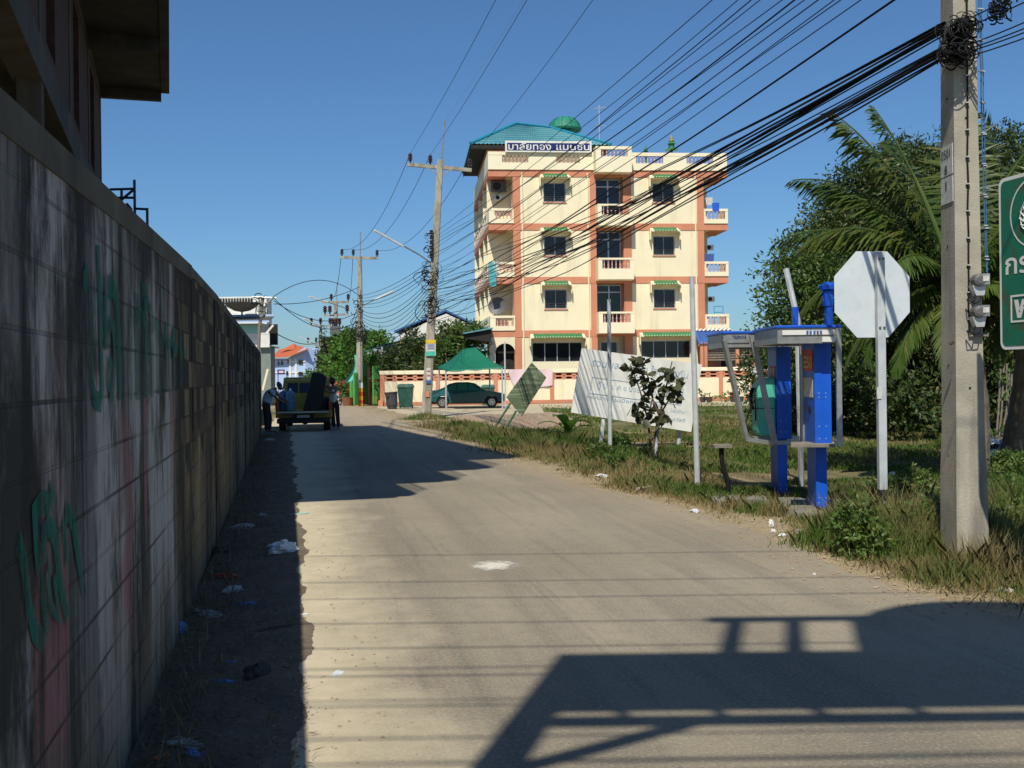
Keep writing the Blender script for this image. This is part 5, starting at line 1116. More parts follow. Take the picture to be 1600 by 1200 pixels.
def car():
    c = thing('car', 'dark green saloon car parked under the green canopy', 'car', (P(729.5, 600, 60.2).x, 60.6, 0), R(1.5)); Lc = 4.3; Wc = 1.7
    # side outline, x along the car, nose at +x
    prof = [(-2.12, .42), (-2.15, .62), (-2.10, .86), (-1.98, .96), (-1.62, 1.00), (-1.30, 1.12), (-.98, 1.33), (-.60, 1.41), (.05, 1.41), (.42, 1.34), (.78, 1.10), (1.02, .96), (1.5, .88), (1.95, .78), (2.10, .66), (2.14, .5), (2.12, .34), (1.72, .30), (1.70, .45), (1.60, .60), (1.45, .66), (1.25, .66), (1.08, .58), (1.0, .42), (.98, .26), (-.98, .26), (-1.0, .42), (-1.08, .58), (-1.25, .66), (-1.45, .66), (-1.60, .58), (-1.70, .42), (-1.72, .30)]
    n = len(prof); V = []; secs = (-.85, -.80, -.45, 0, .45, .80, .85)
    for y in secs:
        for x, z in prof:
            k = 1.0
            yy = y
            if z > .95: yy = y*(1-.24*min(1, (z-.95)/.46)); 
            ins_ = .985 if abs(y) > .84 else 1; V.append((x*ins_, yy, z if abs(y) < .84 else z*.99+.006))
    Fc = [(i*n+k, (i+1)*n+k, (i+1)*n+(k+1) % n, i*n+(k+1) % n) for i in range(len(secs)-1) for k in range(n)]; Fc += [tuple(range(n)), tuple(reversed(range((len(secs)-1)*n, len(secs)*n)))]
    obj('body', V, Fc, M['carpaint'], c, bevel=.02)
    for s_ in (-1, 1):
        for nm, pl in (('side_window', [(-1.18, 1.0), (-.88, 1.27), (-.62, 1.335), (-.55, 1.335), (-.62, .98)]), ('side_window', [(-.50, 1.34), (.0, 1.34), (.05, .97), (-.55, .98)]), ('side_window', [(.06, 1.34), (.30, 1.30), (.70, 1.0), (.72, .96), (.12, .97)])):
            def yo(z, o_): return s_*(.85*(1-.24*min(1, max(0, (z-.95)/.46)))+o_)
            m_ = MB(); P1_ = [(x, yo(z, .004), z) for x, z in pl]; P2_ = [(x, yo(z, -.02), z) for x, z in pl]; k = len(pl)
            m_.add(P1_+P2_, [tuple(range(k)), tuple(reversed(range(k, 2*k)))]+[(i, k+i, k+(i+1) % k, (i+1) % k) for i in range(k)]); m_.build(nm, M['carglass'], c)
        for x in (-1.35, 1.35):
            w_ = MB().disc((x, s_*.76, .30), (0, 1, 0), .30, .2, 22).build('wheel', M['black'], c); r_ = MB().disc((x, s_*.865, .30), (0, 1, 0), .19, .02, 18).build('rim', M['chrome'], w_)
            d_ = MB()
            for k in range(7): a_ = k*2*math.pi/7; d_.disc((x+.12*math.cos(a_), s_*.878, .30+.12*math.sin(a_)), (0, 1, 0), .03, .01, 8)
            d_.build('rim_holes', M['dark'], r_)
        MB().box(1.98, 2.10, s_*.62-.16, s_*.62+.16, .62, .74).build('headlight', M['chrome'], c); MB().box(-2.16, -2.04, s_*.62-.16, s_*.62+.16, .68, .86).build('tail_light', M['red'], c)
        MB().box(.68, .80, s_*.87-.07, s_*.87+.07, .95, 1.07).build('mirror', M['carpaint'], c)
        MB().box(-.62, -.48, s_*.855-.008, s_*.855+.008, .80, .83).build('door_handle', M['black'], c); MB().box(.02+.0, .16, s_*.855-.008, s_*.855+.008, .80, .83).build('door_handle', M['black'], c)
    for pts in ([(.80, 1.10), (.43, 1.35)], [(-1.28, 1.13), (-.98, 1.34)]):
        (xa_, za_), (xb2, zb2) = pts; k = 1 if xa_ > 0 else -1
        MB().add([(xa_+.02*k, y*.70, za_+.01) for y in (-1, 1)]+[(xb2+.02*k, y*.60, zb2+.0) for y in (1, -1)], [(0, 1, 2, 3)]).build('windscreen' if k > 0 else 'rear_screen', M['carglass'], c)
    MB().box(-1.95, 1.95, -.70, .70, .22, .60).build('underbody', M['black'], c)
    return c
M['carglass'] = mat('car_glass', (.03, .16, .13), None, .06, 2, spec=.6)
car()
# bins
def bin_square(loc, lab, s=1.0, rz=0, tilt=0):
    o = thing('wheelie_bin', lab, 'bin', loc, rz, 'bins along the garden wall')
    b = MB().hexa([(i*w_*.5*s, j*w_*.5*s, z*s) for w_, z in ((.62, .05), (.78, 1.12)) for j in (-1, 1) for i in (-1, 1)]); b.box(-.42*s, .42*s, -.42*s, .42*s, 1.05*s, 1.12*s+.002); b.build('bin_body', M['bingreen'], o, bevel=.03)
    MB().hexa([(i*w_*.5*s, j*w_*.5*s, z*s) for w_, z in ((.86, 1.13), (.66, 1.25)) for j in (-1, 1) for i in (-1, 1)]).build('lid', M['bingreen'], o, bevel=.02)
    for k in (-1, 1): MB().disc((k*.32*s, .28*s, .09*s), (1, 0, 0), .09*s, .05, 12).build('wheel', M['black'], o)
    return o
g = G(635, 637.5); bin_square((g.x, g.y-.3, 0), 'tall green wheelie bin standing against the garden wall left of the leaning pole', 1.08)
bin_square((P(763, 620, 64.6).x, 64.4, 0), 'dark green wheelie bin half hidden behind the bonnet of the parked car', .98)
g = G(613, 639); o = thing('round_bin', 'grey round rubbish bin leaning slightly beside the green wheelie bin', 'bin', (g.x, g.y, 0), 0, 'bins along the garden wall'); o.rotation_euler = (0, R(-4), 0)
MB().lathe([(.24, 0), (.26, .05), (.34, .86), (.37, .87), (.37, .93), (.33, .93), (.31, .2)], (0, 0, 0), 18).build('bin_body', M['bin'], o); MB().box(-.2, -.1, -.36, -.30, .68, .72).build('handle', M['black'], o)

PXR = 410
# ================================================================ LEFT DISTANCE
# shop house beyond the wall
Yh = 72; hx0, hx1 = P(300, 600, Yh).x, P(427, 600, Yh).x
sh_ = thing('shop_house', 'white and aqua shop house with blue trimmed balcony roof beyond the wall', 'house', (hx0, Yh, 0))
zq = lambda y, Y_=Yh: P(410, y, Y_).z
b = MB(); xa_, xb_ = P(300, 600, Yh+3).x, P(405, 600, Yh+3).x; b.box(xa_, xb_, Yh+3, Yh+6, 0, zq(463, Yh+3)); b.box(xb_, P(416, 600, Yh+3).x, Yh+3.4, Yh+5, 0, zq(466, Yh+3)); b.build('upper_wall', M['white'], sh_, world=True)
b = MB()
for k in range(14):
    for j in range(4): x = P(336+k*4.4, 600, Yh+2.95).x; z = zq(468+j*3.4, Yh+3); b.box(x, x+.12, Yh+2.9, Yh+2.99, z, z+.1)
b.box(P(385, 600, Yh+3).x, P(402, 600, Yh+3).x, Yh+2.9, Yh+2.99, zq(492, Yh), zq(486, Yh)); b.build('vent_blocks', M['dark'], sh_, world=True)
b = MB().box(hx0, P(411, 600, Yh).x, Yh, Yh+2.9, 0, zq(505)); b.build('front_wall', M['white'], sh_, world=True)
b = MB().box(hx0, P(410, 600, Yh).x, Yh-.03, Yh-.002, zq(521), zq(507)); b.build('aqua_panel', M['aqua'], sh_, world=True)
b = MB().corr((hx0, Yh+.5, zq(494)), (hx1, Yh+.5, zq(494)), (hx1, Yh-1.0, zq(502)), (hx0, Yh-1.0, zq(502)), 60, .04); b.build('tin_roof', M['greyroof'], sh_, world=True)
b = MB().box(hx0, hx1, Yh+.5, Yh+.6, zq(495), zq(490.5)); b.box(hx0, hx1+.01, Yh-1.05, Yh-1.01, zq(505), zq(502)); b.build('blue_trim', M['paleblue'], sh_, world=True)
b = MB().box(P(412, 600, Yh).x, hx1, Yh-1.0, Yh-.9, zq(541), zq(538)); b.box(P(411, 600, Yh).x, hx1, Yh-1.02, Yh-.9, zq(523), zq(521))
for k in range(6): x = P(413+2.4*k, 600, Yh).x; b.box(x, x+.1, Yh-1.0, Yh-.92, zq(538), zq(523))
b.box(P(411, 600, Yh).x, hx1, Yh-1, Yh+2, zq(541)-.1, zq(541)); b.build('balcony', M['white'], sh_, world=True)
b = MB().box(P(413, 600, Yh).x, P(427, 600, Yh).x, Yh+1.5, Yh+1.6, zq(538), zq(505)); b.build('balcony_door', M['dark'], sh_, world=True)
b = MB().beam(P(416, 521, Yh-.9), P(427, 508, Yh-.9), .12); b.build('stay', M['white'], sh_, world=True)
b = MB().box(P(409, 600, Yh).x, P(427, 600, Yh).x, Yh-.7, Yh+.6, 0, zq(542)); b.build('ground_floor', mat('grey_green', (.22, .26, .24)), sh_, world=True)
# satellite dish on it
p_ = P(378, 478, Yh-.5); sd2 = thing('satellite_dish', 'large mesh satellite dish on the tin roof of the white shop house', 'satellite dish', (p_.x, p_.y, zq(497)))
MB().lathe([(.05, 0), (.5, .08), (.9, .3), (1.15, .55), (1.2, .6), (1.12, .56), (.86, .34), (.1, .05)], (0, 0, p_.z-zq(497)-.4), 20, 1, .8).build('dish', M['grill'], sd2)
MB().tube([(0, 0, 0), (0, 0, p_.z-zq(497)-.35)], .06, 6).build('mast', M['grill'], sd2)
# continuing low walls and leaning plank behind the truck
b = MB(); 
MB().beam((-9.6, 40, .95), (-14.6, 62, 1.05), .18, 2.1).build('street_wall', M['rawconc'], None, label='plain concrete wall continuing along the street beyond the truck', cat='wall')
MB().beam(P(411, 610, 52), P(419, 577, 52), .22, .1).build('leaning_plank', M['trim'], None, label='pale plank leaning against the far street wall behind the truck', cat='plank')
PXR = 455
# pale blue building with the orange roof
Yb = 150; bb2 = thing('town_building', 'pale blue building with an orange tiled roof at the end of the street', 'building', (P(455, 600, Yb).x, Yb, 0))
x0, x1, x2 = P(424, 600, Yb).x, P(478, 600, Yb).x, P(494, 600, Yb).x; zt_ = P(460, 560, Yb).z
b = MB().box(x0, x1, Yb, Yb+14, 0, zt_); b.prism([(x1, Yb, 0), (x2, Yb+1, 0), (x2, Yb+1, P(PXR, 548, Yb).z), (x1, Yb, P(PXR, 542, Yb).z)], (0, 13, 0)); b.prism([(P(448, 600, Yb).x, Yb-.02, zt_-.1), (x1, Yb-.02, zt_-.1), (x1, Yb-.02, P(PXR, 542, Yb).z)], (0, 10, 0)); b.build('wall', M['paleblue'], bb2, world=True)
b = MB(); e0, e1_ = P(424, 559, Yb-1), P(450, 558, Yb-1); t_ = P(483, 545, Yb-1); k0 = P(436, 546, Yb+6); k1 = P(468, 540, Yb+5)
b.add([e0, e1_, t_, k1, k0], [(0, 1, 2, 3, 4)]); b.add([P(437, 548, Yb+3), P(462, 546, Yb+3), P(472, 545, Yb+7), P(459, 536.5, Yb+5)], [(0, 1, 3), (1, 2, 3)]); b.build('tiled_roof', M['orange'], bb2, world=True)
b = MB()
for (x, y, w_, h_) in ((466, 563, 7, 6), (466, 581, 7, 6), (447, 580, 3, 6), (434, 564, 2, 7), (439, 564, 3, 6), (449, 562, 2, 6)):
    a_, c_ = P(x, y, Yb-.2), P(x+w_, y+h_, Yb-.2); b = MB().box(a_.x, c_.x, Yb-.15, Yb-.02, c_.z, a_.z); b.build('window', M['glass'], bb2, world=True)
b = MB()
for y in (566, 583):
    z = P(PXR, y, Yb).z; b.box(x0, x1, Yb-.1, Yb-.03, z, z+.2)
for x in (452, 461): xx = P(x, 600, Yb).x; b.box(xx, xx+.3, Yb-.12, Yb-.06, 0, zt_)
b.build('wall_bands', M['white'], bb2, world=True)
ss = thing('shop_sign', 'small blue and pink shop sign in front of the pale blue building', 'sign', (P(439, 600, 110).x, 110, 0))
a_, c_ = P(433.5, 577.5, 110), P(444.5, 585, 110); MB().box(a_.x, c_.x, 110, 110.1, c_.z, a_.z).build('board', M['navy'], ss, world=True); MB().box(a_.x+.15, c_.x-.1, 109.97, 109.995, c_.z+.15, a_.z-.12).build('board_face', M['pink'], ss, world=True)
MB().tube([(a_.x, 110.2, 0), (a_.x, 110.2, a_.z)], .06, 5).build('pole', M['steel'], ss, world=True)
# far street fabric: small houses past the poles
for i, (xa_, xb_, yt_, Y_, m_, rm_, lab) in enumerate(((494, 508, 566, 190, 'white', 'orange', 'far white house with orange roof seen between the street poles'), (470, 482, 572, 230, 'cream', 'greyroof', 'far cream house at the end of the street'), (508, 522, 578, 175, 'paleblue', 'blueroof', 'far pale house with blue roof right of the street poles'), (440, 470, 590, 260, 'white', 'orange', 'farthest low white house closing the street'))):
    t_ = thing('town_house', lab, 'house', (P((xa_+xb_)/2, 600, Y_).x, Y_, 0)); a_, c_ = P(xa_, yt_+6, Y_), P(xb_, yt_+6, Y_)
    MB().box(a_.x, c_.x, Y_, Y_+8, 0, a_.z).build('wall', M[m_], t_, world=True); MB().prism([(a_.x-.4, Y_-.4, a_.z), (c_.x+.4, Y_-.4, a_.z), ((a_.x+c_.x)/2, Y_-.4, P(xa_, yt_, Y_).z)], (0, 9, 0)).build('roof', M[rm_], t_, world=True)
    MB().box(a_.x+.5, a_.x+1.5, Y_-.08, Y_-.01, a_.z*.5, a_.z*.8).build('window', M['glass'], t_, world=True)
PXR = 680
# white house with blue roof behind the yard trees
Yw = 88; wh = thing('white_house', 'white gabled house with a blue roof between the leaning pole and the apartment building', 'house', (P(680, 600, Yw).x, Yw, 0))
w0, w1 = P(650, 600, Yw).x, P(738, 600, Yw).x; rz2 = P(697, 487, Yw).z; ezz = P(650, 512, Yw).z; pkx = P(698, 600, Yw).x
MB().prism([(w0-1.2, Yw, 0), (w1, Yw, 0), (w1, Yw, ezz+.1), (pkx, Yw, rz2-.12), (w0-1.2, Yw, ezz-.55)], (0, 10, 0)).build('wall', M['white'], wh, world=True)
MB().box(P(624, 600, Yw+4).x, w0, Yw+4, Yw+10, 0, P(PXR, 518, Yw+4).z).build('side_wing', M['white'], wh, world=True)
wl = P(620, 521, Yw+2); b = MB().prism([(wl.x, Yw-.12, wl.z), (pkx, Yw-.12, rz2), (pkx, Yw-.12, rz2+.15), (wl.x, Yw-.12, wl.z+.15)], (0, 10, 0)); b.prism([(pkx+.01, Yw-.12, rz2), (w1+.8, Yw-.12, ezz-.1), (w1+.8, Yw-.12, ezz+.05), (pkx+.01, Yw-.12, rz2+.15)], (0, 10, 0)); b.build('roof', M['blueroof'], wh, world=True)
a_, c_ = P(636, 517, Yw+3.9), P(648, 530, Yw+3.9); MB().box(a_.x, c_.x, Yw+3.85, Yw+3.95, c_.z, a_.z).build('window', M['glass'], wh, world=True)
a_, c_ = P(598, 520, 140), P(650, 520, 140); MB().box(a_.x, c_.x, 140, 150, 0, a_.z).build('pale_blue_hall', mat('pale_tin', (.42, .55, .72), (.38, .5, .68), .6, 2), None, label='large pale blue hall wall seen over the gate roof', cat='building')
PXR = 600
# yard shelter with blue tin roof edge
ys = thing('yard_shelter', 'open steel shelter with a thin blue roof edge behind the green gate', 'shelter', (P(640, 600, 72).x, 72, 0))
r0, r1, r2 = P(563, 553, 76), P(600, 540, 74), P(770, 511, 72)
b = MB().prism([r0, r1, r2, r2+Vector((0, 0, .12)), r1+Vector((0, 0, .12)), r0+Vector((0, 0, .12))], (0, 6, 0)); b.build('tin_roof', M['tealroof'], ys, world=True)
b = MB()
for x, y, Y_ in ((567, 552, 75.5), (576, 549, 75), (587, 545, 74.5), (597, 542, 74), (640, 532, 73.5), (690, 523, 73)): p_ = P(x, y, Y_); b.tube([(p_.x, p_.y, 0), p_], .07, 6)
b.build('posts', M['alu'], ys, world=True)
b = MB()
for (xa_, xb_, ya_, yb_) in ((567, 574, 555, 563), (583, 597, 548, 559)):
    a_, c_ = P(xa_, ya_, 74.4), P(xb_, yb_, 74.4); b.box(a_.x, c_.x, 74.38, 74.44, a_.z, a_.z+.08); b.box(a_.x, c_.x, 74.38, 74.44, c_.z, c_.z+.08)
    for i in range(6): x = a_.x+(c_.x-a_.x)*i/5; b.box(x, x+.06, 74.4, 74.43, c_.z, a_.z)
b.build('rail_panels', M['alu'], ys, world=True)
b = MB().box(P(574.5, 600, 75).x, P(583, 600, 75).x, 74.9, 75, P(PXR, 566, 75).z, P(PXR, 551, 75).z); b.build('tin_patch', M['alu'], ys, world=True)
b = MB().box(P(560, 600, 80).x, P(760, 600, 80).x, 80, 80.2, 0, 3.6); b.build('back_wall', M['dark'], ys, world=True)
PXR = 555
# netting by the gate
n1 = [P(553, 555, 70), P(560, 553, 70), P(556, 606, 70), P(534, 598, 69.5)]
V = []; nn = 10
for j in range(nn+1):
    for i in range(nn+1):
        u_, v_ = i/nn, j/nn; p_ = n1[0].lerp(n1[1], u_).lerp(n1[3].lerp(n1[2], u_), v_); p_.x += .35*math.sin(math.pi*v_); p_.y += .12*math.sin(u_*9); V.append(p_)
nb_ = obj('shade_netting', V, [(j*(nn+1)+i, j*(nn+1)+i+1, (j+1)*(nn+1)+i+1, (j+1)*(nn+1)+i) for j in range(nn) for i in range(nn)], M['teal'], smooth=True, label='sagging turquoise shade netting hung left of the green gate', cat='netting')
b = MB().tube([(P(549, 600, 68).x, 68, 0), P(549, 598, 68)], .12, 6); b.build('green_post', M['gategreen'], None, label='bright green post under the turquoise netting', cat='post')
PXR = 520; bs_ = MB().box(P(515, 600, 85).x, P(523, 600, 85).x, 85, 85.1, P(PXR, 620, 85).z, P(PXR, 595, 85).z); bs_.build('blue_panel', mat('blue_sign', (.08, .3, .62)), None, label='blue upright panel beside the person in the light top', cat='sign')

# motorbike by the flower shrub
mb_ = thing('motorbike', 'small motorbike with white fairing parked beside the red flowering shrub', 'motorbike', (P(529, 630, 70).x, 68.5, 0), R(70))
for x in (-.62, .62): w_ = MB(); w_.tube([(x+.27*math.cos(t*math.pi/8), 0, .28+.27*math.sin(t*math.pi/8)) for t in range(17)], .04, 6, False); o = w_.build('wheel', M['black'], mb_); MB().disc((x, 0, .28), (0, 1, 0), .08, .06, 10).build('hub', M['chrome'], o)
MB().prism([(-.75, -.09, .55), (-.3, -.09, .42), (.25, -.09, .42), (.3, -.09, .62), (-.1, -.09, .72), (-.7, -.09, .76)], (0, .18, 0)).build('body', M['bin'], mb_, bevel=.03)
MB().prism([(.25, -.14, .35), (.42, -.14, .3), (.5, -.14, .85), (.36, -.14, .95)], (0, .28, 0)).build('front_fairing', M['white'], mb_, bevel=.03)
MB().tube([(.62, 0, .3), (.42, 0, .95), (.38, 0, 1.02)], .035, 6).build('fork', M['chrome'], mb_); MB().tube([(.34, -.3, 1.05), (.4, 0, 1.0), (.34, .3, 1.05)], .02, 6).build('handlebar', M['black'], mb_); MB().box(-.7, .05, -.11, .11, .75, .82).build('seat', M['black'], mb_, bevel=.02); MB().disc((.50, 0, .92), (1, 0, 0), .09, .06, 12).build('headlight', M['chrome'], mb_)

# ================================================================ TRUCK AND PEOPLE
tkk = thing('pickup_truck', 'yellow pickup truck stopped in the shade with its tailgate towards the camera', 'pickup truck', (P(474, 600, 35.2).x, 35.2, 0), R(8))
y_ = M['truck']; b = MB()
for s_ in (-1, 1): b.hexa([(s_*x, y, z) for z, x0_, x1_ in ((.44, .80, .89), (1.06, .82, .89)) for y in (0, 2.1) for x in ((x0_, x1_) if s_ > 0 else (x1_, x0_))])
b.box(-.8, .8, .02, 2.1, .60, .66); b.box(-.86, .86, 2.04, 2.12, .6, 1.08); b.build('load_bed', y_, tkk)
b = MB().box(-.80, .80, -.46, -.02, .615, .650); tg = b.build('tailgate', y_, tkk, bevel=.008)
MB().box(-.80, .80, -.49, -.463, .612, .655).build('tailgate_rail', M['alu'], tg)
MB().hexa([(i*x, y, z) for z, x in ((.44, .84), (.60, .88)) for y in (-.02, .02) for i in (-1, 1)]).build('rear_panel', y_, tkk)
cabp = [(2.16, .6), (2.16, 1.08), (2.30, 1.66), (2.6, 1.76), (3.3, 1.76), (3.55, 1.70), (3.95, 1.15), (5.0, 1.02), (5.12, .6)]
b = MB(); V = []; n = len(cabp)
for x, sc_ in ((-.86, 0), (-.80, 1), (.80, 1), (.86, 0)):
    for y, z in cabp: V.append((x*(1-.16*max(0, z-1.05)/.7), y, z))
b.add(V, [(i*n+k, i*n+(k+1) % n, (i+1)*n+(k+1) % n, (i+1)*n+k) for i in range(3) for k in range(n)]+[tuple(range(n)), tuple(reversed(range(3*n, 4*n)))]); cb = b.build('cab', y_, tkk, bevel=.02)
rg = mat('cab_glass', (.035, .06, .10), None, .12, 2, spec=.6); yr = lambda z: 2.16+(z-1.08)*.241-.012
for x0, x1 in ((-.66, -.30), (-.26, .26), (.30, .66)): MB().add([(x0, yr(1.22), 1.22), (x1, yr(1.22), 1.22), (x1*.97, yr(1.56), 1.56), (x0*.97, yr(1.56), 1.56)], [(0, 1, 2, 3)]).build('rear_window', rg, cb)
b = MB()
for x in (-.82, -.28, .28, .82): b.beam((x, 2.02, 1.08), (x*.9, 2.1, 1.72), .04)
b.beam((-.76, 2.1, 1.72), (.76, 2.1, 1.72), .05); b.beam((-.82, 2.03, 1.16), (.82, 2.03, 1.16), .05); b.build('guard_rack', y_, tkk)
b = MB().box(-.84, .84, -.22, -.06, .27, .43); b.box(-.30, .30, -.20, -.07, .432, .56); bp_ = b.build('bumper', M['black'], tkk, bevel=.015)
MB().box(-.20, .20, -.215, -.205, .45, .54).build('licence_plate', M['alu'], bp_)
for s_ in (-1, 1): MB().box(min(s_*.80, s_*.9), max(s_*.80, s_*.9), -.03, .02, .70, .96).build('tail_light', M['red'], tkk)
for x in (-.72, .72):
    for y in (.85, 4.3): w_ = MB().disc((x, y, .34), (1, 0, 0), .34, .22, 20).build('wheel', M['black'], tkk); MB().disc((x*1.16, y, .34), (1, 0, 0), .18, .02, 14).build('rim', M['chrome'], w_)
MB().tube([(-.7, .85, .36), (.7, .85, .36)], .06, 8).build('axle', M['black'], tkk); MB().lathe([(.05, -.16), (.16, -.1), (.18, 0), (.16, .1), (.05, .16)], (.0, .85, .36), 10).build('differential', M['black'], tkk)
for y in (-.3, .3): pass
b = MB().box(-.5, -.4, .1, 4.8, .42, .55); b.box(.4, .5, .1, 4.8, .42, .55); b.build('chassis', M['black'], tkk)
Mt = rootmat(tkk)
for (x, y, lab, m_) in ((-.56, .45, 'pale blue gas cylinder nearer the middle of the truck bed', mat('cyl_blue', (.10, .25, .36), None, .4, 4)), (-.80, .70, 'darker blue gas cylinder in the left corner of the truck bed', mat('cyl_blue_dark', (.04, .12, .24), None, .4, 4))):
    p_ = Mt @ Vector((x+.12, y, .66)); o = thing('gas_cylinder', lab, 'gas cylinder', p_, 0, 'gas cylinders in the truck bed')
    MB().lathe([(.13, 0), (.15, .03), (.15, .52), (.13, .60), (.07, .65), (.03, .66)], (0, 0, 0), 16).build('bottle', m_, o, smooth=False); MB().lathe([(.04, .66), (.04, .72), (.02, .74)], (0, 0, 0), 8).build('valve', M['chrome'], o)
p_ = Mt @ Vector((.22, .5, .66)); o = thing('tilted_box', 'tall black cabinet tilted in the truck bed, held by the person on the right', 'cabinet', p_, R(8))
MB().prism([(-.26, -.25, 0), (.34, -.25, 0), (.52, -.25, 1.08), (.40, -.25, 1.20), (.06, -.25, 1.26)], (0, .5, 0)).build('cabinet_body', M['black'], o, bevel=.03)
p_ = Mt @ Vector((.58, 1.0, .66)); MB().lathe([(.2, 0), (.22, .4), (.2, .45)], p_, 12).build('bucket', M['bin'], None, label='dark bucket in the right corner of the truck bed', cat='bucket')

def skin(name, chains, m, parent, root=0, sub=2):
    """chains: list of lists of (x,y,z,r); first point of a later chain may be an index tuple ('j',i)"""
    V = []; E = []; Rr = []
    for ch in chains:
        prev = None
        for p in ch:
            if p[0] == 'j': prev = p[1]; continue
            V.append(p[:3]); Rr.append(p[3]); 
            if prev is not None: E.append((prev, len(V)-1))
            prev = len(V)-1
    me = bpy.data.meshes.new(name); me.from_pydata(V, E, []); me.materials.append(m); o = bpy.data.objects.new(name, me); col.objects.link(o); o.parent = parent
    s_ = o.modifiers.new('skin', 'SKIN'); s_.use_smooth_shade = True
    for i, v in enumerate(me.skin_vertices[0].data): r_ = Rr[i]; v.radius = r_ if isinstance(r_, tuple) else (r_, r_); v.use_root = i == root
    u_ = o.modifiers.new('sub', 'SUBSURF'); u_.levels = sub; u_.render_levels = sub
    bpy.context.view_layer.update(); dg = bpy.context.evaluated_depsgraph_get(); m2 = bpy.data.meshes.new_from_object(o.evaluated_get(dg)); o.modifiers.clear(); o.data = m2
    return o
# person right of the truck: standing, arms raised to hold the cabinet (local +x to the right, +y away)
def head(parent, x, y, z, look, m=M['skin'], tilt=0):
    ly = Vector(look).normalized(); rt = ly.cross(Vector((0, 0, 1))).normalized()
    n, k = 14, 10; V = []
    for j in range(k+1):
        for i in range(n):
            t = math.pi*j/k; f = 2*math.pi*i/n; a_ = math.sin(t)*math.cos(f); b_ = math.sin(t)*math.sin(f); c_ = math.cos(t)
            jaw = 1-.22*max(0, -c_); px_ = a_*.098*jaw*(1+.0); py_ = b_*.075*jaw; pz_ = c_*.118
            if a_ > .93 and -.35 < c_ < .1: px_ += .022      # nose
            if a_ > .8 and -.1 < c_ < .25 and abs(b_) > .2: px_ -= .008
            V.append(Vector((x, y, z))+ly*px_+rt*py_+Vector((0, 0, pz_)))
    o = obj('head', V, [(j*n+i, j*n+(i+1) % n, (j+1)*n+(i+1) % n, (j+1)*n+i) for j in range(k) for i in range(n)], m, parent, smooth=True)
    for s_ in (-1, 1):
        MB().lathe([(.008, -.03), (.02, -.01), (.022, .015), (.01, .03)], Vector((x, y, z))+rt*s_*.076, 8).build('ear', m, o); MB().lathe([(.002, -.012), (.011, 0), (.002, .012)], Vector((x, y, z+.012))+ly*.088+rt*s_*.032, 8).build('eye', M['hair'], o)
    MB().tube([Vector((x, y, z-.055))+ly*.088-rt*.025, Vector((x, y, z-.057))+ly*.095, Vector((x, y, z-.055))+ly*.088+rt*.025], .006, 5).build('mouth', mat('lips', (.2, .07, .05)), o)
    hv = [v+(v-Vector((x, y, z)))*.14+Vector((0, 0, .012)) for v in V]; Fh = []
    for j in range(k):
        for i in range(n):
            q_ = hv[j*n+i]-Vector((x, y, z)); 
            if q_.z > .045 or (q_.dot(ly) < .01 and q_.z > -.07): Fh.append((j*n+i, j*n+(i+1) % n, (j+1)*n+(i+1) % n, (j+1)*n+i))
    obj('hair', hv, Fh, M['hair'], parent, smooth=True)
def fingers(chains, base_idx, wrist, d, side, curl=.5):
    d = Vector(d).normalized(); s_ = Vector(side).normalized(); w_ = Vector(wrist); dn_ = d.cross(s_).normalized()
    palm = w_+d*.05; i0 = sum(1 for ch in chains for p in ch if p[0] != 'j')
    chains.append([('j', base_idx), (*palm, (.032, .016))])
    pi = i0; 
    for k, ln in enumerate((.072, .08, .075, .058)):
        b_ = palm+s_*(-.027+.018*k)+d*.035; p1_ = b_+d*ln*.5-dn_*ln*.25*curl; p2_ = p1_+d*ln*.35-dn_*ln*.45*curl
        chains.append([('j', pi), (*b_, .009), (*p1_, .008), (*p2_, .006)])
    b_ = w_+d*.03-s_*.035; chains.append([('j', pi), (*b_, .011), (*(b_-s_*.022+d*.03), .009), (*(b_-s_*.028+d*.055-dn_*.01), .007)])
g = G(524, 671); pr = thing('person', 'person in sleeveless white top and dark trousers reaching up to the black cabinet', 'person', (g.x, g.y-.15, 0), R(6))
ch = [[(0, 0, .93, (.115, .085)), (-.01, .0, 1.08, (.095, .07)), (-.02, .01, 1.25, (.145, .095)), (-.03, .01, 1.38, (.13, .07)), (-.04, .0, 1.45, (.05, .05)), (-.045, -.0, 1.52, (.045, .045))],
      [('j', 3), (.10, .02, 1.375, .052), (.02, -.14, 1.22, .042), (-.22, -.16, 1.27, .034), (-.30, -.14, 1.30, .025)], [('j', 3), (-.17, .03, 1.40, .052), (-.34, .05, 1.50, .043), (-.52, .06, 1.60, .034), (-.58, .06, 1.62, .025)],
      [('j', 0), (.08, .0, .84, .088), (.10, -.03, .50, .06), (.13, .0, .12, .045), (.13, -.02, .06, .042), (.13, -.16, .03, .032)], [('j', 0), (-.08, .0, .84, .088), (-.06, .04, .50, .06), (-.02, .06, .12, .045), (-.02, .05, .06, .042), (-.06, -.09, .03, .032)]]
fingers(ch, 9, (-.30, -.14, 1.30), (-1, .1, .3), (0, 1, 0)); fingers(ch, 13, (-.58, .06, 1.62), (-1, .0, .1), (0, 1, 0))
skin('body', ch, M['skin'], pr)
head(pr, -.06, -.01, 1.60, (-.9, .3, .05))
skin('sleeveless_top', [[(0, 0, .80, (.15, .118)), (-.01, 0, 1.05, (.135, .105)), (-.02, .01, 1.25, (.158, .11)), (-.03, .01, 1.385, (.14, .082))]], M['vest'], pr, 0, 2)
skin('trousers', [[(-.005, 0, 1.02, (.142, .112)), (0, 0, .91, (.152, .12)), (.082, 0, .80, .098), (.10, -.03, .50, .078), (.13, .0, .08, .066)], [('j', 1), (-.082, 0, .80, .098), (-.06, .04, .50, .078), (-.02, .06, .08, .066)]], M['jeans'], pr, 0, 2)
b = MB()
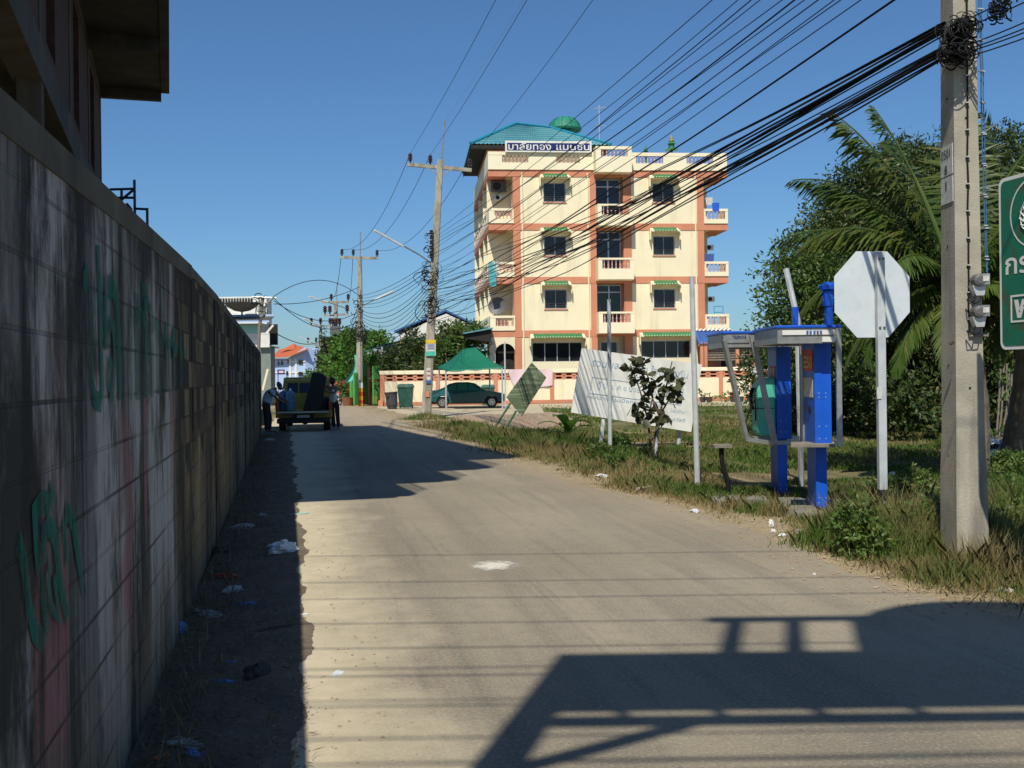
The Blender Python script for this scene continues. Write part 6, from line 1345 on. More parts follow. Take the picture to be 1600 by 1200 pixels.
for x, y in ((.13, -.08), (-.03, -.0)): b = MB().hexa([(x+i*.05, y+j, z) for z in (.0, .045) for j in (-.12, .12) for i in (-1, 1)]); b.build('sandal', mat('sandal', (.25, .32, .34)), pr, bevel=.012)
# person at the left, bending over the side of the truck
g = Vector((P(419.5, 668, 34.2).x, 34.2, 0)); pl_ = thing('person', 'person in light blue t-shirt bending over the left side of the truck', 'person', g, R(0))
ch = [[(-.05, 0, .90, (.12, .095)), (-.06, .02, 1.06, (.11, .09)), (.03, .03, 1.24, (.155, .12)), (.13, .03, 1.36, (.13, .09)), (.23, .02, 1.40, (.052, .052)), (.28, .02, 1.42, (.048, .048))],
      [('j', 3), (.16, -.14, 1.30, .056), (.30, -.18, 1.10, .047), (.50, -.10, .98, .038), (.56, -.08, .95, .027)], [('j', 3), (.18, .17, 1.32, .056), (.34, .20, 1.12, .047), (.52, .14, 1.02, .038), (.58, .12, .99, .027)],
      [('j', 0), (-.06, -.09, .82, .098), (-.04, -.10, .48, .068), (-.03, -.10, .13, .05), (-.03, -.10, .06, .045), (.11, -.11, .03, .034)], [('j', 0), (-.06, .09, .82, .098), (.02, .12, .48, .068), (-.01, .13, .13, .05), (-.01, .13, .06, .045), (.13, .14, .03, .034)]]
fingers(ch, 9, (.56, -.08, .95), (1, .1, -.3), (0, 1, 0), .8); fingers(ch, 13, (.58, .12, .99), (1, -.1, -.3), (0, 1, 0), .8)
skin('body', ch, M['skin'], pl_); head(pl_, .36, .02, 1.47, (.85, .1, -.5))
skin('t_shirt', [[(-.05, 0, .78, (.162, .135)), (-.06, .02, 1.05, (.165, .138)), (.03, .03, 1.24, (.17, .135)), (.13, .03, 1.365, (.14, .10))], [('j', 3), (.16, -.15, 1.30, .07), (.25, -.18, 1.17, .062)], [('j', 3), (.18, .18, 1.32, .07), (.28, .21, 1.19, .062)]], M['shirt'], pl_, 0, 2)
skin('trousers', [[(-.055, .01, 1.0, (.155, .13)), (-.05, 0, .89, (.165, .138)), (-.06, -.09, .80, .108), (-.04, -.10, .48, .084), (-.03, -.10, .08, .07)], [('j', 1), (-.06, .09, .80, .108), (.02, .12, .48, .084), (-.01, .13, .08, .07)]], M['jeans'], pl_, 0, 2)
for y in (-.10, .14): MB().hexa([(.05+i*.13, y+j*.05, z) for z in (.0, .07) for j in (-1, 1) for i in (-1, 1)]).build('shoe', M['black'], pl_, bevel=.02)
MB().prism([(g.x-.9, 33.2, -.02), (g.x+.35, 33.3, -.02), (g.x+.1, 34.8, -.02), (g.x-1, 35, -.02)], (0, 0, .06)).build('low_kerb', M['rawconc'], kind='structure')

# ================================================================ VEGETATION
def unit(n):
    v = rng.normal(size=(n, 3)); return v/np.linalg.norm(v, axis=1, keepdims=True)
def leafquads(C, D, L, Wd, flat=None):
    """diamond leaves: C bases, D directions (unit), L lengths, Wd widths"""
    n = len(C); Rn = unit(n) if flat is None else flat
    S = np.cross(D, Rn); S /= np.linalg.norm(S, axis=1, keepdims=True)+1e-9
    L = np.broadcast_to(L, (n,))[:, None]; Wd = np.broadcast_to(Wd, (n,))[:, None]
    V = np.stack([C, C+D*L*.45+S*Wd*.5, C+D*L, C+D*L*.45-S*Wd*.5], 1).reshape(-1, 3)
    return V, np.arange(4*n).reshape(-1, 4)
def blobleaves(blobs, dens, ll, lw, spray=.5, droop=.25, per=22):
    """sprays of small leaves spread over lumpy ellipsoid shells"""
    Cs, Ds = [], []
    for (c, r) in blobs:
        c = np.array(c); r = np.array(r); k = max(6, int(dens*(r[0]*r[2]+r[0]*r[1]+r[1]*r[2])/3))
        d = unit(k); d[:, 2] = np.where(d[:, 2] < -.5, -d[:, 2], d[:, 2]); rad = .45+.6*rng.random((k, 1))**.6
        base_ = c+d*r*rad; tw = d*.7+rng.normal(size=(k, 3))*.45; tw[:, 2] -= droop; tw /= np.linalg.norm(tw, axis=1, keepdims=True)
        t = rng.random((k, per, 1)); p = base_[:, None]+tw[:, None]*t*spray; p[..., 2] -= (t[..., 0]**2)*spray*droop
        p += rng.normal(size=p.shape)*spray*.13
        dd = tw[:, None]*.6+rng.normal(size=p.shape)*.7; dd /= np.linalg.norm(dd, axis=2, keepdims=True)
        Cs.append(p.reshape(-1, 3)); Ds.append(dd.reshape(-1, 3))
    C = np.concatenate(Cs); D = np.concatenate(Ds); n = len(C)
    return leafquads(C, D, ll*(.6+.8*rng.random(n)), lw*(.6+.8*rng.random(n)))
def pxblob(px, py, Y, rx, ry, ry3=None):
    p = P(px, py, Y); k = Y/F; return ((p.x, p.y, p.z), (rx*k, (ry3 or (rx+ry)/2)*k, ry*k))
def tree(name, label, cat, base_, blobs, m, dens=60, ll=.12, lw=.05, spray=.6, droop=.25, r0=.14, group=None, per=22, bark='bark', rag=True):
    t = thing(name, label, cat, (base_[0], base_[1], 0), group=group); b = MB(); bz = Vector((base_[0], base_[1], -.1)); cz = sum((Vector(c) for c, r in blobs), Vector())/len(blobs)
    fork = bz.lerp(cz, .45); fork.x = bz.x+(cz.x-bz.x)*.3; b.tube([bz, bz.lerp(fork, .5)+Vector((.05, 0, 0)), fork], [r0*1.2, r0, r0*.85], 8)
    for c, r in blobs:
        c = Vector(c); mid = fork.lerp(c, .5)+Vector((rnd.uniform(-.15, .15), rnd.uniform(-.15, .15), .1)); b.tube([fork, mid, c], [r0*.6, r0*.4, r0*.2], 6)
        for _ in range(4):
            e = c+Vector((rnd.uniform(-1, 1)*r[0], rnd.uniform(-1, 1)*r[1], rnd.uniform(-.4, 1)*r[2]))*.8; b.tube([mid.lerp(c, .6), c.lerp(e, .5), e], [r0*.25, r0*.16, r0*.06], 5)
    b.build('trunk', M[bark], t, world=True)
    extra = []
    for c, r in blobs:
        for _ in range(5 if rag else 0):
            a = rnd.uniform(0, 6.28); e = rnd.uniform(-.3, 1.1); q = rnd.uniform(.16, .32); extra.append(((c[0]+r[0]*1.02*math.cos(a)*math.cos(e), c[1]+r[1]*math.sin(a)*math.cos(e), c[2]+r[2]*1.05*math.sin(e)), (r[0]*q, r[1]*q, r[2]*q)))
    V, Q = blobleaves(list(blobs)+extra, dens, ll, lw, spray, droop, per); V = V-np.array([base_[0], base_[1], 0]); fast('crown', V, Q, m, t); return t
# big trees at the right
tree('tree', 'large feathery dark green tree behind the octagonal road sign', 'tree', (P(1400, 600, 31).x, 31), [pxblob(*a) for a in ((1395, 310, 31, 75, 60), (1345, 395, 30, 70, 70), (1450, 380, 31.5, 90, 90), (1470, 280, 32, 60, 45), (1350, 490, 29.5, 80, 60), (1440, 500, 30.5, 85, 70), (1330, 320, 31, 28, 30), (1400, 262, 31.5, 35, 22))], M['leafdark'], 235, .14, .055, .95, .4, .22, per=30)
tree('tree', 'shorter loose leafy tree rising behind the two phone kiosks', 'tree', (P(1275, 600, 27).x, 27), [pxblob(*a) for a in ((1268, 425, 27, 38, 38), (1290, 480, 27, 45, 50), (1240, 480, 26.6, 28, 32), (1235, 535, 26.5, 32, 30), (1290, 550, 27, 50, 45), (1222, 420, 26.5, 12, 12))], M['leafmid'], 230, .12, .05, .8, .25, .1, per=24)
tree('tree', 'dense tree behind the near pole and the rusty green sign', 'tree', (P(1570, 600, 30).x, 30), [pxblob(*a) for a in ((1570, 330, 30, 70, 70), (1560, 430, 29.5, 70, 80), (1640, 380, 30, 70, 110), (1530, 520, 29, 60, 60), (1620, 530, 29, 70, 70), (1560, 250, 30.5, 40, 30))], M['leafdark'], 190, .14, .055, .9, .4, .2, per=28)
# undergrowth below them
V, Q = blobleaves([pxblob(px, 640+rnd.uniform(-25, 30), rnd.uniform(27, 33), 45, 40) for px in range(1215, 1720, 22)]+[pxblob(px, 590, 33, 45, 50) for px in range(1210, 1720, 28)], 110, .16, .08, .5, .1, 14)
fast('undergrowth', V, Q, M['leafdark'], kind='stuff', label='dark thicket under the trees')
# coconut palms
def palm(label, base_, crown, fronds, lean=0):
    t = thing('coconut_palm', label, 'palm', (base_[0], base_[1], 0), group='coconut palms'); c = Vector(crown); bz = Vector((base_[0], base_[1], -.1)); b = MB(); n = 12; pts = []; rs = []
    for i in range(n+1):
        s_ = i/n; p = bz.lerp(c, s_); p.x += .25*math.sin(math.pi*s_)*lean; pts.append(p); rs.append(.24-.10*s_+(.015 if i % 2 else 0))
    b.tube(pts, rs, 12); b.build('trunk', M['palmbark'], t, world=True)
    for az, el, Lf, dr in fronds:
        d = Vector((math.cos(R(az))*math.cos(R(el)), math.sin(R(az))*math.cos(R(el)), math.sin(R(el)))); p = c.copy(); pts = [p.copy()]; k = 22; st = Lf/k; dirs = [d.copy()]
        for i in range(k): d = (d+Vector((0, 0, -dr/k*(.4+1.3*i/k)))).normalized(); p = p+d*st; pts.append(p.copy()); dirs.append(d.copy())
        rb = MB().tube(pts, [.035*(1-.85*i/k)+.004 for i in range(k+1)], 5); Cc, Dd, LL, Fl = [], [], [], []
        for i in range(2, k*5+1):
            s_ = i/(k*5); j = min(int(s_*k), k-1); f_ = s_*k-j; p = pts[j].lerp(pts[j+1], f_); d = dirs[j]; sd_ = d.cross(Vector((0, 0, 1))).normalized(); up_ = sd_.cross(d)
            for s in (-1, 1):
                q = (d*(.55+.5*s_)+sd_*s*(1.0-.45*s_)-Vector((0, 0, 1))*(.55+.6*rnd.random()*(1+.6*s_))+up_*.15).normalized(); Cc.append(p); Dd.append(q); LL.append(Lf*.24*(math.sin(math.pi*min(1, .12+s_*.85))**.6)*rnd.uniform(.8, 1.1)); Fl.append(up_+Vector((rnd.uniform(-.3, .3),)*3))
        V, Q = leafquads(np.array([tuple(x) for x in Cc]), np.array([tuple(x) for x in Dd]), np.array(LL), .05, np.array([tuple(x) for x in Fl]))
        V = V-np.array([base_[0], base_[1], 0]); f = fast('frond', V, Q, M['leafpalm'], t); rb.build('rib', M['leafpalm'], f, world=True)
    return t
cr = P(1495, 455, 17.5)
palm('coconut palm whose fronds fan out behind the near pole, trunk hidden by it', (cr.x+.35, 17.8), cr, [(172, 68, 3.6, .9), (150, 74, 3.4, .7), (182, 30, 2.9, 1.7), (165, 45, 3.2, 1.3), (205, 12, 2.4, 2.0), (180, 2, 2.3, 1.7), (215, -8, 2.2, 1.6), (240, 0, 2.0, 2.4), (20, 66, 3.4, .9), (0, 50, 3.2, 1.2), (340, 60, 3.0, 1.2), (60, 75, 3.4, .5), (350, 25, 2.8, 1.6), (15, 5, 2.6, 1.6), (90, 50, 2.8, 1.0), (130, 28, 2.8, 1.4), (300, 20, 2.0, 2.2), (175, -15, 2.1, 1.2), (160, 60, 3.4, 1.3), (185, 50, 3.0, 1.7), (220, 40, 2.6, 2.0), (320, 50, 3.0, 1.4), (30, 40, 3.0, 1.5), (110, 70, 3.2, .9)], .6)
cr = P(1605, 470, 19); palm('second coconut palm mostly hidden behind the rusty green sign', (P(1560, 600, 20).x+.2, 20), cr, [(100, 70, 3.2, .8), (170, 60, 3.0, 1.2), (190, 30, 2.6, 1.8), (200, 0, 2.2, 1.8), (40, 60, 3.2, 1), (0, 30, 2.6, 1.4), (340, 60, 3, 1), (180, 80, 3.4, .6), (270, 40, 2.4, 2.0), (230, 10, 2.2, 2.2)], .4)
g = G(1566, 700); bam = thing('cane_clump', 'thin bare canes standing by the rubbish heap right of the near pole', 'canes', (g.x, g.y, 0)); b = MB()
for i in range(5): b.tube([Vector((g.x+i*.07-.15, g.y+.05*i, -.05)), P(1562+i*4.5, 640, g.y)+Vector((rnd.uniform(-.03, .03), 0, 0)), P(1565+i*4, 552+8*i, g.y)], .022, 6)
b.build('canes', M['wood'], bam, world=True)
V, Q = blobleaves([pxblob(1580, 600, g.y, 14, 20), pxblob(1562, 690, g.y, 14, 14)], 300, .12, .06, .2, .1, 8); fast('leaves', V-np.array([g.x, g.y, 0]), Q, M['leafmid'], bam)

# yard and street trees on the left
tree('tree', 'dark tree with drooping leaves right of the leaning pole, above the green canopy', 'tree', (P(715, 600, 72).x, 70.5), [pxblob(*a) for a in ((700, 535, 71, 26, 22), (728, 530, 70.5, 22, 18), (712, 555, 70, 30, 18), (690, 558, 70, 20, 18))], M['leafmid'], 60, .34, .10, .9, .5, .15, per=22)
tree('tree', 'dark drooping tree overhanging the left end of the garden wall', 'tree', (P(650, 600, 70).x, 70), [pxblob(*a) for a in ((650, 545, 70.5, 26, 22), (668, 560, 69.5, 22, 26), (630, 572, 69, 28, 20), (612, 580, 68.5, 18, 18), (655, 580, 68, 26, 16))], M['leafdark'], 60, .42, .09, 1.0, .8, .15, per=24)
tree('tree', 'bright green round bush growing over the green gate', 'tree', (P(582, 600, 71).x, 70.5), [pxblob(582, 568, 70, 13, 14), pxblob(590, 575, 69.5, 9, 12)], M['leafbright'], 90, .22, .09, .5, .3, .06, per=20)
tree('tree', 'bright green street tree behind the painted-foot pole', 'tree', (P(548, 600, 88).x, 88), [pxblob(*a) for a in ((540, 570, 88, 22, 24), (552, 545, 89, 20, 18), (535, 596, 86, 18, 16))], M['leafbright'], 40, .38, .16, 1.0, .3, .18, per=26)
tree('tree', 'yellow green tree crown showing behind the lamp on the painted-foot pole', 'tree', (P(585, 600, 95).x, 95), [pxblob(*a) for a in ((580, 538, 95, 18, 10), (596, 541, 95, 14, 9), (565, 540, 95, 14, 12))], M['leafbright'], 40, .38, .16, 1.0, .2, .18, per=26)
tree('tree', 'dark tall tree standing left of the bright street trees', 'tree', (P(522, 600, 115).x, 115), [pxblob(*a) for a in ((527, 560, 115, 15, 30), (517, 580, 118, 10, 24), (540, 535, 112, 14, 14))], M['leafdark'], 34, .45, .2, 1.2, .3, .25, per=28)
tree('tree', 'small pale green tree far up the street beside the distant poles', 'tree', (P(492, 600, 140).x, 140), [pxblob(492, 592, 140, 9, 8)], M['leafbright'], 26, .5, .22, 1.0, .3, .12, per=20)
t = tree('flowering_shrub', 'shrub with red flowers in a clay pot left of the green gate', 'shrub', (P(537, 630, 69).x, 69), [pxblob(536, 613, 69, 10, 11)], M['leafmid'], 90, .2, .09, .4, .2, .04, per=14)
V, Q = blobleaves([pxblob(534, 607, 68.6, 9, 8)], 60, .16, .12, .2, .1, 7); fast('flowers', V-np.array([P(537, 630, 69).x, 69, 0]), Q, M['flower'], t)
MB().lathe([(.25, 0), (.4, .5), (.42, .52), (.3, .52)], (P(543, 600, 67.5).x-P(537, 600, 69).x, -1.5, 0), 12).build('clay_pot', M['teraterra'], t)
# plants along the garden wall
for i, (px, py, h_, fl, m_, lab) in enumerate(((1098, 622, 15, 0, 'leafshrub', 'small potted shrub first in the row along the garden wall'), (1127, 623, 10, 0, 'leafbright', 'rounded bright green bush at the foot of the garden wall'), (1108, 626, 9, 0, 'leafmid', 'tiny potted sprig between the potted shrub and the bright green bush'), (1157, 610, 28, 0, 'leafshrub', 'tallest brownish potted plant behind the slanted kiosk leg'), (1171, 618, 18, 1, 'leafmid', 'potted plant with red flowers between the slanted kiosk legs'), (1184, 615, 20, 1, 'leafmid', 'second red flowering pot, nearest the turquoise telephone'), (1145, 622, 14, 1, 'leafmid', 'low red flowering pot left of the slanted kiosk leg'))):
    Yp = 65.5; bx = P(px, 630, Yp).x; wide = 18 if i == 1 else 8
    t = tree('potted_plant', lab, 'plant', (bx, Yp), [pxblob(px, 629-h_*.55, Yp, wide*.55, h_*.5)], M[m_], 110, .14, .08, .3, .1, .025, 'plants along the garden wall', per=12, rag=False)
    if fl: V, Q = blobleaves([pxblob(px, 629-h_*.7, Yp-.1, 5, h_*.4)], 60, .12, .1, .2, 0, 5); fast('flowers', V-np.array([bx, Yp, 0]), Q, M['flower'], t)
    if i != 1: MB().lathe([(.14, 0), (.2, .3), (.22, .32), (.16, .32)], (0, -.05, 0), 10).build('pot', M['bin'], t)

# large leaved sapling in front of the billboard
g = G(1017, 716); sp_ = thing('sapling', 'small tree with big dusty dark leaves growing in front of the tilted billboard', 'tree', g); b = MB(); Yt = g.y
bp = lambda x, y, d=0: P(x, y, Yt+d)
for pts, r_ in (([(1017, 716), (1016, 690), (1012, 655), (1000, 610), (985, 570)], .035), ([(1018, 716), (1024, 685), (1030, 650), (1042, 600), (1050, 565)], .04), ([(1012, 655), (1020, 620), (1010, 580)], .02), ([(1030, 650), (1015, 610), (1000, 590)], .02), ([(1030, 650), (1045, 625), (1060, 600)], .02)):
    b.tube([bp(x, y, rnd.uniform(-.1, .1)) for x, y in pts], [r_*(1-.18*i) for i in range(len(pts))], 6)
b.build('trunk', M['bark'], sp_, world=True); MB().tube([G(1020, 718)+Vector((.05, .05, 0)), P(1031, 640, Yt+.1)], .03, 6).build('painted_stem', M['postwhite'], sp_, world=True)
Cc, Dd, Fl = [], [], []
for (x, y, rx, ry, n) in ((990, 568, 16, 12, 22), (1005, 588, 22, 16, 34), (1040, 578, 16, 10, 14), (1052, 592, 18, 16, 26), (1052, 615, 10, 14, 16), (1018, 620, 20, 16, 26), (995, 635, 10, 12, 12), (1012, 645, 24, 14, 26), (1030, 650, 14, 10, 12), (1006, 560, 14, 6, 8)):
    for _ in range(int(n*1.15)):
        a_ = rnd.uniform(0, 6.28); q = math.sqrt(rnd.random()); Cc.append(tuple(bp(x+rx*q*math.cos(a_), y+ry*q*math.sin(a_), rnd.uniform(-.35, .35)))); d = Vector((rnd.uniform(-1, 1), rnd.uniform(-1, 1), rnd.uniform(-1.1, .1))).normalized(); Dd.append(tuple(d)); Fl.append((rnd.uniform(-1, 1), rnd.uniform(-1, 1), 1.0))
Cc, Dd, Fl = map(np.array, (Cc, Dd, Fl)); n = len(Cc); S = np.cross(Dd, Fl); S /= np.linalg.norm(S, axis=1, keepdims=True); Ll = .20*(.7+.6*rng.random(n))[:, None]; Wl = Ll*.62; Up = np.cross(S, Dd)
V = np.stack([Cc, Cc+Dd*Ll*.25+S*Wl*.42-Up*.01, Cc+Dd*Ll*.6+S*Wl*.5-Up*.02, Cc+Dd*Ll, Cc+Dd*Ll*.6-S*Wl*.5-Up*.02, Cc+Dd*Ll*.25-S*Wl*.42-Up*.01], 1).reshape(-1, 3)
fast('leaves', V-np.array([g.x, g.y, 0]), np.arange(6*n).reshape(-1, 6), M['leafshrub'], sp_)
# banana plant
def broad(name, label, px, py, Hh, n, m='leafbright', cat='plant'):
    g = G(px, py); t = thing(name, label, cat, g); b = MB()
    for i in range(n):
        az = i*2.4+rnd.uniform(-.3, .3); el = rnd.uniform(.6, 1.2); L_ = Hh*rnd.uniform(.6, .95); p = Vector((0, 0, Hh*(.2+.35*i/n))); d = Vector((math.cos(az)*math.cos(el), math.sin(az)*math.cos(el), math.sin(el))); k = 8; V = []
        for j in range(k+1):
            s_ = j/k; wd = L_*.17*math.sin(math.pi*min(1, s_*.92+.06))**.7; sd_ = d.cross(Vector((0, 0, 1))).normalized(); V += [p+sd_*wd+Vector((0, 0, .02)), p.copy(), p-sd_*wd+Vector((0, 0, .02))]; d = (d+Vector((0, 0, -.2))).normalized(); p = p+d*L_/k
        b.add(V, [(3*j+q, 3*j+q+1, 3*j+q+4, 3*j+q+3) for j in range(k) for q in (0, 1)])
    b.build('leaves', M[m], t); MB().tube([(0, 0, -.05), (0, 0, Hh*.55)], [.05, .02], 7).build('stem', M['leafbright'], t); return t
broad('banana_plant', 'young banana plant with broad bright leaves between the leaning sign and the billboard', 886, 697, .95, 9)
broad('weed_plant', 'low broad leaved weed at the foot of the two phone kiosks', 1345, 868, .26, 16, 'leafbright')
broad('weed_plant', 'smaller broad leaved weed right of the near pole', 1575, 850, .25, 14, 'leafbright')

# ---------------------------------------------------------------- grass
re_pts = sorted([(p[1], p[0]) for p in redge]); ry_ = np.array([p[0] for p in re_pts]); rx_ = np.array([p[1] for p in re_pts])
def edge(Y): return np.interp(Y, ry_, rx_)
def vnoise(x, y, s, seed):
    r_ = np.random.default_rng(seed).random((64, 64)); u, v = x*s, y*s; i, j = np.floor(u).astype(int), np.floor(v).astype(int); fu, fv = u-i, v-j; fu = fu*fu*(3-2*fu); fv = fv*fv*(3-2*fv)
    g_ = lambda a, b: r_[a % 64, b % 64]; return (g_(i, j)*(1-fu)+g_(i+1, j)*fu)*(1-fv)+(g_(i, j+1)*(1-fu)+g_(i+1, j+1)*fu)*fv
def blades(n, Y0, Y1, h0, h1, w_, pw, dmin, dmax, thr, seed, inv=False, xmax=None):
    Y = Y0+(Y1-Y0)*rng.random(n)**pw; e = edge(Y); xm = np.minimum(.5*Y+1.5, 99) if xmax is None else xmax
    X = e+dmin+(xm-e-dmin)*rng.random(n); d = X-e; k = vnoise(X, Y, .55, seed)*.65+vnoise(X, Y, 2.3, seed+1)*.35
    ok = (k > thr) & (d < dmax) & ~((Y > 43.5) & (X < 1.5-.0*Y)) & ~((Y > 56) & (rng.random(n) < .8)) & ~((X > 2.6) & (X < 4.2) & (Y > 10.9) & (Y < 14.6) & (rng.random(n) < .9)) & (d > dmin); ok &= rng.random(n) < np.clip((d-dmin)/.6+.15, 0, 1)
    X, Y, k, d = X[ok], Y[ok], k[ok], d[ok]; m = len(X)
    hh = (h0+(h1-h0)*rng.random(m))*np.clip(.5+1.6*(k-thr), .4, 1.5)*np.clip(.35+d, .35, 1)
    a = rng.random(m)*6.283; ln = np.clip(rng.normal(size=(m, 2))*.38, -.6, .6); ww = w_*(1+Y/16)*(.6+.8*rng.random(m))
    B = np.stack([X, Y, np.full(m, -.03)], 1); dx = np.stack([np.cos(a)*ww/2, np.sin(a)*ww/2, np.zeros(m)], 1)
    mid = B+np.stack([ln[:, 0]*hh*.35, ln[:, 1]*hh*.35, hh*.6], 1); tip = B+np.stack([ln[:, 0]*hh, ln[:, 1]*hh, hh*(1-.25*np.abs(ln[:, 0]))], 1)
    V = np.stack([B-dx, B+dx, mid+dx*.7, tip, mid-dx*.7], 1).reshape(-1, 3); return V, np.arange(5*m).reshape(-1, 5)
def merge(parts):
    o = 0; Vs, Qs = [], []
    for V, Q in parts: Vs.append(V); Qs.append(Q+o); o += len(V)
    return np.concatenate(Vs), np.concatenate(Qs)
V, Q = merge([blades(110000, 7.5, 17, .08, .24, .006, .8, .45, 40, .36, 3), blades(130000, 15, 34, .08, .22, .008, .8, .4, 40, .40, 3), blades(70000, 32, 62, .10, .24, .010, .9, .8, 60, .46, 3)])
fast('grass', V, Q, M['grass'], kind='stuff', label='green and yellowing grass in the field')
V, Q = merge([blades(110000, 6.5, 17, .04, .15, .005, .8, .02, 1.9, .26, 9), blades(110000, 15, 42, .05, .17, .006, .8, .05, 2.3, .28, 9), blades(30000, 8, 40, .1, .34, .006, .8, .5, 30, .60, 21)])
fast('dry_grass', V, Q, M['straw'], kind='stuff', label='dry straw coloured grass along the verge')
# taller weeds round the sign, kiosks and near pole
def tuft(cs, seed):
    Vs = []; o = 0; Qs = []
    for (px, py, r_, h_, n) in cs:
        g = G(px, py); k = np.random.default_rng(seed+int(px)); m = int(n*1.5); X = g.x+k.normal(size=m)*r_; Y = g.y+k.normal(size=m)*r_; hh = h_*(.4+.6*k.random(m))*np.exp(-((X-g.x)**2+(Y-g.y)**2)/(2*(1.6*r_)**2)); a = k.random(m)*6.283; ln = np.clip(k.normal(size=(m, 2))*.35, -.55, .55); ww = .0055*(.6+.8*k.random(m))*(1+g.y/20)
        B = np.stack([X, Y, np.full(m, -.03)], 1); dx = np.stack([np.cos(a)*ww/2, np.sin(a)*ww/2, np.zeros(m)], 1); mid = B+np.stack([ln[:, 0]*hh*.35, ln[:, 1]*hh*.35, hh*.6], 1); tip = B+np.stack([ln[:, 0]*hh, ln[:, 1]*hh, hh], 1)
        Vs.append(np.stack([B-dx, B+dx, mid+dx*.7, tip, mid-dx*.7], 1).reshape(-1, 3)); Qs.append(np.arange(5*m).reshape(-1, 5)+o); o += 5*m
    return np.concatenate(Vs), np.concatenate(Qs)
V, Q = tuft([(1340, 850, .3, .5, 2200), (1420, 865, .3, .62, 2600), (1400, 838, .3, .45, 1600), (1560, 870, .35, .6, 2600), (1600, 830, .4, .75, 3000), (1450, 845, .25, .6, 1800), (1335, 822, .22, .32, 1200), (1500, 905, .22, .3, 1400), (1255, 815, .15, .12, 300), (1190, 800, .2, .22, 500), (1015, 716, .4, .4, 1200), (950, 720, .4, .4, 1100), (665, 655, .5, .4, 900), (780, 685, .7, .5, 1500), (885, 700, .6, .5, 1500), (840, 700, .7, .4, 1000), (720, 668, .6, .4, 800)], 5)
fast('tall_grass', V, Q, M['grass'], kind='stuff', label='tall weeds around the posts and kiosks')
V, Q = tuft([(1400, 850, .4, .8, 500), (1330, 840, .3, .6, 400), (1215, 806, .12, .4, 120), (1150, 795, .2, .25, 400), (1560, 900, .3, .5, 500), (1100, 760, .3, .3, 500), (900, 715, .6, .35, 900), (850, 705, .6, .35, 800), (700, 668, .8, .3, 700)], 77)
fast('dry_stalks', V, Q, M['straw'], kind='stuff', label='dry pale stalks among the weeds')
bl = []
for (px, py, n) in ((1345, 862, 4), (1330, 850, 2), (1440, 860, 3), (1560, 850, 5), (1600, 860, 6), (1590, 800, 9), (950, 722, 5), (1590, 760, 6), (1400, 800, 4)):
    for _ in range(n): g = G(px+rnd.uniform(-28, 28), py+rnd.uniform(-12, 12)); bl.append(((g.x, g.y, rnd.uniform(.08, .28)), (.16, .16, .14)))
V, Q = blobleaves(bl, 2600, .055, .03, .14, .1, 9); fast('leafy_weeds', V, Q, M['leafmid'], kind='stuff', label='leafy weeds at the road edge')
# straw and dead leaves under the wall at left
n = 42000; Y = 2.5+33*rng.random(n)**1.6; X = -.714-.21*Y+.02+np.abs(rng.normal(size=n))*.42*(1+0*Y); ok = X < -.714-.21*Y+.82; X, Y = X[ok], Y[ok]; n = len(X)
C = np.stack([X, Y, .006+.03*rng.random(n)], 1); D = unit(n); D[:, 2] = np.abs(D[:, 2])*.22; D /= np.linalg.norm(D, axis=1, keepdims=True)
V, Q = leafquads(C, D, .025+.06*rng.random(n)**2, .003+.006*rng.random(n)**3); fast('leaf_litter', V, Q, M['litterstraw'], kind='stuff', label='straw and dead leaves along the foot of the wall')
n = 700; Y = 3+28*rng.random(n)**1.3; X = -.714-.21*Y+.03+np.abs(rng.normal(size=n))*.22; C = np.stack([X, Y, np.zeros(n)], 1); D = unit(n)*.5; D[:, 2] = 1; D /= np.linalg.norm(D, axis=1, keepdims=True)
V, Q = leafquads(C, D, .08+.16*rng.random(n), .008+.006*rng.random(n)); fast('wall_weeds', V, Q, M['litterstraw'], kind='stuff', label='sparse weeds at the foot of the wall')
# pebbles and crumbs on the road sides
n = 2200; t = rng.random(n); Y = 5+30*rng.random(n)**1.5; X = edge(Y)+rng.normal(size=n)*.35; C = np.stack([X, Y, np.full(n, .004)], 1); s = (.006+.016*rng.random(n)**2)[:, None]; o8 = np.array([(1, 0, 0), (0, 1, 0), (-1, 0, 0), (0, -1, 0), (0, 0, .8)])
V = (C[:, None]+o8[None]*s[:, None]*(.7+.6*rng.random((n, 5, 1)))).reshape(-1, 3); T = np.array([(0, 1, 4), (1, 2, 4), (2, 3, 4), (3, 0, 4)]); Q = (np.arange(n)[:, None, None]*5+T[None]).reshape(-1, 3)
fast('pebbles', V, Q, M['mound'], kind='stuff', label='small stones along the road edge')
n = 900; Y = 4+16*rng.random(n)**1.4; X = -.25-.085*Y+rng.normal(size=n)*.5-.3; C = np.stack([X, Y, np.full(n, .002)], 1); s = (.004+.010*rng.random(n)**2)[:, None]; V = (C[:, None]+o8[None]*s[:, None]).reshape(-1, 3); Q = (np.arange(n)[:, None, None]*5+T[None]).reshape(-1, 3)
fast('grit', V, Q, M['mound'], kind='stuff', label='grit on the sandy left edge of the road')

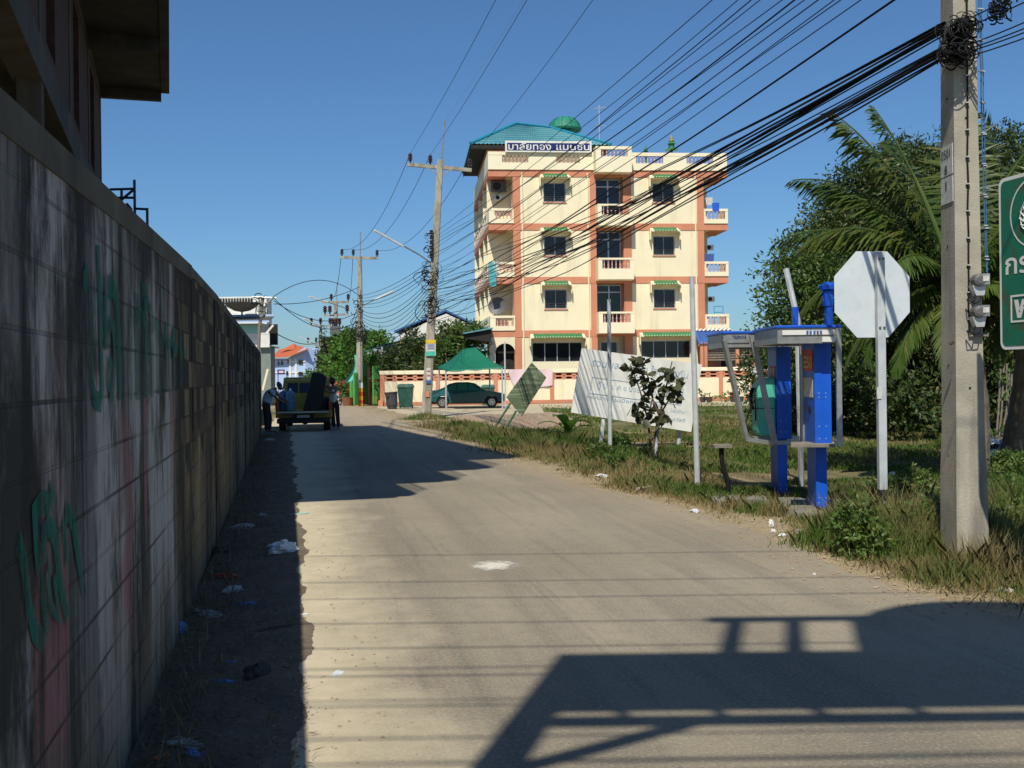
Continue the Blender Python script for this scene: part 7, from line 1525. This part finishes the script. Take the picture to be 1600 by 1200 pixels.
# ---------------------------------------------------------------- litter
def crumple(p, s, m, label, flat=.45, cat='litter', name='plastic_bag', group='litter along the road edges', asp=1.0):
    n, k = 14, 9; V = []; ph = rnd.uniform(0, 9)
    for j in range(k+1):
        for i in range(n):
            t, f = math.pi*j/k, 2*math.pi*i/n; r_ = 1+.22*math.sin(3*f+ph+2*t)+.16*math.sin(7*f-ph+5*t)+rnd.uniform(-.10, .10)
            V.append((s*asp*r_*math.sin(t)*math.cos(f), s*.7*r_*math.sin(t)*math.sin(f), max(0.0, s*flat*(math.cos(t)*r_+.55))))
    a = rnd.uniform(0, 3); V = [(p[0]+x*math.cos(a)-y*math.sin(a), p[1]+x*math.sin(a)+y*math.cos(a), p[2]+z) for x, y, z in V]
    return obj(name, V, [(j*n+i, j*n+(i+1) % n, (j+1)*n+(i+1) % n, (j+1)*n+i) for j in range(k) for i in range(n)], m, label=label, cat=cat, group=group)
lm = {'w': M['bag'], 'b': mat('litter_blue', (.12, .25, .6), None, .5, 9), 'r': mat('litter_red', (.5, .04, .03), None, .5, 9), 'o': mat('litter_orange', (.5, .15, .04), None, .5, 9), 'd': mat('litter_dark', (.05, .045, .04), None, .8, 9), 't': mat('litter_teal', (.35, .55, .5), None, .5, 9)}
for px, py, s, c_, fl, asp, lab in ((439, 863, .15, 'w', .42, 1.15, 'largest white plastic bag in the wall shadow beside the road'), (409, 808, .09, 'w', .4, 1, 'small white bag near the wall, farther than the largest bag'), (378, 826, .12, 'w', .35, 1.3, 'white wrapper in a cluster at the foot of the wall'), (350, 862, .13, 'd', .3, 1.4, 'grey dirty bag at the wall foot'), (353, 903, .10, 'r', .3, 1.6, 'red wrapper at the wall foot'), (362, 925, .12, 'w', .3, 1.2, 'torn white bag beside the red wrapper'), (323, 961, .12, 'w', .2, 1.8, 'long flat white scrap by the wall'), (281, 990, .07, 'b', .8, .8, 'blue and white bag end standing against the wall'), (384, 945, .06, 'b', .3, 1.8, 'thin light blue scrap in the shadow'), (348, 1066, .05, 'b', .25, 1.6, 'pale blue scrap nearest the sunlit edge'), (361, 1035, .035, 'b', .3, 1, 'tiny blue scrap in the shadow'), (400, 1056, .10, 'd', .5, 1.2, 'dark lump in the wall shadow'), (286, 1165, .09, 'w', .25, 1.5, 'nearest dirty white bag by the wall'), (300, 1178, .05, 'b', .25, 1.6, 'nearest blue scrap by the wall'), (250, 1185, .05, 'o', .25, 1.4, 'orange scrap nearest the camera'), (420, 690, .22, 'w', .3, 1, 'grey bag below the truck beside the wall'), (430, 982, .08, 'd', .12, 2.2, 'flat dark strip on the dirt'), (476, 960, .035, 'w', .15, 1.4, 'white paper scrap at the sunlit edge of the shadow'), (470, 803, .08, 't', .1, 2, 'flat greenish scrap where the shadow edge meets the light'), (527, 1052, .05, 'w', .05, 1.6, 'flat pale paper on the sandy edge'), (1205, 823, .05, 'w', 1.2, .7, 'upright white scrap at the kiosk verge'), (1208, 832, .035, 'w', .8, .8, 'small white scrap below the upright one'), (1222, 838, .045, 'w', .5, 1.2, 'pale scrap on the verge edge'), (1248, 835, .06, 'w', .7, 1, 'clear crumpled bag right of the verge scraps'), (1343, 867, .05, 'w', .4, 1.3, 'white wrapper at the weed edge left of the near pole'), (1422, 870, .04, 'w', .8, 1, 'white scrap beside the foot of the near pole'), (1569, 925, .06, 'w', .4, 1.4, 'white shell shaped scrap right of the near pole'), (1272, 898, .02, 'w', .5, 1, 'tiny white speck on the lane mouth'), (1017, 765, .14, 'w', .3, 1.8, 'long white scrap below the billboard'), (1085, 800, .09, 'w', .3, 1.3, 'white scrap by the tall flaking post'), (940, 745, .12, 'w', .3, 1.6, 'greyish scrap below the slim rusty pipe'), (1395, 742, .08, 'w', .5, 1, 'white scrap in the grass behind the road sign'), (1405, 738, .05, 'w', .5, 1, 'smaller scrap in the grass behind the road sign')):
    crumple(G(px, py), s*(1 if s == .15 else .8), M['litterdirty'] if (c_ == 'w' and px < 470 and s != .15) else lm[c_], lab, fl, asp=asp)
# rubbish heap
g = G(1580, 715); V = []; nx, ny = 34, 26
for j in range(ny+1):
    for i in range(nx+1):
        x = -1.6+5.2*i/nx; y = -1.5+5.5*j/ny; h_ = .55*math.exp(-((x-1.5)/1.4)**2-((y-1.2)/1.5)**2)+.12*math.exp(-(x/.8)**2-(y/.9)**2); V.append((g.x+x, g.y+y, h_*(.8+.4*rnd.random())-.06))
obj('rubble_mound', V, [(j*(nx+1)+i, j*(nx+1)+i+1, (j+1)*(nx+1)+i+1, (j+1)*(nx+1)+i) for j in range(ny) for i in range(nx)], M['gravel'], kind='structure')
for i in range(26):
    x = rnd.uniform(-.9, 3.0); y = rnd.uniform(-.9, 1.8); h_ = .55*math.exp(-((x-1.5)/1.4)**2-((y-1.2)/1.5)**2)
    o = crumple((g.x+x, g.y+y, h_-.05), rnd.uniform(.06, .17), lm[rnd.choice('wwwwwdrt')], 'crumpled bag or scrap on the rubbish heap right of the near pole', rnd.uniform(.4, .9), name='rubbish_bag', group='rubbish on the heap')
# spilt powder on the road
pm, pnt, pb, pco = base('spilt_powder', .95, 0, .1); pb.inputs['Base Color'].default_value = (.66, .62, .54, 1)
sx = nd(pnt, 'ShaderNodeVectorMath', operation='LENGTH'); mp = nd(pnt, 'ShaderNodeMapping'); mp.inputs['Scale'].default_value = (3.6, 3.2, 1); lk(pnt, pco, mp.inputs[0]); lk(pnt, mp.outputs[0], sx.inputs[0])
lk(pnt, ramp(pnt, math_(pnt, 'ADD', sx.outputs['Value'], ramp(pnt, noise(pnt, pco, 9, 8, .75), .25, .75, -.55, .55)), .35, .85, .9, 0), pb.inputs['Alpha'])
pc = G(772, 884); obj('powder_patch', [(pc.x+.33*math.cos(k*.3927), pc.y+.36*math.sin(k*.3927), .004) for k in range(16)], [tuple(range(16))], pm, kind='structure')
